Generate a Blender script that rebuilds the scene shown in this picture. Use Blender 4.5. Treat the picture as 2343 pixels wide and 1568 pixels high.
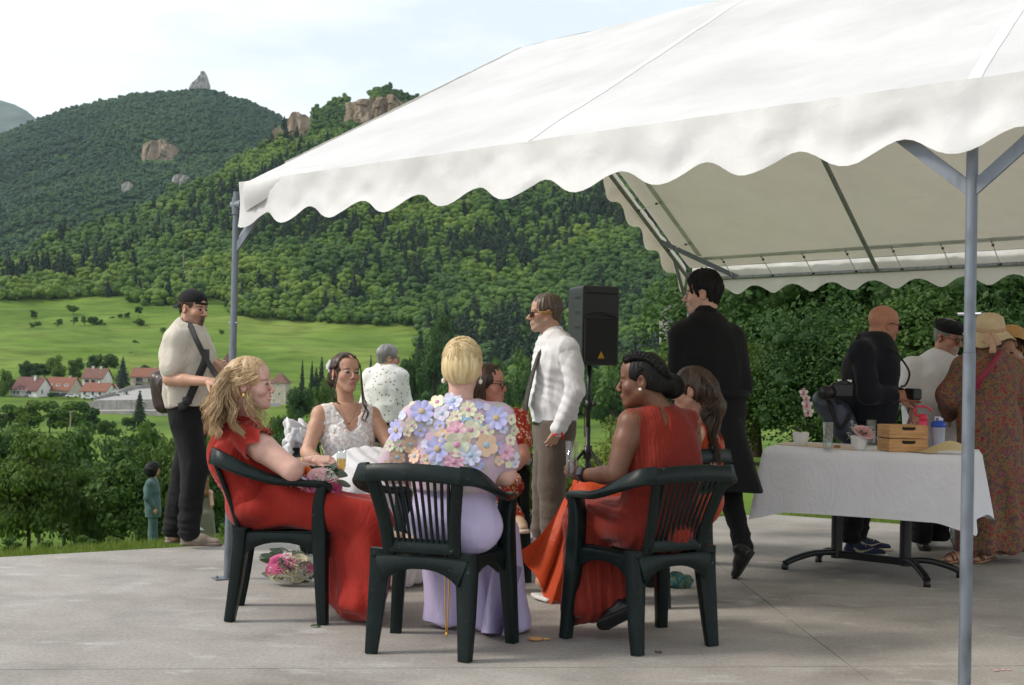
import bpy,math,random
import numpy as np
from mathutils import Vector,Matrix
for o in list(bpy.data.objects):
 bpy.data.objects.remove(o)
SC=bpy.context.scene
COL=SC.collection
R=math.radians
# --- camera
FPX=3000.0
PITCH=math.atan(51/FPX)
ROLL=0.021
CAMP=np.array([0.0,0.0,1.25])
cF=np.array([0,math.cos(PITCH),math.sin(PITCH)])
cU0=np.array([0,-math.sin(PITCH),math.cos(PITCH)])
cR0=np.array([1.0,0,0])
cR=cR0*math.cos(ROLL)+cU0*math.sin(ROLL)
cU=cU0*math.cos(ROLL)-cR0*math.sin(ROLL)
cam_d=bpy.data.cameras.new('camera')
cam_d.sensor_width=36.0
cam_d.lens=36.0*FPX/2342.0
cam_d.clip_start=0.1
cam_d.clip_end=20000
cam=bpy.data.objects.new('camera',cam_d)
COL.objects.link(cam)
cam.matrix_world=Matrix(((cR[0],cU[0],-cF[0],CAMP[0]),(cR[1],cU[1],-cF[1],CAMP[1]),(cR[2],cU[2],-cF[2],CAMP[2]),(0,0,0,1)))
SC.camera=cam
cam_d.dof.use_dof=True
cam_d.dof.focus_distance=6.6
cam_d.dof.aperture_fstop=9.0
# --- sky, sun, exposure
SUN_AZ=R(-98)
SUN_EL=R(40)
wd=bpy.data.worlds.new('World')
SC.world=wd
wd.use_nodes=True
nt=wd.node_tree
for n in list(nt.nodes):
 nt.nodes.remove(n)
wo=nt.nodes.new('ShaderNodeOutputWorld')
bg=nt.nodes.new('ShaderNodeBackground')
bg.inputs['Strength'].default_value=0.115
sky=nt.nodes.new('ShaderNodeTexSky')
sky.sky_type='NISHITA'
sky.sun_disc=False
sky.sun_elevation=SUN_EL
sky.sun_rotation=SUN_AZ
sky.air_density=1.0
sky.dust_density=1.5
tc=nt.nodes.new('ShaderNodeTexCoord')
mp=nt.nodes.new('ShaderNodeMapping')
mp.inputs['Scale'].default_value=(1.6,1.6,5.5)
mp.inputs['Location'].default_value=(0.35,0.2,0.1)
nz=nt.nodes.new('ShaderNodeTexNoise')
nz.inputs['Scale'].default_value=1.9
nz.inputs['Detail'].default_value=7
nz.inputs['Roughness'].default_value=0.55
rmp=nt.nodes.new('ShaderNodeValToRGB')
rmp.color_ramp.elements[0].position=0.42
rmp.color_ramp.elements[0].color=(0.62,0.62,0.62,1)
rmp.color_ramp.elements[1].position=0.66
rmp.color_ramp.elements[1].color=(1,1,1,1)
mx=nt.nodes.new('ShaderNodeMixRGB')
mx.inputs['Color2'].default_value=(8.2,8.5,8.7,1)
nt.links.new(tc.outputs['Generated'],mp.inputs['Vector'])
nt.links.new(mp.outputs['Vector'],nz.inputs['Vector'])
nt.links.new(nz.outputs['Fac'],rmp.inputs['Fac'])
sx=nt.nodes.new('ShaderNodeSeparateXYZ')
nt.links.new(tc.outputs['Generated'],sx.inputs['Vector'])
hr=nt.nodes.new('ShaderNodeValToRGB')
hr.color_ramp.elements[0].position=0.10
hr.color_ramp.elements[0].color=(1,1,1,1)
hr.color_ramp.elements[1].position=0.42
hr.color_ramp.elements[1].color=(0,0,0,1)
nt.links.new(sx.outputs['Z'],hr.inputs['Fac'])
lt_=nt.nodes.new('ShaderNodeMixRGB')
lt_.blend_type='LIGHTEN'
lt_.inputs['Fac'].default_value=1
nt.links.new(rmp.outputs['Color'],lt_.inputs['Color1'])
nt.links.new(hr.outputs['Color'],lt_.inputs['Color2'])
nt.links.new(lt_.outputs['Color'],mx.inputs['Fac'])
nt.links.new(sky.outputs['Color'],mx.inputs['Color1'])
nt.links.new(mx.outputs['Color'],bg.inputs['Color'])
nt.links.new(bg.outputs['Background'],wo.inputs['Surface'])
sun_d=bpy.data.lights.new('sun','SUN')
sun_d.energy=2.3
sun_d.angle=R(11)
sun_d.color=(1.0,0.93,0.84)
sun=bpy.data.objects.new('sun',sun_d)
COL.objects.link(sun)
sdir=Vector((math.sin(SUN_AZ)*math.cos(SUN_EL),math.cos(SUN_AZ)*math.cos(SUN_EL),math.sin(SUN_EL)))
sun.rotation_euler=sdir.to_track_quat('Z','Y').to_euler()
sun.location=sdir*60
SC.view_settings.view_transform='Standard'
SC.view_settings.look='None'
SC.view_settings.exposure=0.40
SC.view_settings.gamma=1.0
SC.view_settings.use_curve_mapping=False
SC.render.engine='CYCLES'
SC.cycles.use_denoising=True
SC.cycles.max_bounces=6
SC.cycles.diffuse_bounces=3
SC.cycles.glossy_bounces=3
SC.cycles.transmission_bounces=6
SC.cycles.transparent_max_bounces=12
SC.cycles.volume_bounces=0
SC.cycles.caustics_reflective=False
SC.cycles.caustics_refractive=False
# --- geometry helpers
def hz(x):
 return 835+ROLL*(x-1171)
def W(x,y,Y):
 d=cF*FPX+cR*(x-1171)+cU*(784-y)
 return CAMP+d*(Y/d[1])
def G(x,y,z=0.0):
 d=cF*FPX+cR*(x-1171)+cU*(784-y)
 return CAMP+d*((z-CAMP[2])/d[2])
def V3(*a):
 return np.array(a,dtype=float)
def nrm(v):
 v=np.asarray(v,float)
 return v/(np.linalg.norm(v)+1e-12)
def rotv(v,ax,ang):
 ax=nrm(ax);v=np.asarray(v,float)
 c,s=math.cos(ang),math.sin(ang)
 return v*c+np.cross(ax,v)*s+ax*np.dot(ax,v)*(1-c)
def mesh_np(name,v,f,mat=None,smooth=False,cols=None,attr='Col'):
 me=bpy.data.meshes.new(name)
 v=np.asarray(v,dtype=np.float32)
 if isinstance(f,np.ndarray):
  fl=[f]
 else:
  fl=None
  ks={}
  for q in f:
   ks.setdefault(len(q),[]).append(q)
  fl=[np.array(ks[k],dtype=np.int32)for k in sorted(ks)]
 me.vertices.add(len(v))
 me.vertices.foreach_set('co',v.ravel())
 loops=np.concatenate([a.ravel()for a in fl]).astype(np.int32)
 tot=np.concatenate([np.full(len(a),a.shape[1],np.int32)for a in fl])
 st=np.concatenate([[0],np.cumsum(tot)[:-1]]).astype(np.int32)
 me.loops.add(len(loops))
 me.loops.foreach_set('vertex_index',loops)
 me.polygons.add(len(tot))
 me.polygons.foreach_set('loop_start',st)
 me.polygons.foreach_set('loop_total',tot)
 me.update(calc_edges=True)
 me.validate()
 me.polygons.foreach_set('use_smooth',np.full(len(me.polygons),bool(smooth)))
 if cols is not None:
  a=me.color_attributes.new(attr,'FLOAT_COLOR','POINT')
  c=np.ones((len(v),4),np.float32)
  c[:,:3]=cols
  a.data.foreach_set('color',c.ravel())
 if mat:
  me.materials.append(mat)
 return me
class MB:
 def __init__(s):
  s.v=[];s.f=[];s.n=0;s.c=[]
 def add(s,v,f,col=None):
  v=np.asarray(v,float)
  s.v.append(v)
  n=s.n
  s.f.extend([tuple(int(i)+n for i in q)for q in f])
  s.n+=len(v)
  if col is not None:
   c=np.asarray(col,float)
   s.c.append(np.tile(c,(len(v),1))if c.ndim==1 else c)
  return s
 def mesh(s,name,mat,smooth=False):
  cols=np.concatenate(s.c)if s.c and sum(map(len,s.c))==s.n else None
  return mesh_np(name,np.concatenate(s.v),s.f,mat,smooth,cols)
# ---- shapes
 def box(s,c,size,rz=0.0,bev=0.0,M=None):
  sx,sy,sz=[q/2 for q in size]
  c=np.asarray(c,float)
  b=min(bev,sx*.9,sy*.9,sz*.9)
  if b<=0:
   v=np.array([[x,y,z]for z in(-sz,sz)for x,y in((-sx,-sy),(sx,-sy),(sx,sy),(-sx,sy))])
   f=[(0,3,2,1),(4,5,6,7),(0,1,5,4),(1,2,6,5),(2,3,7,6),(3,0,4,7)]
  else:
   v=np.array(ring2(sx,sy,sz,b))
   f=ring2f()
  if M is not None:
   v=v@np.asarray(M).T
  if rz:
   v=v@np.array([[math.cos(rz),math.sin(rz),0],[-math.sin(rz),math.cos(rz),0],[0,0,1]])
  return s.add(v+c,f)
 def tube(s,pts,r,n=8,cap=True,up=None):
  v,f=tube(pts,r,n,cap)
  return s.add(v,f)
 def sweep(s,pts,w,t,up,bev=0.25):
  v,f=sweep(pts,w,t,up,bev)
  return s.add(v,f)
 def ball(s,c,r,sub=1,ax=None):
  v,f=ICO[sub]
  v=v*np.asarray(r,float)
  if ax is not None:
   v=v@np.asarray(ax)
  return s.add(v+np.asarray(c),f)
 def lathe(s,prof,c=(0,0,0),n=20,ax=None):
  v,f=lathe(prof,n)
  if ax is not None:
   v=v@np.asarray(ax)
  return s.add(v+np.asarray(c),f)
def ring2(sx,sy,sz,b):
 def ring(x,y,z,q):
  return[[-x+q,-y,z],[x-q,-y,z],[x,-y+q,z],[x,y-q,z],[x-q,y,z],[-x+q,y,z],[-x,y-q,z],[-x,-y+q,z]]
 return ring(sx-b,sy-b,-sz,b*.4)+ring(sx,sy,-sz+b,b)+ring(sx,sy,sz-b,b)+ring(sx-b,sy-b,sz,b*.4)
def ring2f():
 f=[tuple(range(7,-1,-1)),tuple(range(24,32))]
 for k in range(3):
  for i in range(8):
   j=(i+1)%8
   f.append((k*8+i,k*8+j,k*8+8+j,k*8+8+i))
 return f
def frames(pts,up=None):
 pts=np.asarray(pts,float)
 T=np.gradient(pts,axis=0)
 T/=np.linalg.norm(T,axis=1)[:,None]+1e-12
 N=np.zeros_like(pts)
 if up is None:
  a=np.array([0,0,1.0])if abs(T[0][2])<.9 else np.array([1.0,0,0])
  n=nrm(a-T[0]*np.dot(a,T[0]))
  for i in range(len(pts)):
   n=nrm(n-T[i]*np.dot(n,T[i]))
   N[i]=n
 else:
  up=np.asarray(up,float)
  for i in range(len(pts)):
   u=up[i]if up.ndim==2 else up
   N[i]=nrm(u-T[i]*np.dot(u,T[i]))
 B=np.cross(T,N)
 return T,N,B
def tube(pts,r,n=8,cap=True):
 pts=np.asarray(pts,float)
 m=len(pts)
 r=np.broadcast_to(np.asarray(r,float),(m,))
 T,N,B=frames(pts)
 a=np.arange(n)*2*math.pi/n
 v=(pts[:,None,:]+r[:,None,None]*(np.cos(a)[None,:,None]*N[:,None,:]+np.sin(a)[None,:,None]*B[:,None,:])).reshape(-1,3)
 f=[]
 for i in range(m-1):
  for j in range(n):
   k=(j+1)%n
   f.append((i*n+j,i*n+k,(i+1)*n+k,(i+1)*n+j))
 if cap:
  f.append(tuple(range(n-1,-1,-1)))
  f.append(tuple((m-1)*n+j for j in range(n)))
 return v,f
def sweep(pts,w,t,up,bev=0.25):
 pts=np.asarray(pts,float)
 m=len(pts)
 w=np.broadcast_to(np.asarray(w,float),(m,));t=np.broadcast_to(np.asarray(t,float),(m,))
 T,N,B=frames(pts,up)
 v=[]
 for i in range(m):
  a,b=w[i]/2,t[i]/2
  q=bev*min(a,b)*2*.5
  for x,y in((-a+q,-b),(a-q,-b),(a,-b+q),(a,b-q),(a-q,b),(-a+q,b),(-a,b-q),(-a,-b+q)):
   v.append(pts[i]+B[i]*x+N[i]*y)
 f=[]
 for i in range(m-1):
  for j in range(8):
   k=(j+1)%8
   f.append((i*8+j,i*8+k,i*8+8+k,i*8+8+j))
 f.append(tuple(range(7,-1,-1)));f.append(tuple((m-1)*8+j for j in range(8)))
 return np.array(v),f
def lathe(prof,n=20):
 a=np.arange(n)*2*math.pi/n
 v=np.array([[r*math.cos(t),r*math.sin(t),z]for r,z in prof for t in a])
 f=[]
 for i in range(len(prof)-1):
  for j in range(n):
   k=(j+1)%n
   f.append((i*n+j,i*n+k,(i+1)*n+k,(i+1)*n+j))
 if prof[0][0]>1e-6:
  f.append(tuple(range(n-1,-1,-1)))
 if prof[-1][0]>1e-6:
  f.append(tuple((len(prof)-1)*n+j for j in range(n)))
 return v,f
def _ico(sub):
 p=(1+5**.5)/2
 v=[(-1,p,0),(1,p,0),(-1,-p,0),(1,-p,0),(0,-1,p),(0,1,p),(0,-1,-p),(0,1,-p),(p,0,-1),(p,0,1),(-p,0,-1),(-p,0,1)]
 f=[(0,11,5),(0,5,1),(0,1,7),(0,7,10),(0,10,11),(1,5,9),(5,11,4),(11,10,2),(10,7,6),(7,1,8),(3,9,4),(3,4,2),(3,2,6),(3,6,8),(3,8,9),(4,9,5),(2,4,11),(6,2,10),(8,6,7),(9,8,1)]
 v=[nrm(q)for q in v]
 for _ in range(sub):
  mid={};nf=[]
  def m(a,b):
   k=(min(a,b),max(a,b))
   if k not in mid:
    mid[k]=len(v);v.append(nrm(v[a]+v[b]))
   return mid[k]
  for a,b,c in f:
   x,y,z=m(a,b),m(b,c),m(c,a)
   nf+=[(a,x,z),(b,y,x),(c,z,y),(x,y,z)]
  f=nf
 return np.array(v),f
ICO=[_ico(0),_ico(1),_ico(2),_ico(3)]
def catmull(pts,n=6):
 P=np.asarray(pts,float)
 P=np.vstack([2*P[0]-P[1],P,2*P[-1]-P[-2]])
 out=[]
 for i in range(1,len(P)-2):
  for k in range(n):
   t=k/n
   a,b,c,d=P[i-1],P[i],P[i+1],P[i+2]
   out.append(.5*((2*b)+(-a+c)*t+(2*a-5*b+4*c-d)*t*t+(-a+3*b-3*c+d)*t**3))
 out.append(P[-2])
 return np.array(out)
_rs=np.random.RandomState(7)
_TAB=_rs.rand(64,64,64).astype(np.float32)*2-1
def vnoise(p):
 p=np.asarray(p,float)
 i=np.floor(p).astype(int);t=p-i
 t=t*t*(3-2*t)
 i&=63;j=(i+1)&63
 x0,y0,z0=i[...,0],i[...,1],i[...,2];x1,y1,z1=j[...,0],j[...,1],j[...,2]
 tx,ty,tz=t[...,0],t[...,1],t[...,2]
 c00=_TAB[x0,y0,z0]*(1-tx)+_TAB[x1,y0,z0]*tx
 c10=_TAB[x0,y1,z0]*(1-tx)+_TAB[x1,y1,z0]*tx
 c01=_TAB[x0,y0,z1]*(1-tx)+_TAB[x1,y0,z1]*tx
 c11=_TAB[x0,y1,z1]*(1-tx)+_TAB[x1,y1,z1]*tx
 return(c00*(1-ty)+c10*ty)*(1-tz)+(c01*(1-ty)+c11*ty)*tz
def fbm(p,o=4):
 s=0;a=1.0;p=np.asarray(p,float)
 for k in range(o):
  s=s+a*vnoise(p*2**k+k*17.3);a*=.5
 return s
# --- objects
def tag(o,label=None,cat=None,group=None,kind=None):
 if label:o['label']=label
 if cat:o['category']=cat
 if group:o['group']=group
 if kind:o['kind']=kind
 return o
def thing(name,label,cat,loc=(0,0,0),rz=0.0,group=None):
 o=bpy.data.objects.new(name,None)
 COL.objects.link(o)
 o.empty_display_size=.1
 o.location=[float(q)for q in loc];o.rotation_euler=(0,0,rz)
 return tag(o,label,cat,group)
def wloc(o):
 p=np.zeros(3)
 while o is not None:
  p=p+np.array(o.location);o=o.parent
 return p
def part(name,me,parent=None,label=None):
 o=bpy.data.objects.new(name,me)
 COL.objects.link(o)
 if parent is not None:o.parent=parent
 if label:o['label']=label
 return o
def wpart(name,v,f,mat,parent,smooth=True,cols=None,label=None):
 v=np.asarray(v,float)-(wloc(parent)if parent is not None else 0)
 return part(name,mesh_np(name,v,f,mat,smooth,cols),parent,label)
def mbpart(name,mb,mat,parent=None,smooth=False,world=False,label=None):
 me=mb.mesh(name,mat,smooth)
 if world and parent is not None:
  me.transform(Matrix.Translation(-Vector(wloc(parent))))
 return part(name,me,parent,label)
def copy_tree(o,parent=None):
 c=o.copy();COL.objects.link(c)
 if parent is not None:c.parent=parent
 for ch in list(o.children):
  copy_tree(ch,c)
 return c
def autosmooth(o,ang=40):
 me=o.data
 me.polygons.foreach_set('use_smooth',np.ones(len(me.polygons),bool))
 me.set_sharp_from_angle(angle=R(ang))
 return o
# --- materials
def newmat(name):
 m=bpy.data.materials.new(name)
 m.use_nodes=True
 t=m.node_tree
 return m,t,t.nodes['Principled BSDF'],t.nodes['Material Output']
def nd(t,kind,**kw):
 n=t.nodes.new(kind)
 for k,v in kw.items():
  if k in n.inputs:n.inputs[k].default_value=v
  else:setattr(n,k,v)
 return n
def ramp(t,src,stops,interp='LINEAR'):
 r=t.nodes.new('ShaderNodeValToRGB')
 r.color_ramp.interpolation=interp
 e=r.color_ramp.elements
 while len(e)<len(stops):e.new(.5)
 for q,(p,c)in zip(e,stops):
  q.position=p
  q.color=(c[0],c[1],c[2],1)if hasattr(c,'__len__')else(c,c,c,1)
 t.links.new(src,r.inputs['Fac'])
 return r
def coords(t,scale=(1,1,1),kind='Object',rot=(0,0,0)):
 a=t.nodes.new('ShaderNodeTexCoord');b=t.nodes.new('ShaderNodeMapping')
 b.inputs['Scale'].default_value=scale;b.inputs['Rotation'].default_value=rot
 t.links.new(a.outputs[kind],b.inputs['Vector'])
 return b.outputs['Vector']
def mul(c,k):
 return tuple(min(1,q*k)for q in c[:3])
def M(name,col,rough=.6,metal=0.0,var=.12,scale=6.0,bump=0.0,bscale=60.0,spec=.4,aniso=(1,1,1),transl=0.0,sheen=0.0,trans=0.0,vcol=False,bdist=.01):
 m,t,b,out=newmat(name)
 vec=coords(t,aniso)
 n=nd(t,'ShaderNodeTexNoise',Scale=scale,Detail=4.0)
 t.links.new(vec,n.inputs['Vector'])
 if vcol:
  at=nd(t,'ShaderNodeVertexColor',layer_name='Col')
  r=ramp(t,n.outputs['Fac'],[(.3,1-var),(.7,1+var)])
  mm=nd(t,'ShaderNodeMixRGB',blend_type='MULTIPLY',Fac=1.0)
  t.links.new(at.outputs['Color'],mm.inputs['Color1']);t.links.new(r.outputs['Color'],mm.inputs['Color2'])
  src=mm.outputs['Color']
 else:
  r=ramp(t,n.outputs['Fac'],[(.3,mul(col,1-var)),(.7,mul(col,1+var))])
  src=r.outputs['Color']
 t.links.new(src,b.inputs['Base Color'])
 b.inputs['Roughness'].default_value=rough
 b.inputs['Metallic'].default_value=metal
 b.inputs['Specular IOR Level'].default_value=spec
 if sheen:
  b.inputs['Sheen Weight'].default_value=sheen
 if trans:
  b.inputs['Transmission Weight'].default_value=trans
 if bump:
  n2=nd(t,'ShaderNodeTexNoise',Scale=bscale,Detail=3.0)
  t.links.new(vec,n2.inputs['Vector'])
  bp=nd(t,'ShaderNodeBump',Strength=bump,Distance=bdist)
  t.links.new(n2.outputs['Fac'],bp.inputs['Height']);t.links.new(bp.outputs['Normal'],b.inputs['Normal'])
 if transl:
  tr=nd(t,'ShaderNodeBsdfTranslucent')
  t.links.new(src,tr.inputs['Color'])
  ms=nd(t,'ShaderNodeMixShader',Fac=transl)
  t.links.new(b.outputs['BSDF'],ms.inputs[1]);t.links.new(tr.outputs['BSDF'],ms.inputs[2])
  t.links.new(ms.outputs['Shader'],out.inputs['Surface'])
 return m
def lerp(a,b,t):return a*(1-t)+b*t
# --- land: terrace lawn, valley, hill, mountains
def zz(x,y,Y):
 return 1.25+(hz(x)-y)/3000.0*Y
def column(x,ridge_y,ridge_Y,meadow=True,right=False):
 c=[(8,-.06),(10,-.10),(11.2,-.30),(13,-.75),(19,-1.6),(27,-2.75),(45,-6.2),(70,-10.5),(100,-13.8),(160,-16.5),(250,-15.0),(330,-17.2),(380,-16.9)]
 if right:
  c=[(8,-.06),(14,-.08),(20,-.15),(28,-.6),(40,-2.5),(60,-6),(100,-12),(160,-15),(250,-15.5),(330,-16),(380,-15.5)]
 c+=[(450,-13.2),(490,-11.5),(520,-8.0),(600,4.0),(680,17.0),(760,33.0)]
 zr=zz(x,ridge_y,ridge_Y)
 for k in(.25,.5,.75,.92):
  c.append((760+(ridge_Y-760)*k,33+(zr-33)*k**1.08))
 c+=[(ridge_Y,zr),(ridge_Y+140,zr-45),(ridge_Y+420,max(20,zr*.45)),(2300,30),(3000,30)]
 return x,np.array(c)
COLS=[column(-3500,700,900),column(-1500,690,900),column(-500,640,920),column(0,602,950),column(100,548,1000),column(200,515,1050),column(400,440,1120),column(550,362,1180),column(640,296,1230),column(700,262,1255),column(760,234,1280),column(870,205,1320),column(960,240,1330),column(1100,270,1330),column(1300,300,1330),column(1560,330,1300,right=True),column(2000,420,1250,right=True),column(2600,500,1150,right=True),column(5000,600,1000,right=True)]
CX=np.array([c[0]for c in COLS],float)
def terrain_z(X,Y,rough=True):
 X=np.asarray(X,float);Y=np.asarray(Y,float)
 px=1171+3000*X/np.maximum(Y,1e-3)
 Yin=Y
 Y=Y+np.clip(-(X+1.96)*.746,0,2.5)*np.clip((42-Y)/30,0,1)*(px<700)
 zs=np.stack([np.interp(Y,c[1][:,0],c[1][:,1])for c in COLS])
 k=np.clip(np.searchsorted(CX,px)-1,0,len(CX)-2)
 t=np.clip((px-CX[k])/(CX[k+1]-CX[k]),0,1)
 t=t*t*(3-2*t)*.5+t*.5
 idx=np.arange(X.size).reshape(X.shape)
 zf=zs.reshape(len(COLS),-1)
 z=(zf[k.ravel(),idx.ravel()]*(1-t.ravel())+zf[k.ravel()+1,idx.ravel()]*t.ravel()).reshape(X.shape)
 Y=Yin
 if rough:
  p=np.stack([X,Y,X*0],-1)
  a=np.clip((Y-450)/300,0,1)
  z=z+fbm(p/90.0,4)*(1.2*a+.25*np.clip((Y-60)/200,0,1))+(fbm(p/38.0+3,3)*2.2+1.8*np.abs(vnoise(p/24.0+8)))*np.clip((Y-480)/40,0,1)*np.clip((900-Y)/100,0,1)+fbm(p/210.0+5,2)*5*np.clip((Y-800)/300,0,1)
 return z
def tz(X,Y):
 return float(terrain_z(np.array([X]),np.array([Y]))[0])
def sheet(name,us,Ys,zf,mat):
 U,YY=np.meshgrid(us,Ys)
 X=U*YY
 Z=zf(X,YY)
 v=np.stack([X,YY,Z],-1).reshape(-1,3)
 n,m=len(Ys),len(us)
 i=np.arange(n*m).reshape(n,m)
 f=np.stack([i[:-1,:-1],i[:-1,1:],i[1:,1:],i[1:,:-1]],-1).reshape(-1,4)
 return mesh_np(name,v,f,mat,True)
def land_mat():
 m,t,b,out=newmat('valley_grass')
 geo=nd(t,'ShaderNodeNewGeometry')
 mp1=nd(t,'ShaderNodeMapping');mp1.inputs['Scale'].default_value=(.012,.012,.05)
 t.links.new(geo.outputs['Position'],mp1.inputs['Vector'])
 n1=nd(t,'ShaderNodeTexNoise',Scale=1.0,Detail=6.0,Roughness=.6)
 t.links.new(mp1.outputs['Vector'],n1.inputs['Vector'])
 r1=ramp(t,n1.outputs['Fac'],[(.3,(.066,.122,.015)),(.5,(.112,.182,.025)),(.70,(.185,.235,.050))])
 mp2=nd(t,'ShaderNodeMapping');mp2.inputs['Scale'].default_value=(.05,.05,.55)
 t.links.new(geo.outputs['Position'],mp2.inputs['Vector'])
 n2=nd(t,'ShaderNodeTexNoise',Scale=1.0,Detail=5.0,Roughness=.65)
 t.links.new(mp2.outputs['Vector'],n2.inputs['Vector'])
 r2=ramp(t,n2.outputs['Fac'],[(.32,.62),(.5,.95),(.7,1.2)])
 mm=nd(t,'ShaderNodeMixRGB',blend_type='MULTIPLY',Fac=1.0)
 t.links.new(r1.outputs['Color'],mm.inputs['Color1']);t.links.new(r2.outputs['Color'],mm.inputs['Color2'])
 t.links.new(mm.outputs['Color'],b.inputs['Base Color'])
 b.inputs['Roughness'].default_value=.9
 b.inputs['Specular IOR Level'].default_value=.1
 bp=nd(t,'ShaderNodeBump',Strength=.5,Distance=1.2)
 t.links.new(n2.outputs['Fac'],bp.inputs['Height']);t.links.new(bp.outputs['Normal'],b.inputs['Normal'])
 return m
MAT_LAND=land_mat()
MAT_FLOOR=M('forest_floor',(.045,.080,.018),rough=.95,scale=.05,var=.3,spec=.05)
us=np.concatenate([np.linspace(-1.6,-.45,24)[:-1],np.linspace(-.45,.45,200),np.linspace(.45,1.6,24)[1:]])
Ys=np.concatenate([np.geomspace(8,440,90),np.linspace(445,780,90),np.linspace(786,1500,110),np.linspace(1520,3000,20)])
land=part('terrain',sheet('terrain',us,Ys,lambda X,Y:terrain_z(X,Y),MAT_LAND))
tag(land,'grassy valley slope with meadow below the wooded hill',None,None,'structure')
gm=MB().add([(-60,-40,-.14),(60,-40,-.14),(60,9.2,-.14),(-60,9.2,-.14)],[(0,1,2,3)])
g=mbpart('ground',gm,M('ground_grass',(.07,.11,.025),rough=.9,scale=1.5,var=.3,spec=.1))
tag(g,'flat grassy ground beside and behind the concrete terrace',None,None,'structure')
# ---- far mountain, with its wooded skin and the peak beyond
MR=np.array([(-2500,480),(-900,400),(-300,345),(0,306),(60,280),(130,252),(210,234),(290,218),(400,214),(450,208),(500,222),(560,240),(640,280),(720,330),(900,430),(1400,560),(2500,640)],float)
def mountain_z(X,Y):
 px=1171+3000*X/Y
 top=zz(px,np.interp(px,MR[:,0],MR[:,1]),2500.0)
 t=np.clip((Y-1480)/(2500-1480),0,1.0)
 z=20+(top-20)*t**.92
 z=np.where(Y>2500,top-(Y-2500)*.35,z)
 p=np.stack([X,Y,X*0],-1)
 return z+(fbm(p/260.0,4)*26)*np.clip(t*3,0,1)*np.clip((2560-Y)/350,.12,1)
us2=np.linspace(-.62,.25,150);Ys2=np.concatenate([np.linspace(1480,2500,90),np.linspace(2515,3300,16)])
mo=part('mountain',sheet('mountain',us2,Ys2,mountain_z,MAT_FLOOR));tag(mo,'wooded mountain with a rock needle on its crest',None,None,'structure')
FR=np.array([(-3000,420),(-1000,150),(-400,160),(0,236),(30,246),(62,264),(100,300),(300,480),(900,700)],float)
def far_z(X,Y):
 px=1171+3000*X/Y
 top=zz(px,np.interp(px,FR[:,0],FR[:,1]),6200.0)
 t=np.clip((Y-4200)/2000,0,1)
 z=top*t
 z=np.where(Y>6200,top-(Y-6200)*.4,z)
 p=np.stack([X,Y,X*0],-1)
 return z+fbm(p/420.0,5)*60*np.clip(t*2,0,1)*np.where(Y>6100,.25,1)
fm=part('far_mountain',sheet('far_mountain',np.linspace(-.9,-.05,90),np.linspace(4200,7000,60),far_z,M('far_mountain_rock',(.10,.12,.09),rough=.95,scale=.01,var=.35,spec=.05)))
tag(fm,'distant blue grey mountain at the left edge',None,None,'structure')
# --- foliage
def leaf_mat(name,stops,transl=.3,rough=.55,spec=.25,inst=False):
 m,t,b,out=newmat(name)
 oi=nd(t,'ShaderNodeAttribute',attribute_type='INSTANCER',attribute_name='tint')if inst else nd(t,'ShaderNodeObjectInfo')
 at=nd(t,'ShaderNodeVertexColor',layer_name='Col')
 sp=nd(t,'ShaderNodeSeparateColor')
 t.links.new(at.outputs['Color'],sp.inputs['Color'])
 ma=nd(t,'ShaderNodeMath',operation='MULTIPLY_ADD');ma.inputs[1].default_value=.62
 mb=nd(t,'ShaderNodeMath',operation='MULTIPLY');mb.inputs[1].default_value=.38
 t.links.new(sp.outputs['Red'],mb.inputs[0])
 t.links.new(oi.outputs['Fac' if inst else 'Random'],ma.inputs[0]);t.links.new(mb.outputs[0],ma.inputs[2])
 r=ramp(t,ma.outputs[0],stops)
 t.links.new(r.outputs['Color'],b.inputs['Base Color'])
 b.inputs['Roughness'].default_value=rough
 b.inputs['Specular IOR Level'].default_value=spec
 tr=nd(t,'ShaderNodeBsdfTranslucent')
 t.links.new(r.outputs['Color'],tr.inputs['Color'])
 ms=nd(t,'ShaderNodeMixShader',Fac=transl)
 t.links.new(b.outputs['BSDF'],ms.inputs[1]);t.links.new(tr.outputs['BSDF'],ms.inputs[2])
 t.links.new(ms.outputs['Shader'],out.inputs['Surface'])
 return m
LEAF_WOOD=leaf_mat('wood_leaves',[(0,(.022,.058,.012)),(.25,(.038,.092,.014)),(.55,(.066,.135,.017)),(.82,(.110,.180,.022)),(1,(.150,.215,.034))])
W_ST=[(0,(.022,.058,.013)),(.25,(.046,.108,.016)),(.5,(.088,.170,.020)),(.75,(.150,.230,.026)),(1,(.215,.285,.042))]
LEAF_WOODI=leaf_mat('hill_leaves',W_ST,inst=True)
LEAF_CON=leaf_mat('conifer_needles',[(0,(.014,.032,.016)),(.5,(.022,.048,.020)),(1,(.036,.066,.022))],transl=.12)
LEAF_FAR=leaf_mat('mountain_leaves',[(0,(.013,.044,.014)),(.5,(.026,.074,.018)),(.8,(.046,.105,.020)),(1,(.070,.140,.025))],transl=.2,inst=True)
LEAF_VAL=leaf_mat('valley_leaves',[(0,(.024,.060,.012)),(.35,(.040,.092,.014)),(.7,(.066,.125,.016)),(1,(.100,.160,.022))])
LEAF_NEAR=leaf_mat('garden_leaves',[(0,(.017,.046,.012)),(.4,(.034,.082,.017)),(.75,(.060,.120,.022)),(1,(.100,.160,.030))],transl=.35)
LEAF_LIME=leaf_mat('lime_leaves',[(0,(.06,.10,.012)),(.5,(.11,.16,.018)),(1,(.19,.22,.035))],transl=.4)
LEAF_BLUE=leaf_mat('cedar_needles',[(0,(.018,.036,.026)),(1,(.04,.066,.048))],transl=.1)
BARK=M('bark',(.075,.055,.038),rough=.9,scale=9,var=.35,bump=.6,bscale=14,spec=.1)
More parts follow.
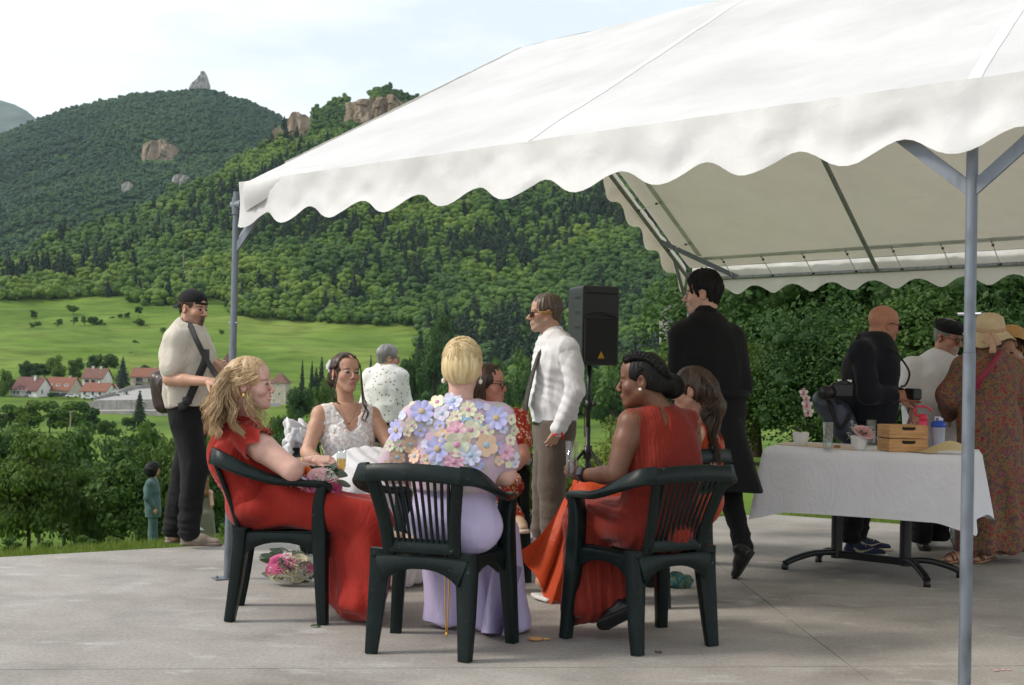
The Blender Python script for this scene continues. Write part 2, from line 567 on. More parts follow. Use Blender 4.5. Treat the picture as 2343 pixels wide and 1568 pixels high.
def leaves(rs,P,N,s,jit=.6,asp=.55):
 n=len(P)
 d=N+rs.normal(0,jit,(n,3))
 d/=np.linalg.norm(d,axis=1)[:,None]+1e-9
 a=np.cross(d,rs.normal(0,1,(n,3)));a/=np.linalg.norm(a,axis=1)[:,None]+1e-9
 b=np.cross(d,a)
 s=np.broadcast_to(s,(n,))[:,None]*rs.uniform(.65,1.35,(n,1))
 v=np.stack([P-a*s*.5,P+b*s*asp*.5-a*s*.05,P+a*s*.5+d*s*.08,P-b*s*asp*.5-a*s*.05],1).reshape(-1,3)
 f=np.arange(n*4).reshape(n,4)
 return v,f
def crown_mesh(name,mat,seed,h,rad,nl,nleaf,leaf,base=.25,shape='round',core=.62,jit=.6,lump=0):
 rs=np.random.RandomState(seed)
 cz0,cz1=base*h,h
 hh=(cz1-cz0)/2;mid=(cz0+cz1)/2
 C=[];Rr=[]
 for i in range(nl):
  u=rs.normal(0,1,3);u/=np.linalg.norm(u);q=rs.rand()**.4*.72
  p=u*q
  if shape=='round':
   prof=1.0
  elif shape=='tall':
   prof=.8+.2*math.cos(p[2]*1.5)
  elif shape=='vase':
   prof=.75+.35*p[2]
  C.append((p[0]*rad*prof,p[1]*rad*prof,mid+p[2]*hh))
  Rr.append(rs.uniform(.30,.50)*min(rad,hh)*(1.0-.25*q))
 C=np.array(C);Rr=np.array(Rr)
 w=Rr**2;w/=w.sum()
 k=rs.choice(nl,nleaf,p=w)
 u=rs.normal(0,1,(nleaf,3));u/=np.linalg.norm(u,axis=1)[:,None]
 u[:,2]=np.where((u[:,2]<-.3)&(rs.rand(nleaf)<.6),-u[:,2],u[:,2])
 rr=Rr[k]*(.72+.36*rs.rand(nleaf))*(1+.22*vnoise(u*2.6+C[k]*3.1))
 P=C[k]+u*rr[:,None]*np.array([1,1,.85])
 v,f=leaves(rs,P,u+np.array([0,0,.35]),leaf,jit)
 tint=np.clip(.5+.38*vnoise(C[k]*1.3/rad*2.2+9)+rs.normal(0,.20,nleaf),0,1)
 cols=np.repeat(tint,4)[:,None]*np.ones(3)
 V=[v];F=[f];K=[cols];n=len(v)
 iv,jf=ICO[1];jf=np.array(jf)
 tf=[]
 if lump:
  iv,jf=ICO[2];jf=np.array(jf)
 for c,r,i in zip(C,Rr,range(nl)):
  bm_=iv*(1+lump*vnoise(iv*2.7+i*5)[:,None]+lump*.6*vnoise(iv*6+i*3)[:,None])if lump else iv
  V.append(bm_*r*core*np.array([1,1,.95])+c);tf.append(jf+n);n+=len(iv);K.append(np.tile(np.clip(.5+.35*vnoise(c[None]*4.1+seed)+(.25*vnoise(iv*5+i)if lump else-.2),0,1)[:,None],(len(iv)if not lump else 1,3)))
 return mesh_np(name,np.concatenate(V),[tuple(q)for q in f]+[tuple(q)for q in np.concatenate(tf)],mat,False,np.concatenate(K))
def conifer_mesh(name,mat,seed,h,rad,nleaf,leaf,base=.06):
 rs=np.random.RandomState(seed)
 t=1-np.sqrt(rs.rand(nleaf))
 lay=np.floor(t*14)/14+.07*rs.rand(nleaf)**2
 t=np.clip(.75*lay+.25*t,0,1)
 a=rs.rand(nleaf)*2*math.pi
 lob=1+.22*np.sin(a*5+lay*40)+.15*np.sin(a*9+lay*77)
 saw=1-.45*((t*11)%1)
 r=rad*(1-t)*lob*saw*(.45+.55*rs.rand(nleaf)**.5)+.02*rad
 z=h*(base+(1-base)*t)-r*.22
 P=np.stack([r*np.cos(a),r*np.sin(a),z],-1)
 N=np.stack([np.cos(a)*.6,np.sin(a)*.6,np.full(nleaf,.7)],-1)
 v,f=leaves(rs,P,N,leaf,.5,.5)
 tint=np.clip(.45+.3*rs.normal(0,1,nleaf),0,1)
 cols=np.repeat(tint,4)[:,None]*np.ones(3)
 cv,cf=lathe([(rad*.55,h*base),(rad*.3,h*.5),(.001,h*.97)],7)
 n=len(v)
 return mesh_np(name,np.concatenate([v,cv]),[tuple(q)for q in f]+[tuple(i+n for i in q)for q in cf],mat,False,np.concatenate([cols,np.full((len(cv),3),.2)]))
def trunk_mesh(name,seed,h,r,spread,nb=6,top=.8,mat=None):
 rs=np.random.RandomState(seed)
 mb=MB()
 def limb(p,q,r0,r1,n=6):
  m=(p+q)/2+rs.normal(0,.05,3)*np.linalg.norm(q-p)
  c=catmull([p,m,q],3)
  mb.tube(c,np.linspace(r0,r1,len(c)),n)
 root=V3(0,0,-.3);t1=V3(rs.normal(0,.02)*h,rs.normal(0,.02)*h,h*top)
 c=catmull([root,root*.0+t1*.33+rs.normal(0,.012,3)*h,t1],5)
 mb.tube(c,r*(1.25-np.linspace(0,1,len(c))*1.0)**.9,8)
 for i in range(nb):
  k=.28+.5*i/nb
  p=t1*k
  a=i*2.4+rs.rand()
  q=p+V3(math.cos(a)*spread*rs.uniform(.5,.8),math.sin(a)*spread*rs.uniform(.5,.8),h*rs.uniform(.14,.3))
  limb(p,q,r*(.55-.3*k),r*.08)
 return mb.mesh(name,mat or BARK,True)
# ---- forest on the hillside: one mass, instanced crowns that also stand in the valley as trees of their own
FAR_B=[crown_mesh('wood_crown',LEAF_WOODI,11+i,1.0,.44+.05*i,13,520,.060,base=.0,shape=('round','tall','round')[i],core=.98,jit=.5,lump=.16)for i in range(3)]
FAR_C=[conifer_mesh('wood_conifer',LEAF_CON,31+i,1.0,.24+.04*i,620,.10)for i in range(2)]
MTN_B=[crown_mesh('mountain_crown',LEAF_FAR,51+i,1.0,.52,9,160,.09,base=.0,core=.98,jit=.5,lump=.16)for i in range(2)]
def scatter_object(name,pts,scl,rot,idx,tint,protos,label):
 me=bpy.data.meshes.new(name)
 n=len(pts)
 me.vertices.add(n)
 me.vertices.foreach_set('co',np.asarray(pts,np.float32).ravel())
 for nm,typ,arr in(('scl','FLOAT_VECTOR',scl),('rot','FLOAT',rot),('pick','INT',idx),('tint','FLOAT',tint)):
  a=me.attributes.new(nm,typ,'POINT')
  a.data.foreach_set('vector' if typ=='FLOAT_VECTOR' else 'value',np.asarray(arr,np.int32 if typ=='INT' else np.float32).ravel())
 o=bpy.data.objects.new(name,me)
 COL.objects.link(o)
 gt=bpy.data.node_groups.new(name,'GeometryNodeTree')
 gt.interface.new_socket('Geometry',in_out='INPUT',socket_type='NodeSocketGeometry')
 gt.interface.new_socket('Geometry',in_out='OUTPUT',socket_type='NodeSocketGeometry')
 gi=gt.nodes.new('NodeGroupInput');go=gt.nodes.new('NodeGroupOutput')
 iop=gt.nodes.new('GeometryNodeInstanceOnPoints')
 jn=gt.nodes.new('GeometryNodeGeometryToInstance')
 for pr in reversed(protos):
  oi=gt.nodes.new('GeometryNodeObjectInfo');oi.inputs['Object'].default_value=pr;oi.transform_space='ORIGINAL'
  gt.links.new(oi.outputs['Geometry'],jn.inputs['Geometry'])
 def attr(nm,typ):
  a=gt.nodes.new('GeometryNodeInputNamedAttribute');a.data_type=typ;a.inputs['Name'].default_value=nm
  return[q for q in a.outputs if q.enabled][0]
 cx=gt.nodes.new('ShaderNodeCombineXYZ')
 gt.links.new(attr('rot','FLOAT'),cx.inputs['Z'])
 gt.links.new(gi.outputs[0],iop.inputs['Points']);gt.links.new(jn.outputs[0],iop.inputs['Instance'])
 iop.inputs['Pick Instance'].default_value=True
 gt.links.new(attr('pick','INT'),iop.inputs['Instance Index'])
 gt.links.new(cx.outputs[0],iop.inputs['Rotation'])
 gt.links.new(attr('scl','FLOAT_VECTOR'),iop.inputs['Scale'])
 gt.links.new(iop.outputs[0],go.inputs[0])
 md=o.modifiers.new('scatter','NODES');md.node_group=gt
 tag(o,label,None,None,'stuff')
 return o
rs=np.random.RandomState(5)
def inside(px,py,poly):
 poly=np.asarray(poly,float);c=np.zeros(px.shape,bool)
 j=len(poly)-1
 for i in range(len(poly)):
  xi,yi=poly[i];xj,yj=poly[j]
  with np.errstate(divide='ignore',invalid='ignore'):
   k=((yi>py)!=(yj>py))&(px<(xj-xi)*(py-yi)/(yj-yi+1e-9)+xi)
  c^=k;j=i
 return c
MEADOW=[(-900,700),(0,690),(60,688),(150,684),(290,676),(300,700),(430,702),(440,690),(530,688),(535,724),(700,738),(960,748),(975,800),(930,826),(760,822),(690,880),(690,1100),(-900,1100)]
def near_wood(px,py):
 return~inside(px,py,MEADOW)
def to_px(P):
 d=P-CAMP
 z=d@cF
 return 1171+3000*(d@cR)/z,784-3000*(d@cU)/z
n=130000
U=rs.uniform(-.52,.30,n);Y=rs.uniform(400,1400,n)
keep=rs.rand(n)<(Y/1400)
U,Y=U[keep],Y[keep]
X=U*Y
Z=terrain_z(X,Y)
px,py=to_px(np.stack([X,Y,Z],-1))
k=near_wood(px,py)&(Y>np.where(px<960,690,np.where(px<1200,420,410)))
CLIFFS=[(655,250,712,318),(792,212,850,292),(850,222,925,292),(1515,690,1570,775)]
for a,b,c,d in CLIFFS:
 k&=~((px>a)&(px<c)&(py>b+10)&(py<d+6))
k&=~((vnoise(np.stack([X/45,Y/45,X*0],-1))>.72)&(px<520)&(py>520))
X,Y,Z=X[k],Y[k],Z[k];px=px[k];py=py[k]
cell={}
order=rs.permutation(len(X));sel=[]
for i in order:
 c=(int(X[i]//5.0),int(Y[i]//5.4))
 if c in cell:continue
 cell[c]=1;sel.append(i)
sel=np.array(sel)
X,Y,Z,px,py=X[sel],Y[sel],Z[sel],px[sel],py[sel]
P=np.stack([X,Y,Z-.6],-1)
con=(vnoise(P/70.0+3)+.55*rs.normal(0,1,len(P))*.6+.22*((px>560)&(py>480))-.1)>.66
hgt=np.where(con,rs.uniform(9,19,len(P)),rs.uniform(4.8,9,len(P))+5*rs.rand(len(P))**3)
wid=np.where(con,hgt*rs.uniform(.85,1.15,len(P)),hgt*rs.uniform(.85,1.25,len(P)))
tint=np.clip(.45+.55*vnoise(P/55.0+11)+.25*vnoise(P/190.0+4)+rs.normal(0,.16,len(P))-.18*np.clip((px-500)/500,0,1),0,1)  # last term darkens leaves to the right, hill's shaded side put into colour
pick=np.where(con,3+rs.randint(0,2,len(P)),rs.randint(0,3,len(P)))
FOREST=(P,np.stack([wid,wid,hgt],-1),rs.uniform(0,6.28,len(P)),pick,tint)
n=60000
U=rs.uniform(-.60,.1,n);Y=rs.uniform(1500,2530,n)
X=U*Y;Z=mountain_z(X,Y)
px,py=to_px(np.stack([X,Y,Z],-1))
k=(px>-260)&(px<900)
for a,b,c,d in[(322,322,362,368),(352,330,402,372),(428,160,472,198),(276,418,302,440),(390,398,416,416)]:
 k&=~((px>a)&(px<c)&(py>b)&(py<d+10))
X,Y,Z=X[k],Y[k],Z[k]
cell={};sel=[]
for i in range(len(X)):
 c=(int(X[i]//7.5),int(Y[i]//9.5))
 if c in cell:continue
 cell[c]=1;sel.append(i)
X,Y,Z=X[sel],Y[sel],Z[sel]
P=np.stack([X,Y,Z-1.5],-1);hh=rs.uniform(7,13,len(P));ww=hh*rs.uniform(1.0,1.4,len(P))
MFOREST=(P,np.stack([ww,ww,hh],-1),rs.uniform(0,6.28,len(P)),rs.randint(0,2,len(P)),np.clip(.45+.5*vnoise(P/130.0+11)+rs.normal(0,.16,len(P)),0,1))
# ---- single trees of the valley and the garden
def place_tree(name,crown,trunk,loc,h,w,label,cat='tree',group=None,rz=0.0):
 t=thing(name,label,cat,loc,rz,group)
 t.scale=(w,w,h)
 if trunk is not None:part('trunk',trunk,t)
 part('crown',crown,t)
 return t
TR_U=trunk_mesh('trunk',3,1.0,.022,.36,6,.75)
MID=[crown_mesh('crown',LEAF_VAL,71+i,1.0,(.46,.40,.55)[i],16,2600,.062,base=(.12,.08,.05)[i],shape=('round','tall','round')[i])for i in range(3)]
MIDW=[crown_mesh('crown',LEAF_WOOD,91+i,1.0,(.50,.42)[i],14,1500,.078,base=.03)for i in range(2)]
CONM=conifer_mesh('crown',LEAF_CON,84,1.0,.24,2600,.05)
CEDM=conifer_mesh('crown',LEAF_BLUE,85,1.0,.34,2400,.055)
BUSH=[crown_mesh('crown',LEAF_WOOD,95+i,1.0,.62,9,900,.12,base=.0)for i in range(2)]
SPARSE=crown_mesh('crown',LEAF_VAL,99,1.0,.5,9,520,.075,base=.3,core=.2)
LOWC=[crown_mesh('crown',LEAF_VAL,301+i,1.0,(.42,.36,.46)[i],24,6000,.042,base=(.10,.06,.04)[i],shape=('round','tall','round')[i],core=.5)for i in range(3)]
def vtree(x,y_base,Y,wpx,hpx,kind,label,name='valley_tree',group='trees and shrubs in the valley',z=None):
 p=W(x,y_base,Y)
 X=p[0]
 zg=tz(X,Y)if z is None else z
 base=min(p[2],zg+.5)if z is None else z
 w=wpx/3000*Y;h=hpx/3000*Y+(p[2]-base)
 if kind=='con':cr,ww=CONM,w/.52
 elif kind=='ced':cr,ww=CEDM,w/.72
 elif kind=='bush':cr,ww=BUSH[int(x)%2],w/1.25
 elif kind=='open':cr,ww=SPARSE,w/.98
 elif kind=='low':cr,ww=LOWC[int(x)%3],w/(.86,.70,.94)[int(x)%3]
 elif kind=='wood':cr,ww=MIDW[int(x)%2],w/.95
 else:cr,ww=MID[int(x*7+Y)%3],w/(.95,.82,1.12)[int(x*7+Y)%3]
 return place_tree(name,cr,TR_U,(X,Y,base-.1),h,ww,label,'shrub' if name.endswith('shrub')else 'tree',group,rz=x*1.7)
# --- rocks
def rock_mat(name,c1,c2):
 m,t,b,out=newmat(name)
 geo=nd(t,'ShaderNodeNewGeometry')
 mp1=nd(t,'ShaderNodeMapping');mp1.inputs['Scale'].default_value=(.10,.10,.035)
 t.links.new(geo.outputs['Position'],mp1.inputs['Vector'])
 n1=nd(t,'ShaderNodeTexNoise',Scale=1.0,Detail=6.0,Roughness=.7)
 t.links.new(mp1.outputs['Vector'],n1.inputs['Vector'])
 r=ramp(t,n1.outputs['Fac'],[(.3,mul(c2,.45)),(.45,c2),(.6,c1),(.75,mul(c1,1.25))])
 t.links.new(r.outputs['Color'],b.inputs['Base Color'])
 b.inputs['Roughness'].default_value=.95;b.inputs['Specular IOR Level'].default_value=.05
 return m
ROCK_W=rock_mat('cliff_ochre',(.30,.245,.18),(.20,.15,.095))
ROCK_G=rock_mat('cliff_grey',(.30,.29,.27),(.22,.20,.18))
def cliff(name,x0,y0,x1,y1,Y,mat,label,seed,thick=None,top=None):
 if top is None:
  Yc=np.linspace(Y*.72,Y*1.15,400)
  k_=((x0+x1)/2-1171)/3000
  zc=(mountain_z if Y>1500 else terrain_z)(Yc*k_,Yc)
  pc=to_px(np.stack([Yc*k_,Yc,zc],-1))[1]
  hit=np.nonzero(pc<y1)[0]
  if len(hit):Y=float(Yc[hit[0]])
 rs_=np.random.RandomState(seed)
 n,m=52,30
 a=W(x0,y1+4,Y);b=W(x1,y0,Y)
 w=b[0]-a[0];h=b[2]-a[2];th=thick or w*.30
 V=[]
 for j in range(m):
  for i in range(n):
   u,v_=i/(n-1),j/(m-1)
   hh=h*(top(u)if top else(.62+.38*math.sin(math.pi*(.1+.8*u))+.12*vnoise(np.array([u*5,seed,1.]))))
   p=np.array([a[0]+w*u,Y,a[2]+hh*v_])
   q=np.array([p[0]*.09,p[2]*.035,seed*3.1])
   ci=math.floor(u*8.5+.8*vnoise(np.array([v_*3,seed,2.])));li=math.floor(v_*4.5+.7*vnoise(np.array([u*4,seed,5.])))
   bul=.55*float(vnoise(np.array([ci*1.37,li*.7,seed+.5])))+.3*float(vnoise(np.array([ci*2.9,li*3.3,seed+9.5])))+abs(vnoise(q))*.35+.30*vnoise(q*3.3)+.12*vnoise(q*8)
   e=min(u,1-u,.5)*2
   p[1]-=th*(.05+.5*bul+.22*abs(math.sin(p[0]*.21+3*vnoise(q))))*min(1,e*3)-th*.62*v_
   p[0]+=vnoise(q*2+7)*w*.03;
   V.append(p)
 f=[(j*n+i,j*n+i+1,(j+1)*n+i+1,(j+1)*n+i)for j in range(m-1)for i in range(n-1)]
 nb=len(V);V=V+[v+V3(0,th*2.2,0)*(1,1,1)-V3(0,0,h*.1)for v in V]
 f+=[tuple(nb+i for i in q[::-1])for q in f]
 rim=[i for i in range(n)]+[j*n+n-1 for j in range(1,m)]+[(m-1)*n+i for i in range(n-2,-1,-1)]+[j*n for j in range(m-2,0,-1)]
 for i in range(len(rim)):
  p,q=rim[i],rim[(i+1)%len(rim)]
  f.append((q,p,nb+p,nb+q))
 V=np.array(V);org=V[:n].mean(0)
 o=part(name,mesh_np(name,V-org,f,mat,False));o.location=org
 return tag(o,label,'cliff','cliffs showing through the woods')
cliff('cliff',655,256,712,316,1222,ROCK_W,'ochre limestone cliff left of the larger crag, below the hill crest',3)
cliff('cliff',785,214,926,296,1262,ROCK_W,'widest ochre limestone crag right under the round hill top',5)
cliff('cliff',618,296,652,330,1200,ROCK_W,'smallest ochre rock outcrop on the hill ridge',6)
cliff('cliff',322,322,402,366,2190,ROCK_W,'pale broken cliff in the middle of the far wooded mountain',8)
cliff('cliff',275,418,303,438,2020,ROCK_G,'small grey scree patch at the foot of the far mountain',9)
cliff('cliff',392,398,434,420,2020,ROCK_G,'grey rock showing just behind the hill ridge',10)
cliff('cliff',1512,690,1572,776,415,ROCK_G,'grey rock fall seen beside the shoulder of the man in black',12)
nd_=cliff('rock_needle',430,162,474,200,2490,ROCK_G,'grey rock needle standing on the mountain crest',14,top=lambda u:(.15+1.15*u if u<.58 else(1.0 if u<.80 else 1.0-(u-.80)*2.8)))
nd_['category']='rock needle';del nd_['group']
# --- village
WALL_W=M('render_white',(.66,.65,.62),rough=.9,scale=.6,var=.10,spec=.1)
WALL_B=M('render_beige',(.48,.43,.36),rough=.9,scale=.6,var=.16,spec=.1)
TILE_O=M('roof_tiles_orange',(.215,.10,.070),rough=.85,scale=1.2,var=.22,spec=.15,aniso=(3,1,1))
TILE_R=M('roof_tiles_wine',(.15,.075,.068),rough=.8,scale=1.2,var=.18,spec=.15)
TILE_B=M('roof_tiles_brown',(.17,.095,.075),rough=.85,scale=1.2,var=.2,spec=.15)
GLASSD=M('window_dark',(.035,.045,.055),rough=.2,spec=.6)
SHUT=M('shutter_brown',(.14,.07,.04),rough=.7)
CONC_OLD=M('retaining_concrete',(.30,.285,.26),rough=.95,scale=.5,var=.22,bump=.4,bscale=2.0,spec=.05)
FRAMEW=M('frame_white',(.7,.7,.68),rough=.6)
CARW=M('car_white',(.72,.72,.72),rough=.25);CARD=M('car_dark',(.04,.05,.06),rough=.25)
TYRE=M('tyre',(.02,.02,.02),rough=.9)
def house(label,x0,x1,y_base,y_eave,y_ridge,Y,wall,tile,depth=8.5,turn=0.0,wins=(),chim=(),gable=True,group='houses of the village',name='house',hip=False):
 if Y>600:
  Yc=np.linspace(560,1000,400);k_=(x0-1171)/3000
  Y=float(Yc[np.nonzero(to_px(np.stack([Yc*k_,Yc,terrain_z(Yc*k_,Yc)],-1))[1]<y_base)[0][0]])
 a=W(x0,y_base,Y);b=W(x1,y_base,Y)
 L=b[0]-a[0];H=(y_base-y_eave)/3000*Y;RH=(y_eave-y_ridge)/3000*Y*1.25
 cx=(a[0]+b[0])/2
 t=thing(name,label,'house' if name=='house' else 'tower',(cx,Y+depth/2,a[2]),turn,group if name=='house' else None)
 D=depth
 mb=MB()
 v=[(-L/2,-D/2,-6),(L/2,-D/2,-6),(L/2,D/2,-6),(-L/2,D/2,-6),(-L/2,-D/2,H),(L/2,-D/2,H),(L/2,D/2,H),(-L/2,D/2,H)]
 f=[(0,1,5,4),(2,3,7,6)]
 if gable and not hip:
  v+=[(-L/2,0,H+RH-.15),(L/2,0,H+RH-.15)]
  f+=[(1,2,6,9,5),(3,0,4,8,7)]
 else:
  f+=[(1,2,6,5),(3,0,4,7)]
 mb.add(v,f)
 wl=mbpart('wall',mb,wall,t)
 e=.45;th=.22
 rb=MB()
 if hip:
  q=0.0 if name=='tower' else L*.25
  v=[(-L/2-e,-D/2-e,H),(L/2+e,-D/2-e,H),(L/2+e,D/2+e,H),(-L/2-e,D/2+e,H),(-q,0,H+RH),(q+.01,0,H+RH)]
  rb.add(v,[(0,1,5,4),(1,2,5),(2,3,4,5),(3,0,4),(3,2,1,0)])
 else:
  k=RH/(D/2)
  for s in(-1,1):
   p=[(-L/2-e,s*(D/2+e),H-e*k),(L/2+e,s*(D/2+e),H-e*k),(L/2+e,0,H+RH),(-L/2-e,0,H+RH)]
   lo=[(x,y,z-th)for x,y,z in p]
   rb.add(p+lo,[(0,1,2,3),(7,6,5,4),(0,4,5,1),(1,5,6,2),(3,7,4,0)]if s<0 else[(3,2,1,0),(4,5,6,7),(1,5,4,0),(2,6,5,1),(0,4,7,3)])
 rf=mbpart('roof',rb,tile,t)
 for c in chim:
  cb=MB().box((c[0]-L/2,c[1]if len(c)>1 else 0,H+RH*.9),(.7,.7,1.6)).box((c[0]-L/2,c[1]if len(c)>1 else 0,H+RH*.9+.9),(.9,.9,.14))
  mbpart('chimney',cb,wall,rf)
 for w in wins:
  u,vv,ww,hh=w[:4];kind=w[4]if len(w)>4 else 'w'
  if kind=='side':
   c=(L/2+.01,u,vv)
   p=mbpart('window',MB().box((c[0]-.02,c[1],c[2]),(.14,ww+.2,hh+.2)),FRAMEW,t)
   mbpart('pane',MB().box((c[0]+.035,c[1],c[2]),(.06,ww,hh)),GLASSD,p);continue
  if kind=='sky':
   z=H+RH*vv;y=-D/2*(1-vv)
   an=math.atan2(RH,D/2);Mx=np.array([[1,0,0],[0,math.cos(an),-math.sin(an)],[0,math.sin(an),math.cos(an)]])
   p=mbpart('skylight',MB().box((u-L/2,y,z+.03),(ww+.2,hh+.2,.12),M=Mx),FRAMEW,rf)
   mbpart('pane',MB().box((u-L/2,y-.0,z+.08),(ww,hh,.06),M=Mx),GLASSD,p);continue
  c=(u-L/2,-D/2,vv)
  p=mbpart('door' if kind=='d' else 'window',MB().box((c[0],c[1]+.02,c[2]),(ww+.22,.16,hh+.22)),FRAMEW if kind!='d' else SHUT,t)
  mbpart('pane',MB().box((c[0],c[1]-.05,c[2]),(ww,.06,hh)),GLASSD,p)
  if kind=='s':
   for s in(-1,1):
    mbpart('shutter',MB().box((c[0]+s*(ww*.78),c[1]-.05,c[2]),(ww*.5,.08,hh)),SHUT,p)
  if kind=='b':
   bb=MB().box((c[0],c[1]-.7,c[2]-hh/2-.1),(ww+1.2,1.4,.16))
   bp=mbpart('balcony',bb,CONC_OLD,t)
   rr=MB().box((c[0],c[1]-1.36,c[2]-hh/2+.9),(ww+1.2,.06,.08))
   for q in np.linspace(-.5,.5,9):rr.box((c[0]+q*(ww+1.1),c[1]-1.36,c[2]-hh/2+.42),(.05,.05,.9))
   mbpart('railing',rr,SHUT,bp)
 return t
h1=house('white house under scaffolding with a wine red roof, far left of the village',29,97,911,890,868,450,WALL_W,TILE_R,turn=-.30,wins=[(6.2,2.2,1.1,1.4),(7.4,2.2,1.1,1.4),(6.0,.6,1.4,1.5),(2.6,1.8,1.0,1.2),(1.0,2.0,1.0,1.1),(-1.5,2.4,.7,1.4,'side')],chim=[(7,-1)])
sc=MB()
for i in range(5):
 sc.tube([(-5.2+i*1.7,-5.3,-.5),(-5.2+i*1.7,-5.3,3.6)],.07,6)
for z in(1.2,2.6):sc.box((-1.8,-5.0,z),(7.2,.7,.08))
mbpart('scaffold',sc,M('scaffold_steel',(.55,.55,.55),rough=.5,metal=.6),h1)
house('beige farmhouse with an orange tiled roof and three skylights',100,166,911,890,868,455,WALL_B,TILE_O,turn=-.22,depth=10,wins=[(5.6,1.0,2.6,1.9),(2.0,1.3,1.0,1.2),(2.0,.33,1.0,1.0,'sky'),(5.0,.33,1.0,1.0,'sky'),(8.2,.33,1.0,1.0,'sky'),(-2.5,1.5,.8,1.0,'side')],chim=[(7.6,)])
house('tall house with a brown roof and brown shutters, behind the orange roofed cottage',189,238,896,863,846,475,WALL_W,TILE_B,turn=-.10,wins=[(1.8,3.8,.8,1.1,'s'),(4.2,3.8,.8,1.1,'s'),(6.3,3.8,.8,1.1,'s'),(1.6,1.3,.9,1.2),(4.4,1.3,.9,1.2,'s'),(6.4,1.3,.9,1.2,'s')],chim=[(2.2,),(5.2,)])
house('white cottage with an orange tiled roof in front of the tall brown roofed house',187,248,916,893,879,448,WALL_W,TILE_O,turn=-.18,depth=8,wins=[(1.4,2.4,.9,1.1),(4.4,2.4,.9,1.1),(7.0,2.4,.9,1.1),(2.2,.4,1.8,1.5),(6.5,.5,2.0,1.4),(-1.0,2.4,.7,1.1,'side'),(1.6,2.4,.7,1.1,'side')],chim=[(4.5,)])
house('orange roofed annexe at the right end of the white cottage',247,262,915,896,882,452,WALL_W,TILE_O,turn=-.55,depth=5,wins=[(.9,1.2,.7,1.0)])
house('long beige house with balconies under a red roof, behind the ramp',298,372,893,860,845,480,WALL_B,TILE_O,depth=9,wins=[(3.2,3.9,2.6,1.4,'b'),(7.6,3.9,2.6,1.4,'b'),(3.2,1.6,2.8,1.6),(7.8,1.6,2.8,1.6),(10.6,1.4,1.0,1.8,'d')],chim=[(1.4,),(7.6,)])
house('square stone tower with a pointed brown roof, between the bridesmaid and the bride',619,655,936,876,856,440,WALL_B,TILE_B,depth=5.6,turn=-.12,wins=[(2.7,8.2,.8,.35),(3.0,5.2,.45,.8),(1.2,3.0,.4,.7)],hip=True,name='tower')
house('low house with a grey roof at the foot of the stone tower',600,634,950,934,925,432,WALL_B,M('roof_slate',(.16,.16,.17),rough=.8),depth=6,turn=.2,wins=[(1.5,1.1,.7,.9),(3.4,1.1,.7,.9)])
house('little turret with a spire roof, beside the tent pole',509,526,850,833,812,520,WALL_B,TILE_R,depth=2.6,hip=True,name='tower',wins=[(1.2,1.5,.5,.7)])
house('cottage hidden in the woods high on the right, with a brown roof',1430,1441,611,603,597,700,WALL_W,TILE_B,depth=5,wins=[(.9,1.0,.6,.9),(2.2,1.0,.6,.9)])
house('dark wooden shed at the edge of the woods on the right',1456,1466,613,608,605,705,SHUT,TILE_B,depth=4,wins=[(1.0,.7,.6,.7)])
def rwall(x0,x1,yt0,yt1,yb0,yb1,Y0,Y1,th,label,nb):
 a,b=W(x0,yt0,Y0),W(x1,yt1,Y1);c,d=W(x1,yb1,Y1),W(x0,yb0,Y0)
 t=thing('retaining_wall',label,'wall',(a+b+c+d)/4,0,'retaining walls below the village')
 off=V3(0,th,0)
 for i in range(nb):
  k0,k1=i/nb,(i+1)/nb-.004
  q=[d+(c-d)*k0,d+(c-d)*k1,a+(b-a)*k1,a+(b-a)*k0]
  q=[p+V3(0,(i%2)*.06,0)for p in q]
  q[0][2]-=2.5;q[1][2]-=2.5
  mbpart('panel',MB().add(q+[p+off for p in q],[(0,1,2,3),(7,6,5,4),(3,2,6,7),(1,5,6,2),(0,3,7,4)]),CONC_OLD,t,world=True)
 return t
rwall(200,400,919,912,940,939,405,405,1.0,'upper grey concrete retaining wall below the village houses',6)
rwall(232,400,941,940,962,966,396,394,1.0,'lower grey concrete retaining wall above the valley meadow',6)
rp=MB()
v=[W(214,916,408),W(400,914,407),W(400,887,452),W(300,890,450),W(262,906,425)]
rp.add(v+[p-V3(0,0,3)for p in v],[(0,1,2,3,4),(0,5,6,1),(4,9,5,0),(3,8,9,4)])
v=[W(232,940,397),W(400,939.5,395),W(400,937,405),W(205,938,405)]
rp.add(v+[p-V3(0,0,3)for p in v],[(0,1,2,3),(0,4,5,1),(3,7,4,0)])
o=mbpart('village_road',rp,M('village_asphalt',(.34,.33,.32),rough=.95,scale=.4,var=.12,spec=.05))
tag(o,'pale sloping road and yard between the village houses',None,None,'structure')
par=MB()
pts=[W(214,914,410),W(258,902,425),W(300,887,447),W(345,884,455)]
for p,q in zip(pts[:-1],pts[1:]):
 L=np.linalg.norm(q-p);m_=(p+q)/2;d=(q-p)/L
 par.sweep([p,q],.3,1.3,V3(0,0,1),0)
o=mbpart('parapet',par,CONC_OLD);tag(o,'pale concrete parapet climbing along the village ramp','wall')
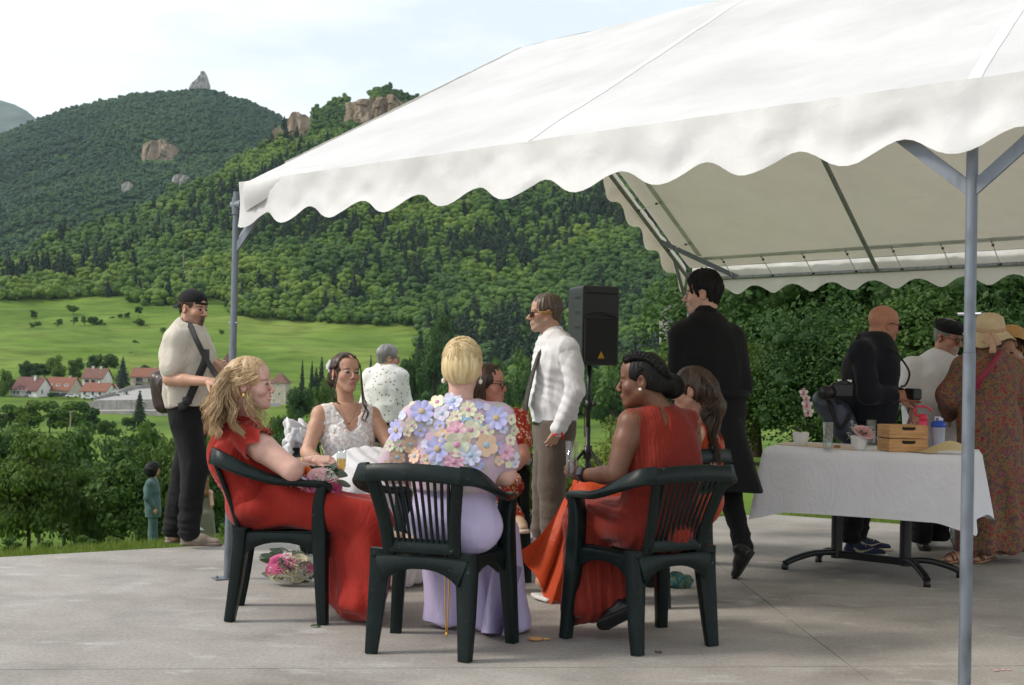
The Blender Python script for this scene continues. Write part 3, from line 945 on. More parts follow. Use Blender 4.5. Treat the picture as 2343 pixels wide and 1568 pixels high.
def car(x,y,Y,rz,mat,label):
 p=W(x,y,Y)
 t=thing('parked_car',label,'car',p,rz,'cars parked in front of the village houses')
 prof=[(-2.1,.35),(-2.1,.85),(-1.75,.95),(-1.2,1.42),(.35,1.45),(1.05,.98),(1.95,.82),(2.1,.6),(2.1,.35)]
 v=[(x_,-.85,z)for x_,z in prof]+[(x_,.85,z)for x_,z in prof];n=len(prof)
 f=[tuple(range(n)),tuple(range(2*n-1,n-1,-1))]+[(i,i+n,(i+1)%n+n,(i+1)%n)for i in range(n)]
 mbpart('body',MB().add(v,f),mat,t)
 gl=MB()
 for s in(-1,1):gl.box((-.35,s*.86,1.16),(1.7,.02,.36))
 mbpart('window',gl,GLASSD,t)
 for sx in(-1.3,1.3):
  for s in(-1,1):
   mbpart('wheel',MB().lathe([(0,-.1),(.33,-.1),(.33,.1),(0,.1)],n=12,ax=[[1,0,0],[0,0,1],[0,-1,0]]).add([],[])if False else MB().tube([(sx,s*.8-.1,.33),(sx,s*.8+.1,.33)],.33,12),TYRE,t)
 return t
car(165,910,446,.2,CARW,'white car parked before the beige farmhouse')
car(150,909,447,.3,CARD,'dark car parked left of the white car at the beige farmhouse')
car(203,914,443,.1,CARW,'white car at the left corner of the white cottage')
car(221,914,443,-.2,CARW,'white car parked under the right windows of the white cottage')
car(272,905,430,.9,CARW,'white car standing on the ramp right of the white cottage')
def pole(x,yb,yt,Y,r,label,arms=False):
 a,b=W(x,yb,Y),W(x,yt,Y);b[0]=a[0]
 t=thing('utility_pole',label,'pole',a)
 mbpart('shaft',MB().tube([a-V3(0,0,1),b],[r,r*.7],8),M('pole_wood',(.30,.26,.21),rough=.9),t,world=True)
 mbpart('cap',MB().box(b,(r*5,r*1.4,r*1.2)),M('pole_iron',(.3,.3,.3),rough=.6),t,world=True)
pole(160.5,987,942,250,.14,'wooden utility pole at the edge of the valley field')
pole(419,610,578,790,.22,'pale pylon pole standing among the trees of the hillside')
pole(433,650,618,765,.16,'slim pole in the trees right above the photographer')
# --- single trees and shrubs
for i,(x,yb,Y,w,h,kind,lab,nm)in enumerate([(167,713,715,38,20,'bush','dark low shrub alone near the top of the meadow','meadow_shrub'),(76,727,705,28,18,'bush','round dark shrub on the grassy bank at upper left of the meadow','meadow_shrub'),(132,757,680,36,32,'open','thin open tree, left one of the meadow group','meadow_tree'),(169,750,682,30,30,'open','thin tree between its two neighbours on the meadow','meadow_tree'),(193,754,680,26,36,'open','upright open tree with dark bole in the meadow group','meadow_tree'),(213,752,681,28,34,'mid','fuller tree at the right of the open meadow trees','meadow_tree'),(232,748,682,24,18,'bush','small dark shrub trailing right of the meadow trees','meadow_shrub'),(273,729,702,20,14,'bush','small shrub in the row across the meadow','meadow_shrub'),(258,732,702,22,8,'bush','lowest shrub in the row across the meadow','meadow_shrub'),(292,728,703,22,14,'bush','shrub next to the tall thin bush of the meadow','meadow_shrub'),(317,722,706,20,26,'mid','upright bush above the broad bush on the meadow','meadow_shrub'),(323,749,684,40,24,'bush','broad dark bush left of the photographer\'s cap','meadow_shrub'),(72,754,680,22,16,'bush','shrub on the bank at left of the meadow','meadow_shrub'),(86,752,682,18,20,'mid','small tree on the bank at left of the meadow','meadow_tree'),(136,787,645,25,20,'open','little tree just above the broad meadow tree','meadow_tree'),(158,817,612,54,35,'mid','broad round meadow tree with a bare earth patch below','meadow_tree'),(308,797,632,28,20,'bush','dark bush above the round tree at the photographer\'s back','meadow_shrub'),(308,836,590,38,40,'mid','round light green tree at the photographer\'s back','meadow_tree'),(372,768,660,28,22,'open','pale bush just left of the photographer\'s chest','meadow_shrub'),(119,802,630,10,10,'bush','tiny bush left of the broad meadow tree','meadow_shrub'),(82,780,655,10,9,'bush','tiny bush below the meadow bank','meadow_shrub'),(3,768,660,14,18,'bush','dark bush cut by the left picture edge on the meadow','meadow_shrub'),(22,800,625,50,20,'bush','low hedge of bushes at far left of the meadow','meadow_shrub'),(58,806,622,40,14,'bush','long low bush above the village at left','meadow_shrub'),(6,818,610,24,26,'mid','tree at the left picture edge above the village','meadow_tree'),(520,701,740,24,16,'bush','dark shrub right behind the left tent pole','meadow_shrub'),(507,768,655,17,17,'bush','round shrub left of the left tent pole','meadow_shrub'),(40,765,668,16,8,'bush','flat bush on the left meadow slope','meadow_shrub'),]):
 vtree(x,yb,Y,w,h,kind,lab,nm,'shrubs and trees on the meadow')
for x,yb,Y,w,h,kind,lab in[(100,872,500,70,50,'mid','broad light green tree behind the orange roofed farmhouse'),(62,880,492,60,58,'mid','dark green tree behind the wine red roof'),(128,872,495,56,60,'wood','dark tree standing between the farmhouse and the meadow'),(172,868,505,52,54,'mid','tall tree left of the tall village house'),(215,850,520,46,46,'wood','tree behind the roof of the tall village house'),(245,848,520,56,50,'mid','bright tree right of the tall village house'),(280,872,500,44,58,'ced','blue grey cedar behind the long beige house'),(276,893,470,38,42,'ced','dark round yew left of the long beige house'),(18,908,470,40,60,'wood','tree at the left end of the village'),(8,925,450,40,80,'wood','dark tree at the left picture edge by the village'),(117,912,444,26,18,'bush','small round bush against the farmhouse wall'),(330,868,510,40,34,'wood','tree behind the roof of the long beige house'),(50,940,440,30,26,'bush','bush below the scaffolded house'),(290,908,428,12,14,'bush','small bush on the village ramp'),(272,910,424,10,10,'bush','smallest bush on the village ramp'),]:
 vtree(x,yb,Y,w,h,kind,lab,group='trees round the village')
for x,yb,w,h,lab in[(28,985,90,66,'dark tree at the left of the thick tree row below the village'),(70,985,92,76,'dark round tree second in the thick row below the village'),(112,984,94,74,'dark tree in the middle of the thick row below the village'),(152,984,92,74,'dark tree right of the middle in the thick row below the village'),(190,982,80,70,'last tall tree at the right of the thick row below the village'),(218,984,40,34,'low dark bush ending the thick tree row'),(-20,988,90,60,'dark tree cut by the left edge in the thick row')]:
 vtree(x,yb+4,300,w*1.1,h,'bush',lab,group='row of dark trees below the village')
vtree(318,984,330,50,94,'con','dark spruce in front of the grey retaining wall')
vtree(290,984,328,44,36,'mid','leafy bush at the left foot of the dark spruce')
vtree(345,984,328,40,24,'bush','low bush at the right foot of the dark spruce')
vtree(243,1008,240,48,58,'mid','round green tree alone on the valley field')
vtree(265,1000,250,30,26,'bush','bush right of the round green field tree')
for x,yb,w,h,lab in[(690,884,22,64,'left thin spruce of the group left of the bride'),(712,884,24,62,'second thin spruce left of the bride'),(734,886,30,74,'dark pine just behind the bride\'s hair'),(722,890,40,50,'short spruce below the dark pine'),(752,884,26,54,'spruce above the bride\'s left ear'),(846,900,24,92,'tall spruce left of the grey haired man'),(864,900,22,82,'second spruce behind the grey haired man')]:
 vtree(x,yb+30,430,w*1.15,h+30,'con',lab,group='spruces behind the bride')
for x,yb,Y,w,h,lab,kd in[(678,955,300,84,92,'big round green tree right of the stone tower','mid'),(738,960,290,70,100,'tree between the round green tree and the bride','mid'),(640,990,200,60,64,'bright tree under the stone tower','mid'),(672,1010,170,80,80,'bright green tree behind the white bow','mid'),(620,1020,150,70,60,'dark tree behind the bridesmaid\'s hair','wood'),(780,930,420,70,60,'tree hidden behind the bride','wood'),(880,930,360,80,110,'tall green tree behind the floral shirt','wood'),(940,940,340,90,150,'tall pale green tree right of the grey haired man','mid'),(990,880,420,70,130,'dark tree in front of the meadow\'s right end','wood'),(1040,960,330,90,140,'dark tree behind the blonde short hair','wood'),(1130,940,360,90,120,'tree behind the woman with glasses','wood'),(1190,930,380,80,130,'dark tree left of the man with sunglasses','wood'),(1010,800,520,80,90,'round tree at the right edge of the meadow','wood'),(1440,880,330,100,110,'pale willow like tree right of the loudspeaker','mid'),(1400,930,300,120,90,'dark tree under the loudspeaker','wood'),(1480,920,310,100,100,'tree behind the braided hair','wood'),(1340,900,340,90,110,'tree behind the loudspeaker stand','wood'),(1540,900,320,100,140,'tree beside the man in black','wood'),(1260,960,300,100,120,'tree behind the white shirt','wood')]:
 vtree(x,yb,Y,w,h,kd,lab,group='trees of the valley behind the party')
LL=[(-40,1190,62,190,260,'low'),(60,1245,58,200,290,'low'),(150,1235,66,190,260,'low'),(95,1180,86,190,220,'wood'),(210,1240,60,130,200,'low'),(280,1225,58,180,240,'low'),(255,1150,92,170,180,'low'),(20,1150,96,160,190,'wood'),(345,1190,70,140,200,'low'),(410,1200,66,150,230,'low'),(480,1215,60,150,220,'low'),(560,1200,68,150,230,'low'),(180,1120,105,150,160,'wood'),(330,1120,110,150,160,'wood'),(440,1110,115,130,150,'low'),(520,1110,110,150,170,'wood'),(620,1170,75,140,200,'low'),(700,1180,70,150,230,'wood'),(780,1190,72,160,230,'wood'),(-130,1190,60,180,230,'wood'),(50,1090,130,120,130,'low')]
LLN=['leftmost low tree below the lawn','big dark tree at the left below the lawn','wide tree above the grass edge left of the man in green','tree behind the two front trees of the lower left wood','small dark tree just left of the man in green','broad bright tree behind the curly haired man','round tree above the curly haired man','tree at the left edge behind the lower wood','tree between the curly haired man and the photographer','tree behind the photographer\'s trousers','tree right of the photographer\'s knees','tree behind the bridesmaid\'s chair','far tree in the gap of the lower left wood','dark far tree behind the broad bright tree','far tree behind the photographer\'s bag','far tree behind the bridesmaid\'s back','tree hidden behind the bridesmaid','dark tree behind the bride\'s bow','dark tree behind the bride\'s skirt','tree just outside the left edge below the lawn','highest far tree of the lower left wood']
for(x,yb,Y,w,h,kd),lab in zip(LL,LLN):
 vtree(x,yb,Y,w*1.05,h*.98,kd,lab,group='trees of the lower left wood')
for i,(x,yb,Y,w,h)in enumerate([(20,1262,30,70,40),(110,1262,31,80,36),(190,1255,32,70,40),(255,1248,32,60,34),(420,1235,36,80,60),(520,1235,35,80,50)]):
 vtree(x,yb,Y,w,h,'bush',['low bush at the left end of the lawn edge','low bush second along the lawn edge','bush in the middle of the lawn edge','bush just left of the man in green at the lawn edge','bush behind the photographer\'s shoes','bush at the lawn edge behind the left tent pole'][i],'lawn_edge_shrub','bushes along the lawn edge')
GT=[crown_mesh('crown',LEAF_NEAR,201+i,6.2,(3.0,2.6,3.3)[i],44,20000,.135,base=.0,shape='round',core=.30)for i in range(3)]
GB=[crown_mesh('crown',LEAF_LIME,221+i,2.2,1.15,22,7000,.075,base=.0,core=.35)for i in range(2)]
TRG=trunk_mesh('trunk',8,5.4,.13,1.7,6,.8)
GD=[(12.6,23.5,1.0,0),(9.4,21.5,.92,1),(6.9,20.5,.80,2),(5.6,22.5,1.02,0),(10.8,26.5,1.35,1),(7.6,25.5,1.2,2),(13.8,27.5,1.4,0),(15.5,24.0,1.1,2),(5.2,27.5,.95,1),(8.4,18.6,.52,0),(11.2,19.2,.55,2),(5.55,18.4,.50,1),(6.9,17.8,.42,2),(4.4,18.6,.46,0),(4.75,17.2,.33,1),(6.1,18.9,.50,2),(7.8,17.6,.44,0),(9.7,18.2,.52,2),(12.6,18.6,.60,1)]
GN=['leafy tree behind the straw hats at the right edge','dense tree behind the bald man','tree with drooping leaf clumps left of the bald man','tree right behind the shoulder of the man in black','tall dark tree behind the beret','tall tree above the orchid','tall tree outside the right edge','tree beyond the right edge of the tent','dark tree under the back corner of the tent','low dense shrub behind the table','low dense shrub behind the women in straw hats','low shrub behind the man in the long black coat','small shrub behind the orchid','low shrub left of the table behind the walking man','lowest shrub just left of the table','leafy shrub behind the camera bag','low shrub behind the pine boxes','shrub behind the man in the flat cap','shrub at the right edge behind the second table']
for(x,y,s,k),lab in zip(GD,GN,strict=True):
 t=thing('garden_tree',lab,'tree',(x,y,tz(x,y)-.15),x*2.1,'garden trees behind the tent')
 t.scale=(s*1.05,s*1.05,s*.98)
 part('trunk',TRG,t);part('crown',GT[k],t)
BD=[(-.10,15.5,.92,0),(.62,16.5,.62,1),(1.30,15.2,.50,0),(1.75,16.6,.55,1),(-1.05,17.5,.85,1),(1.0,19.5,.62,0),(3.0,19.5,.95,1),(-2.2,20,.85,0)]
BN=['yellow green shrub behind the woman with glasses','yellow green shrub behind the white trousers pocket','bright shrub left of the loudspeaker stand','bright shrub right of the loudspeaker stand','yellow green shrub behind the floral shirt','lime shrub at the foot of the loudspeaker stand','tall lime shrub left of the man in black','green shrub behind the bride']
for(x,y,s,k),lab in zip(BD,BN):
 z0=tz(x,y)
 t=thing('garden_shrub',lab,'shrub',(x,y,z0-.05),x*3.0,'yellow green shrubs at the lawn edge')
 t.scale=(s,s,s*1.05)
 part('crown',GB[k],t);part('trunk',trunk_mesh('trunk',9+k,1.6,.04,.6,4,.8)if k==0 else BUSH_TR if 'BUSH_TR' in globals()else trunk_mesh('trunk',10,1.6,.04,.6,4,.8),t)
# ---- crowns standing alone at the wood edge also feed the forest
PROTO_B=[];PROTO_M=[]
for i,(x,y,Y,me)in enumerate([(452,700,755,FAR_B[0]),(575,722,735,FAR_B[1]),(640,726,735,FAR_B[2]),(700,735,730,FAR_C[0]),(245,686,770,FAR_C[1])]):
 p=W(x,y,Y);z0=tz(p[0],Y)
 t=thing('wood_edge_tree',['round tree at the wood edge above the photographer\'s face','tree at the wood edge right of the left tent pole','broad tree at the lower wood edge above the bridesmaid','spruce at the lower wood edge above the bride','spruce at the wood edge on the left meadow'][i],'tree',(p[0],Y,z0-.4),0,'trees at the wood edge')
 t.scale=(12,12,13)
 part('trunk',TR_U,t);PROTO_B.append(part('crown',me,t))
for i,(X_,Y_)in enumerate([(-640,2080),(-590,2110)]):
 t=thing('mountain_tree',['single round tree in the woods of the far mountain, left of the pale cliff','second round tree in the woods of the far mountain, left of the pale cliff'][i],'tree',(X_,Y_,float(mountain_z(np.array([X_]),np.array([Y_]))[0])-1),0,'trees on the far mountain')
 t.scale=(20,20,18)
 part('trunk',TR_U,t);PROTO_M.append(part('crown',MTN_B[i],t))
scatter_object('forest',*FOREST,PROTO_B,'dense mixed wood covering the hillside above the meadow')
scatter_object('mountain_forest',*MFOREST,PROTO_M,'dark woods covering the far mountain')
# --- haze
def make_haze():
 m=bpy.data.materials.new('haze_air');m.use_nodes=True;t=m.node_tree
 for n in list(t.nodes):t.nodes.remove(n)
 o=t.nodes.new('ShaderNodeOutputMaterial');v=t.nodes.new('ShaderNodeVolumePrincipled')
 v.inputs['Color'].default_value=(.66,.83,1.0,1);v.inputs['Density'].default_value=4.0e-5;v.inputs['Anisotropy'].default_value=.0
 t.links.new(v.outputs[0],o.inputs['Volume'])
 b=MB().box((0,3500,700),(12400,7600,1480))
 ob=mbpart('haze',b,m)
 ob['kind']='stuff';ob['label']='thin pale blue air between the terrace and the mountains'
make_haze()
# --- terrace
def conc_mat():
 m,t,b,out=newmat('terrace_concrete')
 geo=nd(t,'ShaderNodeNewGeometry')
 def noise(sc,det,rough=.6):
  mp_=nd(t,'ShaderNodeMapping');mp_.inputs['Scale'].default_value=sc
  t.links.new(geo.outputs['Position'],mp_.inputs['Vector'])
  n=nd(t,'ShaderNodeTexNoise',Scale=1.0,Detail=det,Roughness=rough)
  t.links.new(mp_.outputs['Vector'],n.inputs['Vector'])
  return n.outputs['Fac']
 a=ramp(t,noise((.9,.9,1),6,.65),[(.30,(.245,.226,.20)),(.5,(.33,.309,.28)),(.72,(.41,.389,.36))])
 stains=ramp(t,noise((1.7,2.6,1),5),[(.50,1.0),(.60,.88),(.74,.68)])
 pale=ramp(t,noise((2.6,5.0,1),4),[(.58,0.0),(.72,.75)])
 grain=ramp(t,noise((55,55,1),3,.7),[(.3,.80),(.7,1.18)])
 m1=nd(t,'ShaderNodeMixRGB',blend_type='MULTIPLY',Fac=1.0);t.links.new(a.outputs['Color'],m1.inputs['Color1']);t.links.new(stains.outputs['Color'],m1.inputs['Color2'])
 m2=nd(t,'ShaderNodeMixRGB',blend_type='MIX');t.links.new(pale.outputs['Color'],m2.inputs['Fac']);t.links.new(m1.outputs['Color'],m2.inputs['Color1']);m2.inputs['Color2'].default_value=(.46,.45,.43,1)
 m3=nd(t,'ShaderNodeMixRGB',blend_type='MULTIPLY',Fac=1.0);t.links.new(m2.outputs['Color'],m3.inputs['Color1']);t.links.new(grain.outputs['Color'],m3.inputs['Color2'])
 t.links.new(m3.outputs['Color'],b.inputs['Base Color'])
 rr=ramp(t,noise((1.7,2.6,1),5),[(.3,.85),(.7,.6)]);t.links.new(rr.outputs['Color'],b.inputs['Roughness'])
 b.inputs['Specular IOR Level'].default_value=.25
 bp=nd(t,'ShaderNodeBump',Strength=.35,Distance=.004);t.links.new(noise((70,70,1),4,.7),bp.inputs['Height']);t.links.new(bp.outputs['Normal'],b.inputs['Normal'])
 return m
MAT_CONC=conc_mat()
eL0=G(0,1275,0);eL1=G(515,1246,0);eR0=G(1700,1172,0);eR1=G(2150,1206,0)
dl=nrm(eL1-eL0);dr=nrm(eR1-eR0)
A_=np.array([[dl[0],-dr[0]],[dl[1],-dr[1]]]);s_=np.linalg.solve(A_,(eR0-eL1)[:2])
CORNER=eL1+dl*s_[0]
pL=eL0-dl*9;pR=eR1+dr*9
OUT=[pL,CORNER,pR,V3(14,-6,0),V3(-9,-6,0)]
def clip_poly(poly,p,n):
 res=[]
 for i in range(len(poly)):
  a,b=poly[i],poly[(i+1)%len(poly)]
  da,db=np.dot(a-p,n),np.dot(b-p,n)
  if da<=0:res.append(a)
  if(da<0)!=(db<0)and abs(da-db)>1e-9:
   res.append(a+(b-a)*(da/(da-db)))
 return res
jA0,jA1=G(0,1532),G(1600,1526);jB0,jB1=G(1640,1290),G(2000,1566)
nA=nrm(np.cross(jA1-jA0,V3(0,0,1)));nB=nrm(np.cross(jB1-jB0,V3(0,0,1)))
gap=.003
secs=[]
for sa in(1,-1):
 for sb in(1,-1):
  q=clip_poly(OUT,jA0+nA*sa*-gap,nA*sa)
  q=clip_poly(q,jB0+nB*sb*-gap,nB*sb)
  if len(q)>=3:secs.append(q)
terr=tag(bpy.data.objects.new('terrace',None),'grey concrete terrace slab with saw cut joints',None,None,'structure')
COL.objects.link(terr)
for q in secs:
 n=len(q)
 v=q+[p-V3(0,0,.16)for p in q]
 f=[tuple(range(n))]+[(i,i+n,(i+1)%n+n,(i+1)%n)for i in range(n)]
 if sum(q[i][0]*q[(i+1)%n][1]-q[(i+1)%n][0]*q[i][1]for i in range(n))<0:f=[tuple(reversed(p))for p in f]
 mbpart('slab_section',MB().add(v,f),MAT_CONC,terr)
jb=MB().add([p-V3(0,0,.012)for p in OUT],[(4,3,2,1,0)])
mbpart('joint_filler',jb,M('joint_dirt',(.17,.155,.14),rough=1),terr)
GRASS=leaf_mat('lawn_blades',[(0,(.085,.15,.018)),(.5,(.14,.21,.028)),(1,(.22,.25,.06))],transl=.35,rough=.6)
def blades(n,ptf,seed,h0,h1,w):
 rs_=np.random.RandomState(seed)
 P=ptf(rs_,n);n=len(P)
 a=rs_.rand(n)*6.28;h=rs_.uniform(h0,h1,n);ln=rs_.normal(0,.35,(n,2))*h[:,None]
 d=np.stack([np.cos(a),np.sin(a),a*0],-1)*w
 tip=P+np.concatenate([ln,h[:,None]],1)
 v=np.stack([P-d,P+d,tip],1).reshape(-1,3)
 cols=np.repeat(np.clip(rs_.normal(.5,.25,n),0,1),3)[:,None]*np.ones(3)
 return v,np.arange(3*n).reshape(n,3),cols
def strip(rs_,n):
 k=rs_.rand(n);
 P=pL+(CORNER-pL)*k[:,None];nn=nrm(np.cross(V3(0,0,1),dl));nn=nn if nn[1]>0 else-nn
 P=P+nn*(rs_.rand(n)**1.4*3.2+.02)[:,None]
 Q=CORNER+(pR-CORNER)*rs_.rand(n)[:,None];n2=nrm(np.cross(V3(0,0,1),dr));n2=n2 if n2[1]>0 else-n2
 Q=Q+n2*(rs_.rand(n)**1.2*4.5+.02)[:,None]
 A=np.concatenate([P,Q])
 px,py=to_px(np.where(A[:,1:2]>1,A,[0,1,0]))
 A=A[(A[:,1]>5)&(px>-120)&(px<2450)]
 A[:,2]=terrain_z(A[:,0],A[:,1])-.01
 return A
v,f,c=blades(90000,strip,3,.03,.075,.004)
lawn=part('grass',mesh_np('grass',v,f,GRASS,False,c));tag(lawn,'short lawn grass along the edge of the terrace',None,None,'stuff')
# --- party tent
def fabric_mat(name,col,transl,dirt=.10,bump=.25):
 m,t,b,out=newmat(name)
 vec=coords(t,(1,1,1))
 n=nd(t,'ShaderNodeTexNoise',Scale=1.3,Detail=6.0,Roughness=.65);t.links.new(vec,n.inputs['Vector'])
 r=ramp(t,n.outputs['Fac'],[(.3,mul(col,1-dirt)),(.62,col)])
 v2=coords(t,(3,3,40));n3=nd(t,'ShaderNodeTexNoise',Scale=1.0,Detail=3.0);t.links.new(v2,n3.inputs['Vector'])
 sc_=ramp(t,n3.outputs['Fac'],[(.66,1.0),(.80,.80)])
 mm=nd(t,'ShaderNodeMixRGB',blend_type='MULTIPLY',Fac=.8);t.links.new(r.outputs['Color'],mm.inputs['Color1']);t.links.new(sc_.outputs['Color'],mm.inputs['Color2'])
 t.links.new(mm.outputs['Color'],b.inputs['Base Color'])
 b.inputs['Roughness'].default_value=.5;b.inputs['Specular IOR Level'].default_value=.3
 n2=nd(t,'ShaderNodeTexNoise',Scale=7.0,Detail=4.0,Distortion=.6);t.links.new(vec,n2.inputs['Vector'])
 bp=nd(t,'ShaderNodeBump',Strength=bump,Distance=.022);t.links.new(n2.outputs['Fac'],bp.inputs['Height']);t.links.new(bp.outputs['Normal'],b.inputs['Normal'])
 tr=nd(t,'ShaderNodeBsdfTranslucent');tr.inputs['Color'].default_value=(.80,.69,.54,1)
 ms=nd(t,'ShaderNodeMixShader',Fac=transl)
 t.links.new(b.outputs['BSDF'],ms.inputs[1]);t.links.new(tr.outputs['BSDF'],ms.inputs[2]);t.links.new(ms.outputs['Shader'],out.inputs['Surface'])
 return m
PVC=fabric_mat('tent_canvas',(.74,.74,.735),.22,dirt=.20)
def galv(name,c=(.155,.175,.20)):
 m,t,b,out=newmat(name)
 vec=coords(t,(1,1,.35));n=nd(t,'ShaderNodeTexVoronoi',Scale=26.0);t.links.new(vec,n.inputs['Vector'])
 n2=nd(t,'ShaderNodeTexNoise',Scale=7.0,Detail=4.0);t.links.new(vec,n2.inputs['Vector'])
 ad=nd(t,'ShaderNodeMath',operation='ADD');t.links.new(n.outputs['Distance'],ad.inputs[0]);t.links.new(n2.outputs['Fac'],ad.inputs[1])
 r=ramp(t,ad.outputs[0],[(.5,mul(c,.72)),(1.0,mul(c,1.15))]);t.links.new(r.outputs['Color'],b.inputs['Base Color'])
 r2=ramp(t,n2.outputs['Fac'],[(.3,.42),(.7,.62)]);t.links.new(r2.outputs['Color'],b.inputs['Roughness'])
 b.inputs['Metallic'].default_value=.55
 return m
STEEL=galv('galvanised_steel');STEELD=galv('galvanised_dull',(.24,.25,.26))
RUBBER=M('rubber_black',(.015,.015,.016),rough=.6)
EZ=2.205
T1=W(542,424,7.485);T1[2]=EZ
T2=W(2226,220,4.45);T2[2]=EZ
T3=W(1577,637,13.0);T3[2]=EZ
uF=nrm((T2-T1)*(1,1,0))
T4d=W(2342,597,10.3);T4d[2]=EZ;uB=nrm((T4d-T3)*(1,1,0))
BAY=np.linalg.norm(T2-T1)
APEX=(T1+T3)/2;APEX=W(1196,120,APEX[1]);APEX[0]=((T1+T3)/2)[0]*.35+APEX[0]*.65
uR=nrm(uF+uB)
LEN=BAY*1.72
tent=thing('party_tent','large white party tent with a scalloped valance on galvanised steel poles','tent',(*((T1+T3)/2)[:2],0))
T1e,T3e,APe=T1+uF*LEN,T3+uB*LEN,APEX+uR*LEN
OFF=V3(0,0,.045)
def roof_face(a0,a1,r0,r1,nm,flip,nu=150,nv=34,seed=0):
 V=[];
 for j in range(nv+1):
  for i in range(nu+1):
   u,w=i/nu,j/nv
   p=(a0*(1-u)+a1*u)*(1-w)+(r0*(1-u)+r1*u)*w
   s=LEN*u
   bay=abs(math.sin(math.pi*s/(BAY/2)))
   sag=.045*bay**.7*math.sin(math.pi*min(1,w*1.02))+.007*float(vnoise(p*2.2+seed))+.004*float(vnoise(p*np.array([8,8,5])+seed))+.010*math.exp(-w*9)*float(vnoise(np.array([s*7,w*3,seed])))
   V.append(p+OFF-V3(0,0,sag*(1 if w>.02 else .2)))
 if seed==0:
  for c in(43,86,129):
   ii=[c,c+1];sv=[V[j*(nu+1)+i]+V3(0,0,.0025)for j in range(nv+1)for i in ii]
   SEAMS.append((np.array(sv),[(2*j,2*j+1,2*j+3,2*j+2)for j in range(nv)]))
 k=nu+1
 F=[(j*k+i,j*k+i+1,(j+1)*k+i+1,(j+1)*k+i)for j in range(nv)for i in range(nu)]
 if flip:F=[q[::-1]for q in F]
 return np.array(V),F
SEAMS=[]
T1c=T1+uF*.085
v,f=roof_face(T1c,T1e,APEX,APe,'front',False);wpart('roof_panel',v,f,PVC,tent)
SEAM=fabric_mat('tent_seam',(.755,.755,.75),.0)
for q in SEAMS:wpart('seam',q[0],q[1],SEAM,tent)
v,f=roof_face(T3,T3e,APEX,APe,'back',True,seed=5);wpart('roof_panel',v,f,PVC,tent)
def lerp(a,b,t):return a*(1-t)+b*t
def valance(a0,a1,outw,depth,amp,per,ph,n,nm,label=None,seed=0,curl=0.0,top=OFF):
 L=np.linalg.norm(a1-a0);u=(a1-a0)/L
 m=int(n);rows=9
 V=[]
 for i in range(m+1):
  s=L*i/m
  low=depth+amp*math.cos(2*math.pi*(s/per-ph))
  for j in range(rows+1):
   k=j/rows
   w=.020*math.sin(2*math.pi*s/per*1.0+1.2)*k+.018*float(vnoise(np.array([s*2.6,k*1.3,seed])))*k+.014*float(vnoise(np.array([s*9,k*2.5,seed+3.])))*(.3+k)+.006*(1-2*abs(float(vnoise(np.array([s*17+k*2,k*1.5,seed+8.])))))+.036
   w+=curl*k*math.exp(-s/.22)
   V.append(a0+u*s+top+outw*w-V3(0,0,low*k)+outw*.035*k*k)
 k=rows+1
 F=[(i*k+j,(i+1)*k+j,(i+1)*k+j+1,i*k+j+1)for i in range(m)for j in range(rows)]
 return np.array(V),F
oF=nrm(np.cross(uF,V3(0,0,1)));oF=oF if oF[1]<0 else-oF
oB=-nrm(np.cross(uB,V3(0,0,1)));oB=oB if oB[1]>0 else-oB
v,f=valance(T1c,T1e,oF,.224,.038,.422,.116,210,'valance',seed=1,curl=-.05)
wpart('valance',v,f,PVC,tent)
v,f=valance(T3,T3e,oB,.235,.040,.44,.25,150,'valance',seed=2)
wpart('valance',v,f,PVC,tent)
gF=nrm((T1-APEX)*(1,1,0));oG=nrm(np.cross(T3-T1,V3(0,0,1)));oG=oG if oG[0]<0 else-oG
v,f=valance(APEX,lerp(T1c,APEX,.12),oG,.21,.036,.44,.1,80,'valance',seed=3)
wpart('valance',v,f,PVC,tent)
v,f=valance(APEX,T3,oG,.21,.036,.44,.1,80,'valance',seed=4)
wpart('valance',v,f,PVC,tent)
fl=[]
pth=[(.10,.042),(.04,.046),(.012,.052),(.006,.078),(.03,.105),(.08,.118),(.14,.112),(.20,.092),(.26,.066),(.33,.046)]
pc=catmull([(q[0],q[1],i/9)for i,q in enumerate(pth)],4)
for q in pc:
 for j in range(9):
  k=j/8;s_=q[2]
  top=.052-.012*math.sin(s_*3.1);bot=-.17+.02*math.sin(s_*6)+.20*max(0,s_-.30)*1.35
  fl.append(T1c+uF*(q[0]+.045+.03*k*s_)+oF*(.012+.52*q[1]*(.55+.45*math.sin(math.pi*min(1,k*.8+.2))))+V3(0,0,top*(1-k)+bot*k))
F=[(i*9+j,(i+1)*9+j,(i+1)*9+j+1,i*9+j+1)for i in range(len(pc)-1)for j in range(8)]
wpart('corner_flap',np.array(fl),F,PVC,tent)
RP=.021
def post(p,label=None,foot=True,h=EZ):
 base=V3(p[0],p[1],0)
 o=mbpart('pole',MB().tube([base+V3(0,0,.006),V3(p[0],p[1],h*.60)],RP,16).tube([V3(p[0],p[1],h*.60+.001),V3(p[0],p[1],h)],RP*.93,16),STEEL,tent,world=True,smooth=False)
 autosmooth(o,40);o['kind']='thing'
 if foot:
  b=MB().box(base+V3(0,0,.004),(.16,.10,.006),rz=.5)
  bp=mbpart('base_plate',b,STEEL,tent,world=True)
  for s in(-1,1):
   c=base+V3(.062*s*math.cos(.5),.062*s*math.sin(.5),.012)
   part('bolt',MB().lathe([(.010,-.006),(.010,.006),(.006,.009),(0,.009)],n=8).mesh('bolt',STEELD),bp).location=c-wloc(tent)
 zb=h*.66
 bo=MB().tube([V3(p[0],p[1],zb)-uF*.042,V3(p[0],p[1],zb)+uF*.040],.006,8)
 mbpart('clamp_bolt',bo,STEELD,tent,world=True)
 return o
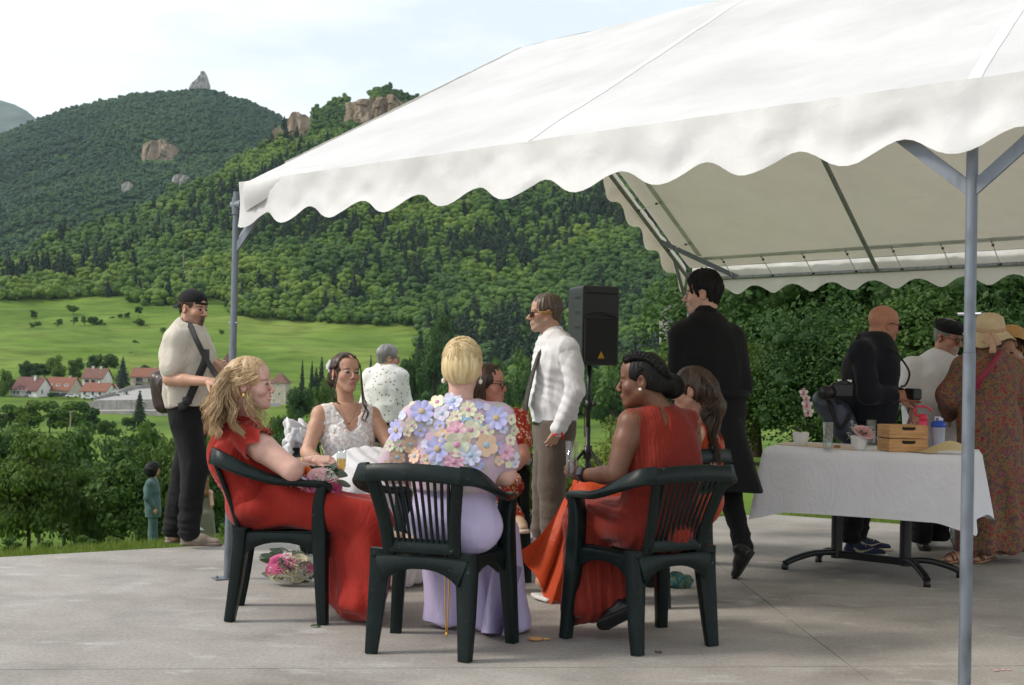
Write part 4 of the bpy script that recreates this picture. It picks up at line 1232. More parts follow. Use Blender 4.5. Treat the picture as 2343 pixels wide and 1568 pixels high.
def bar(a,b,r=.019,nm='rail',mat=None):
 return autosmooth(mbpart(nm,MB().tube([a,b],r,12),mat or STEELD,tent,world=True),40)
def brace(a,b):
 d=nrm(b-a);side=nrm(np.cross(d,V3(0,0,1)))
 return mbpart('brace',MB().sweep([a,b],.045,.012,side,0),STEEL,tent,world=True)
for p in(T1,T2,T3,T3+uB*BAY,T1+uF*LEN,T3+uB*LEN):post(p)
dz=V3(0,0,-.075)
bar(T1+dz,T1e+dz);bar(T3+dz,T3e+dz);bar(APEX+dz,APe+dz,nm='ridge_rail')
for s in(0,.29,.58,.87,1.0):
 a,b,c=lerp(T1,T1e,s),lerp(APEX,APe,s),lerp(T3,T3e,s)
 bar(a+dz,b+dz,nm='rafter');bar(c+dz,b+dz,nm='rafter')
mbpart('corner_elbow',MB().tube([T1-uF*.03+dz,T1+dz+uF*.06],.026,12).tube([T1-V3(0,0,.13),T1+V3(0,0,-.03)],.026,12),STEEL,tent,world=True)
brace(T1+V3(0,0,-.33),T1+uF*.30+dz);brace(T1+V3(0,0,-.33),T1+nrm(APEX-T1)*.34+dz)
brace(T2+V3(0,0,-.33),T2+uF*.32+dz);brace(T2+V3(0,0,-.33),T2-uF*.32+dz)
brace(T3+V3(0,0,-.40),T3+uB*.36+dz);brace(T3+V3(0,0,-.40),T3+nrm(APEX-T3)*.40+dz)
brace(T3+nrm(APEX-T3)*.75+dz,T3+uB*.62+dz)
q=lerp(T3,T3e,.58)
brace(q+V3(0,0,-.12),q+V3(0,0,-.02))
inw=nrm(np.cross(uB,V3(0,0,1)));inw=inw if inw[1]<0 else-inw
slope=nrm(APEX-T3)
BAND=M('tie_band',(.74,.75,.76),rough=.6,transl=.45)
sl=lambda s,d:T3+uB*s+nrm(lerp(APEX,APe,s/LEN)-(T3+uB*s))*d
mbpart('tie_band',MB().sweep([sl(s,.30)-V3(0,0,.030)for s in np.linspace(.30,LEN-.1,24)],.055,.003,nrm(np.cross(uB,slope)),0),BAND,tent,world=True)
mbpart('tie_band',MB().sweep([sl(.30,d)-V3(0,0,.030)for d in np.linspace(.36,2.9,12)],.055,.003,nrm(np.cross(uB,slope)),0),BAND,tent,world=True)
def tie(a,b):
 t=mbpart('elastic_tie',MB().tube([a,b],.004,6),M('elastic_white',(.6,.58,.55),rough=.7)if 'EL' not in globals()else EL,tent,world=True)
 d=nrm(b-a)
 part('ball_end',MB().ball(V3(0,0,0),.012,1).mesh('ball_end',RUBBER,True),t).location=a+d*.05-wloc(tent)
 part('ball_end',MB().ball(V3(0,0,0),.012,1).mesh('ball_end',RUBBER,True),t).location=b-d*.03-wloc(tent)
 ring=[a+(rotv(d*.014,np.cross(d,V3(0,0,1)),q))for q in np.linspace(0,6.28,10)]
 mbpart('hook',MB().tube(ring,.003,5).tube([a,a+d*.04+V3(0,0,-.008)],.003,5),STEELD,t,world=False).data.transform(Matrix.Translation(-Vector(wloc(tent))))
EL=M('elastic_white',(.6,.58,.55),rough=.7)
for s in(.55,1.02,1.48,1.94,2.40,2.86,3.3,3.75,4.2):
 tie(sl(s,.30)-V3(0,0,.04),T3+uB*(s+.03)+dz-V3(0,0,.015))
for d in(.62,1.35,2.05,2.7):
 tie(sl(.30,d)-V3(0,0,.04),T3+slope*(d-.02)+dz-V3(0,0,.012))
# --- green plastic armchairs
def chair_mat():
 m,t,b,out=newmat('chair_plastic')
 vec=coords(t)
 n=nd(t,'ShaderNodeTexNoise',Scale=9.0,Detail=6.0,Roughness=.7);t.links.new(vec,n.inputs['Vector'])
 r=ramp(t,n.outputs['Fac'],[(.35,(.0035,.0085,.008)),(.62,(.006,.013,.012)),(.82,(.018,.028,.027))]);n4=nd(t,'ShaderNodeTexNoise',Scale=26.0,Detail=5.0,Roughness=.75);t.links.new(vec,n4.inputs['Vector'])
 sc4=ramp(t,n4.outputs['Fac'],[(.655,0),(.70,.55)])
 mx4=nd(t,'ShaderNodeMixRGB');mx4.inputs['Color2'].default_value=(.16,.19,.18,1);t.links.new(sc4.outputs['Color'],mx4.inputs['Fac']);t.links.new(r.outputs['Color'],mx4.inputs['Color1']);t.links.new(mx4.outputs['Color'],b.inputs['Base Color'])
 r2=ramp(t,n.outputs['Fac'],[(.3,.30),(.7,.5)]);t.links.new(r2.outputs['Color'],b.inputs['Roughness'])
 n2=nd(t,'ShaderNodeTexNoise',Scale=160.0,Detail=2.0);t.links.new(vec,n2.inputs['Vector'])
 b.inputs['Specular IOR Level'].default_value=.22
 bp=nd(t,'ShaderNodeBump',Strength=.12,Distance=.002);t.links.new(n2.outputs['Fac'],bp.inputs['Height']);t.links.new(bp.outputs['Normal'],b.inputs['Normal'])
 return m
CHAIR=chair_mat()
SCUFF=M('scuff_white',(.40,.42,.42),rough=.8)
def make_chair(label):
 t=thing('garden_chair',label,'chair',group='dark green plastic garden chairs')
 sm=lambda nm,mb,lab=None:autosmooth(mbpart(nm,mb,CHAIR,t,label=lab),50)
 V=[];nx,ny=14,14
 for j in range(ny+1):
  for i in range(nx+1):
   u,v=i/nx*2-1,j/ny
   hw=.205+.035*v
   z=.425-.014*(1-u*u)*math.sin(math.pi*min(1,v*1.05))+.012*v-.035*max(0,v-.86)**1.2*6*.14/.14*.3
   V.append((u*hw,-.215+.455*v,z))
 k=nx+1;n=len(V)
 F=[(j*k+i,j*k+i+1,(j+1)*k+i+1,(j+1)*k+i)for j in range(ny)for i in range(nx)]
 V2=V+[(x,y,z-.012)for x,y,z in V]
 F2=F+[tuple(n+q for q in reversed(g))for g in F]
 rim=list(range(k))+[j*k+nx for j in range(1,ny+1)]+[ny*k+i for i in range(nx-1,-1,-1)]+[j*k for j in range(ny-1,0,-1)]
 for i in range(len(rim)):
  a,b=rim[i],rim[(i+1)%len(rim)];F2.append((b,a,n+a,n+b))
 sm('seat',MB().add(V2,F2))
 for s in(-1,1):
  y=np.linspace(-.20,.215,11);w=.045+.080*np.abs(np.linspace(-1,1,11))**2.4
  sm('apron',MB().sweep([(s*(.215+.035*(q+.2)/.4),q,.424-ww/2)for q,ww in zip(y,w)],.012,w,UPV_,.1))
 for y,hw in((-.212,.19),(.232,.225)):
  x=np.linspace(-hw,hw,11);w=.048+.070*np.abs(np.linspace(-1,1,11))**2.4
  sm('apron',MB().sweep([(q,y,.420-ww/2)for q,ww in zip(x,w)],.012,w,UPV_,.1))
 for s in(-1,1):
  fl=catmull([(s*.252,.205,.655),(s*.250,.190,.56),(s*.254,.195,.43),(s*.268,.205,.22),(s*.282,.218,0)],4)
  sm('leg',MB().sweep(fl,np.linspace(.078,.050,len(fl)),np.interp(np.linspace(0,1,len(fl)),[0,.5,1],[.045,.070,.046]),V3(s*.25,1,0),.16))
  rl=catmull([(s*.193,-.178,.445),(s*.200,-.186,.33),(s*.208,-.205,.15),(s*.213,-.226,0)],4)
  sm('leg',MB().sweep(rl,np.linspace(.098,.052,len(rl)),np.linspace(.066,.042,len(rl)),V3(s*.25,1,0),.16))
  P=catmull([(s*.205,-.327,.785),(s*.268,-.282,.775),(s*.302,-.165,.728),(s*.302,-.03,.685),(s*.280,.10,.668),(s*.258,.205,.660),(s*.250,.232,.642)],5)
  q=np.linspace(0,1,len(P));up=np.stack([s*.65*np.sin(np.pi*np.clip(q*1.6,0,1)),-np.clip(1-q*2.4,0,1),np.clip(q*2.6-.1,.15,1)],-1)
  sm('armrest',MB().sweep(P,np.interp(q,[0,.3,.6,1],[.082,.070,.062,.066]),np.interp(q,[0,.4,1],[.022,.032,.034]),up,.5))
  sm('back_upright',MB().sweep(catmull([(s*.150,-.198,.425),(s*.158,-.235,.55),(s*.178,-.282,.68),(s*.195,-.316,.765)],4),.052,.020,V3(0,-1,.25),.4))
 xr=np.linspace(-.212,.212,13)
 sm('top_rail',MB().sweep([(x,-.340+.10*abs(x)**1.5*1.4,.792-.25*x*x)for x in xr],.074,.022,V3(0,-1,.22),.5))
 sm('back_panel',MB().sweep([(x,-.208-.0*x,.468)for x in np.linspace(-.145,.145,7)],.062,.014,V3(0,-1,.2),.3))
 for i in range(11):
  u=(i-5)/5
  me=MB().sweep(catmull([(u*.128,-.212,.490),(u*.135,-.252,.60),(u*.148,-.294,.70),(u*.158,-.322,.762)],3),.0125,.011,V3(0,-1,.25),.3)
  sm('slat',me)
 return t
UPV_=V3(0,0,1)
proto=None
for lab,x,y,fx,fy in[('dark green plastic chair in the middle, under the woman in the flower blouse',-.305,5.80,.298,.955),('dark green plastic chair seen from the side at left, under the blonde woman',-1.112,6.50,.995,.095),('dark green plastic chair at the right, under the woman with the braided bun',.630,6.02,-.541,.841),('dark green plastic chair under the bride, mostly hidden',-.965,7.93,.38,-.92),('dark green plastic chair under the woman with glasses',-.19,7.76,.10,-.99),('dark green plastic chair under the woman with wavy brown hair',.80,7.15,-.75,.66)]:
 if proto is None:proto=c=make_chair(lab)
 else:
  c=copy_tree(proto);c['label']=lab
 c.location=(x,y,.001);c.rotation_euler=(0,0,math.atan2(-fx,fy))
# --- bodies and cloth: smooth implicit surfaces meshed with surface nets
def _smin(a,b,k):
 if k<=0:return np.minimum(a,b)
 h=np.clip(.5+.5*(b-a)/k,0,1)
 return b*(1-h)+a*h-k*h*(1-h)
class Field:
 def __init__(s,h=.008):
  s.h=h;s.ops=[]
 def cap(s,a,b,ra,rb=None,k=.03,flat=None,op='+'):
  s.ops.append(('c',np.asarray(a,float),np.asarray(b,float),ra,ra if rb is None else rb,k,flat,op));return s
 def chain(s,pts,rad,k=.03,flat=None):
  for i in range(len(pts)-1):s.cap(pts[i],pts[i+1],rad[i],rad[i+1],k,flat)
  return s
 def ell(s,c,r,ax=None,k=.02,op='+'):
  s.ops.append(('e',np.asarray(c,float),np.asarray(r,float)*np.ones(3),np.eye(3)if ax is None else np.asarray(ax,float),k,op));return s
 def cut(s,p,n):
  s.ops.append(('p',np.asarray(p,float),nrm(n)));return s
 def _bb(s,o):
  if o[0]=='c':
   r=max(o[3],o[4]);return np.minimum(o[1],o[2])-r,np.maximum(o[1],o[2])+r
  r=np.sqrt(((o[3]*o[2][:,None])**2).sum(0));return o[1]-r,o[1]+r
 def mesh(s):
  add=[o for o in s.ops if o[0]in 'ce' and o[-1]=='+']
  lo=np.min([s._bb(o)[0]for o in add],0)-s.h*3-.012;hi=np.max([s._bb(o)[1]for o in add],0)+s.h*3+.012
  n=np.ceil((hi-lo)/s.h).astype(int)+1
  D=np.full(n,.5,np.float32)
  ax=[lo[i]+np.arange(n[i])*s.h for i in range(3)]
  for o in s.ops:
   if o[0]=='p':
    d=(ax[0][:,None,None]-o[1][0])*o[2][0]+(ax[1][None,:,None]-o[1][1])*o[2][1]+(ax[2][None,None,:]-o[1][2])*o[2][2]
    D=np.maximum(D,d.astype(np.float32));continue
   k=o[5]if o[0]=='c' else o[4]
   a,b=s._bb(o);m=k+s.h*2.5
   i0=np.clip(np.floor((a-m-lo)/s.h).astype(int),0,n-1);i1=np.clip(np.ceil((b+m-lo)/s.h).astype(int)+1,1,n)
   sl=tuple(slice(i0[i],i1[i])for i in range(3))
   X,Y,Z=np.meshgrid(*[ax[i][i0[i]:i1[i]].astype(np.float32)for i in range(3)],indexing='ij')
   if o[0]=='c':
    _,A,B,ra,rb,k,flat,op=o
    px,py,pz=X-A[0],Y-A[1],Z-A[2];ba=B-A
    if flat is not None:
     nn,q=nrm(flat[0]),1.0/flat[1]-1.0
     t=(px*nn[0]+py*nn[1]+pz*nn[2])*q
     px,py,pz=px+nn[0]*t,py+nn[1]*t,pz+nn[2]*t
     ba=ba+nn*np.dot(ba,nn)*q
    L2=float(ba@ba)+1e-12
    t=np.clip((px*ba[0]+py*ba[1]+pz*ba[2])/L2,0,1)
    d=np.sqrt((px-t*ba[0])**2+(py-t*ba[1])**2+(pz-t*ba[2])**2)-(ra+(rb-ra)*t)
    if flat is not None:d=d*(.5+.5*flat[1])
   else:
    _,c,r,M_,k,op=o
    q=[(X-c[0])*M_[i][0]+(Y-c[1])*M_[i][1]+(Z-c[2])*M_[i][2]for i in range(3)]
    k0=np.sqrt((q[0]/r[0])**2+(q[1]/r[1])**2+(q[2]/r[2])**2)
    k1=np.sqrt((q[0]/r[0]**2)**2+(q[1]/r[1]**2)**2+(q[2]/r[2]**2)**2)+1e-9
    d=k0*(k0-1)/k1
   if op=='+':D[sl]=_smin(D[sl],d,k)
   else:D[sl]=-_smin(-D[sl],d,k)
  return snet(D,lo,s.h)
_E=[(0,1),(2,3),(4,5),(6,7),(0,2),(1,3),(4,6),(5,7),(0,4),(1,5),(2,6),(3,7)]
_Cn=np.array([[i&1,(i>>1)&1,(i>>2)&1]for i in range(8)])
def snet(D,lo,h):
 D=np.pad(D,1,constant_values=.5);lo=lo-h
 S=D<0
 n=np.array(D.shape)
 cnt=np.zeros(n-1,np.int8)
 for c in _Cn:
  cnt+=S[c[0]:n[0]-1+c[0],c[1]:n[1]-1+c[1],c[2]:n[2]-1+c[2]]
 act=(cnt>0)&(cnt<8)
 idx=np.argwhere(act)
 vals=np.stack([D[idx[:,0]+c[0],idx[:,1]+c[1],idx[:,2]+c[2]]for c in _Cn],1)
 acc=np.zeros((len(idx),3));w=np.zeros(len(idx))
 for a,b in _E:
  m=(vals[:,a]<0)!=(vals[:,b]<0)
  t=np.where(m,vals[:,a]/(vals[:,a]-vals[:,b]+1e-20),0)
  acc+=m[:,None]*(_Cn[a]+t[:,None]*(_Cn[b]-_Cn[a]));w+=m
 v=(acc/w[:,None]+idx)*h+lo
 vid=np.full(act.shape,-1,np.int64);vid[act]=np.arange(len(idx))
 F=[]
 for axis in range(3):
  sl0=[slice(None)]*3;sl1=[slice(None)]*3
  sl0[axis]=slice(0,-1);sl1[axis]=slice(1,None)
  ch=S[tuple(sl0)]!=S[tuple(sl1)]
  e=np.argwhere(ch)
  b,c=[(1,2),(2,0),(0,1)][axis]
  ok=(e[:,b]>0)&(e[:,c]>0)&(e[:,b]<n[b]-1)&(e[:,c]<n[c]-1)
  e=e[ok]
  ob=np.zeros(3,int);ob[b]=1;oc=np.zeros(3,int);oc[c]=1
  g=lambda o:vid[tuple((e-o).T)]
  q=np.stack([g(ob+oc),g(oc),g(0*ob),g(ob)],1)
  flip=~S[tuple(e.T)]
  q[flip]=q[flip][:,::-1]
  F.append(q)
 F=np.concatenate(F)
 F=F[(F>=0).all(1)]
 return v,F
def vnormals(v,F):
 a,b,c,d=v[F[:,0]],v[F[:,1]],v[F[:,2]],v[F[:,3]]
 fn=np.cross(c-a,d-b)
 N=np.zeros_like(v)
 for k in range(4):
  for i in range(3):N[:,i]+=np.bincount(F[:,k],fn[:,i],len(v))
 return N/(np.linalg.norm(N,axis=1)[:,None]+1e-12)
def relax(v,F,n=1,lam=.5):
 e=np.concatenate([F[:,[0,1]],F[:,[1,2]],F[:,[2,3]],F[:,[3,0]]])
 deg=np.bincount(e[:,0],minlength=len(v))+np.bincount(e[:,1],minlength=len(v))
 for _ in range(n):
  s=np.zeros_like(v)
  for i in range(3):
   s[:,i]=np.bincount(e[:,0],v[e[:,1],i],len(v))+np.bincount(e[:,1],v[e[:,0],i],len(v))
  v=v*(1-lam)+lam*s/np.maximum(deg,1)[:,None]
 return v
def fold(V,amp,sc=(9,9,4),seed=0,ridge=True):
 n=vnoise(V*np.array(sc)+seed*7.7)
 n2=vnoise(V*np.array(sc)*2.3+seed*3.1+40)
 q=(1-2*np.abs(n))if ridge else n
 return amp*(q*.75+.45*n2)
def finish(F,name,mat,parent,disp=None,color=None,smooth=1,label=None):
 v,f=F.mesh()
 v=relax(v,f,smooth)
 if disp is not None:
  N=vnormals(v,f)
  v=v+N*disp(v,N)[:,None]
 cols=color(v)if color is not None else None
 return wpart(name,v,f,mat,parent,True,cols,label)
# ---- head
class Head:
 def __init__(h,c,f,u=(0,0,1),s=1.0,fem=False):
  h.c=np.asarray(c,float);h.f=nrm(f);u=np.asarray(u,float)
  h.u=nrm(u-h.f*np.dot(u,h.f));h.l=np.cross(h.u,h.f);h.s=s;h.fem=fem
  h.A=np.array([h.l,h.f,h.u])
 def P(h,x,y,z):
  return h.c+h.s*(h.l*x+h.f*y+h.u*z)
 def loc(h,V):
  return((V-h.c)@h.A.T)/h.s
 def build(h,F,neck,nr=.056,jaw=1.0,nose=1.0,smile=0.0):
  s,P=h.s,h.P
  E=lambda x,y,z,a,b,c,k=.02,op='+':F.ell(P(x,y,z),np.array([a,b,c])*s,h.A,k*s,op)
  Cp=lambda a,b,ra,rb,k=.02,op='+':F.cap(P(*a),P(*b),ra*s,rb*s,k*s,None,op)
  E(0,-.016,.030,.075,.097,.088)
  E(0,.028,.045,.062,.056,.056)
  fm=h.fem
  E(0,.024,-.035,(.062 if fm else .058)*jaw,.060,.080)
  Cp((0,.03,-.05),(0,.056,-.092),.050*jaw,.026)
  for q in(-1,1):
   Cp((q*(.049 if fm else .052)*jaw,-.006,-.050),(q*.014,.058,-.096),.017 if fm else .015,.018)
   E(q*.038,.054,-.028,.028 if fm else .024,.026,.026)
  E(0,.070,-.100,.021*jaw,.017,.017,.015)
  Cp((-.034,.068 if fm else .072,.018),(.034,.068 if fm else .072,.018),.0115 if fm else .0145,.0115 if fm else .0145,.016)
  for q in(-1,1):
   E(q*.031,.098,-.002,.016,.012 if fm else .014,.0115,.010,'-')
   E(q*.031,.0735,-.003,.0145,.0145,.0125,.004)
  Cp((0,.084,.006),(0,(.103 if fm else .108)*(1+(nose-1)*.15),-.031 if fm else-.034),.0075,.0105*nose,.010)
  for q in(-1,1):E(q*.0115,.096,-.039,.0085*nose,.009,.0075,.006)
  E(0,.076 if fm else .079,-.066,.027,.018,.022,.012)
  Cp((-.018,.086-.002*smile,-.062+.004*smile),(0,.0925,-.0615),.0035,.0058,.004);Cp((.018,.086-.002*smile,-.062+.004*smile),(0,.0925,-.0615),.0035,.0058,.004)
  Cp((-.013,.0865 if fm else .0885,-.0735),(.013,.0865 if fm else .0885,-.0735),.0062,.0062,.004)
  if smile:
   E(0,.1005,-.0675,.021,.009,.0055,.003,'-')
   for q in(-1,1):E(q*.040,.062,-.036,.020,.022,.018,.012)
  for q in(-1,1):
   ax=np.array([rotv(h.l,h.u,q*.45),rotv(h.f,h.u,q*.45),h.u])
   F.ell(P(q*.079,-.014,-.010),np.array([.0085,.021,.032])*s,ax,.006*s)
   F.ell(P(q*.087,-.008,-.004),np.array([.007,.011,.017])*s,ax,.004*s,'-')
  F.cap(P(0,-.028,-.062),neck,nr*s,nr*1.12*s,.03)
  return F
 def colour(h,base,lips=(.42,.16,.14),stubble=None,blush=.25,brow=None,teeth=False,bald_from=None):
  base=np.asarray(base,float)
  def fn(V):
   q=h.loc(V);x,y,z=q[:,0],q[:,1],q[:,2]
   c=np.tile(base,(len(V),1))
   c*=(1+.07*vnoise(V*28)+.05*vnoise(V*70))[:,None]
   inh=np.exp(-np.maximum(0,np.abs(z)-.11)*60)
   red=(np.exp(-((np.abs(x)-.042)**2/.00035+(z+.022)**2/.0005))*(y>.02)+.9*np.exp(-(x**2+(z+.037)**2)/.00012)*(y>.085)+.7*(np.abs(x)>.074)*(np.abs(z)<.05))*blush*inh
   c=c*(1-red[:,None]*np.array([.05,.45,.45]))
   m=np.clip(1.6-((x/.0235)**2+((z+.0675)/.0105)**2),0,1)*(y>.078)
   c=c*(1-m[:,None]*.8)+np.asarray(lips)*m[:,None]*.8
   if teeth:
    m=np.clip(2.2-1.6*((x/.020)**2+((z+.0672)/.0048)**2),0,1)*(y>.062)
    c=c*(1-m[:,None])+np.array([.75,.71,.64])*m[:,None]
   if stubble is not None:
    col,(a,b)=stubble[:2]
    m=np.clip((-.030-z)/.02,0,1)*np.clip((z+.125)/.02,0,1)*(y>-.01)*np.clip(1.2-.6*np.exp(-((x**2)+(z+.067)**2)/.00022),0,1)
    g=np.exp(-((x/.030)**4))*(z<-.04)
    m=m*(a+(b-a)*g)*(1+.25*vnoise(V*150))
    m=np.clip(m,0,.92)[:,None]
    c=c*(1-m)+np.asarray(col)*m
   if brow is not None:
    zb=.0185-.12*np.maximum(0,np.abs(x)-.034)-.15*np.maximum(0,.02-np.abs(x))
    m=np.exp(-((z-zb)/(.0040 if h.fem else .0052))**2)*np.clip((np.abs(x)-.013)/.006,0,1)*(np.abs(x)<.052)*(y>.055)
    c=c*(1-m[:,None]*.85)+np.asarray(brow)*m[:,None]*.85
   m=np.exp(-(((np.abs(x)-.031)/.016)**2+((z+.003)/.010)**2)**2)*(y>.06)
   c=c*(1-.12*m[:,None])
   return np.clip(c,.004,1)
  return fn
 def eyes(h,parent,iris=(.10,.07,.04),shut=False):
  for q in(-1,1):
   v,f=ICO[2]
   a=h.A
   r=.0128*h.s
   c=h.P(q*.031,.0768,-.003)
   vv=v*r
   loc=v
   cols=np.tile(np.array([.40,.37,.34]),(len(v),1))
   d=np.linalg.norm(loc[:,[0,2]],axis=1)
   cols[(loc[:,1]>0)&(d<.64)]=iris
   cols[(loc[:,1]>0)&(d<.34)]=(.01,.01,.01)
   vv=vv@a
   if not shut:wpart('eye',vv+c,[tuple(t)for t in f],EYE,parent,True,cols)
   pts=[h.P(q*.031+.0155*math.sin(t),.0765+.0115*math.cos(t),-.003+.0052*math.cos(t)-.001)for t in np.linspace(-1.25,1.25,9)]
   mb=MB().tube(pts,.0026*h.s,4)
   mbpart('eyelash',mb,LASH,parent,world=True)
EYE=M('eye',(1,1,1),rough=.12,spec=.5,var=.02,vcol=True)
LASH=M('lash',(.02,.014,.01),rough=.7)
def skin_mat(name):
 m=M(name,(1,1,1),rough=.48,spec=.38,var=.05,scale=40,vcol=True,bump=.08,bscale=160,bdist=.003)
 b=m.node_tree.nodes['Principled BSDF']
 b.inputs['Subsurface Weight'].default_value=.12
 b.inputs['Subsurface Radius'].default_value=(.012,.005,.003)
 b.inputs['Subsurface Scale'].default_value=.6
 return m
SKIN=skin_mat('skin')
def hand(F,wr,d,back,side,curl=(.4,.5,.4),spread=.10,s=1.0,thumb=.6,tc=.4):
 d=nrm(d);back=nrm(np.asarray(back,float)-d*np.dot(back,d));lat=np.cross(back,d)*side
 wr=np.asarray(wr,float)
 F.cap(wr-d*.03*s,wr+d*.012*s,.0255*s,.026*s,.012,(back,.72))
 for i in range(4):
  off=(.028-.0185*i)*s
  kn=wr+d*(.086-.004*abs(i-1))*s+lat*off
  F.cap(wr+d*.016*s+lat*off*.6,kn,.0165*s,.0112*s,.014)
  L=(.066,.074,.069,.054)[i]*s
  dd=rotv(d,back,-side*spread*(1.5-i)*.7*-1 if False else 0)
  dd=nrm(d+lat*spread*(1.2-i)*.5)
  p=kn;r=(.0088,.0090,.0086,.0078)[i]*s
  axis=np.cross(dd,back)
  for j,(fr,cu)in enumerate(zip((.44,.31,.25),curl)):
   dd=rotv(dd,axis,-cu*(1+.12*i))
   q=p+dd*L*fr
   F.cap(p,q,r*(1-.08*j),r*(1-.08*(j+1)),.005)
   p=q
 p=wr+d*.022*s+lat*.020*s-back*.006*s
 dd=nrm(d*.75+lat*thumb-back*tc)
 q=p+dd*.046*s;F.cap(p,q,.0150*s,.0110*s,.012)
 dd2=nrm(dd+d*.35-back*tc*.3);r_=q+dd2*.032*s;F.cap(q,r_,.0108*s,.0095*s,.006)
 dd3=nrm(dd2+d*.3);F.cap(r_,r_+dd3*.024*s,.0095*s,.0078*s,.005)
def join_fields(fields,smooth=1):
 V=[];Fc=[];n=0
 for F in fields:
  v,f=F.mesh();v=relax(v,f,smooth)
  V.append(v);Fc.append(f+n);n+=len(v)
 return np.concatenate(V),np.concatenate(Fc)
def body(parent,fields,col,smooth=1):
 v,f=join_fields(fields,smooth)
 return wpart('body',v,f,SKIN,parent,True,col(v))
def limb(F,pts,rads,k=.02):
 for i in range(len(pts)-1):
  a,b=np.asarray(pts[i]),np.asarray(pts[i+1])
  m=lerp(a,b,.35)
  rm=rads[i]*.55+rads[i+1]*.45
  rm=rm*(1.06 if i==0 else 1.10)
  F.cap(a,m,rads[i],rm,k);F.cap(m,b,rm,rads[i+1],k)
 return F
def torso(F,pel,chest,neck,shL,shR,f,hip=.165,waist=.145,ch=.17,ratio=.66,k=.05,grow=0.0,belly=0.0,shr=.060):
 pel,chest,neck=map(lambda q:np.asarray(q,float),(pel,chest,neck))
 f=nrm(f);wst=lerp(pel,chest,.45)
 fl=(f,ratio)
 F.cap(pel,wst,hip+grow,waist+grow,k,fl);F.cap(wst,chest,waist+grow,ch+grow,k,fl)
 F.cap(chest,lerp(chest,neck,.55),ch+grow,ch*.82+grow,k,fl)
 if belly:F.ell(wst+f*(waist*ratio*.45),np.array([waist*.95,waist*ratio*1.1+belly,.15]),np.array([np.cross(f,V3(0,0,1)),f,V3(0,0,1)]),.06)
 for sh in(shL,shR):
  sh=np.asarray(sh,float)
  F.cap(lerp(chest,neck,.25),sh,ch*.50+grow,shr+grow,k)
  F.cap(lerp(neck,chest,.12),sh,.050+grow,shr*.8+grow,.03)
 return F
# ---- hair
def hair_mat(name,stops,rough=.42):
 m,t,b,out=newmat(name)
 vec=coords(t,(1,1,1));at=nd(t,'ShaderNodeVertexColor',layer_name='Col')
 sp=nd(t,'ShaderNodeSeparateColor');t.links.new(at.outputs['Color'],sp.inputs['Color'])
 n=nd(t,'ShaderNodeTexNoise',Scale=55.0,Detail=4.0);t.links.new(coords(t,(1,1,.25)),n.inputs['Vector'])
 ma=nd(t,'ShaderNodeMath',operation='MULTIPLY_ADD');ma.inputs[1].default_value=.5;t.links.new(n.outputs['Fac'],ma.inputs[0])
 mb_=nd(t,'ShaderNodeMath',operation='MULTIPLY');mb_.inputs[1].default_value=.55;t.links.new(sp.outputs['Red'],mb_.inputs[0]);t.links.new(mb_.outputs[0],ma.inputs[2])
 r=ramp(t,ma.outputs[0],stops);t.links.new(r.outputs['Color'],b.inputs['Base Color'])
 b.inputs['Roughness'].default_value=rough;b.inputs['Specular IOR Level'].default_value=.45
 bp=nd(t,'ShaderNodeBump',Strength=.5,Distance=.004);t.links.new(n.outputs['Fac'],bp.inputs['Height']);t.links.new(bp.outputs['Normal'],b.inputs['Normal'])
 return m
def hair_cap(h,thick=.008,short=False,front=.075,nape=-.055,side=.0,top=.0,grid=.0058,ears=True,streak=.003,seed=0,extra=None,recede=0.0):
 s,P=h.s,h.P
 F=Field(grid)
 F.ell(P(0,-.018 if short else-.020,.040 if short else .034),np.array([.077+thick*(.8 if short else 1),.098+thick,.086+thick+top])*s,h.A,.01)
 if short:F.ell(P(0,-.050,-.020),np.array([.066+thick*.25,.060+thick*.4,.075])*s,h.A,.02)
 else:F.ell(P(0,-.055,-.010),np.array([.070+thick*.7,.062+thick,.075])*s,h.A,.03)
 if extra:extra(F,h)
 F.ell(P(0,.098,-.030+recede),np.array([.070,.070,.105-(.075-front)])*s,h.A,.012,'-')
 F.ell(P(0,.055,-.075),np.array([.085,.065,.060+side])*s,h.A,.012,'-')
 if ears:
  for q in(-1,1):F.ell(P(q*.085,-.006,-.020),np.array([.026,.026,.040])*s,h.A,.01,'-')
 F.cut(P(0,-.05,nape+(.015 if short else 0)),-h.u+h.f*.35)
 v,f=F.mesh();v=relax(v,f,1)
 if short:
  q=h.loc(v);tt=np.clip((.035-q[:,2])/.085,0,1);q[:,0]*=1-.11*tt;q[:,1]=np.where(q[:,1]<0,q[:,1]*(1-.07*tt),q[:,1]);v=h.c+h.s*(q@h.A)
 N=vnormals(v,f);q=h.loc(v)
 ang=np.arctan2(q[:,0],q[:,1]+.02)
 st=vnoise(np.stack([ang*16,q[:,2]*14+q[:,1]*10,q[:,0]*0+seed],-1))+.5*vnoise(np.stack([ang*34,q[:,2]*26,q[:,0]*0+seed+4],-1))
 v=v+N*(st*streak)[:,None]
 c=np.clip(.5+.35*st,0,1)[:,None]*np.ones(3)
 return v,f,c
def strands(curves,r0,r1,seed=0,n=3):
 rs_=np.random.RandomState(seed)
 V=[];F=[];C=[];k=0
 for c in curves:
  m=len(c);rr=np.linspace(r0,r1,m)*(1-.35*np.linspace(-1,1,m)**8)
  v,f=tube(c,rr*rs_.uniform(.7,1.3),n,False)
  V.append(v);F.append(np.array(f)+k);k+=len(v);C.append(np.full((len(v),3),np.clip(rs_.normal(.55,.24),0,1)))
 return np.concatenate(V),np.concatenate(F),np.concatenate(C)
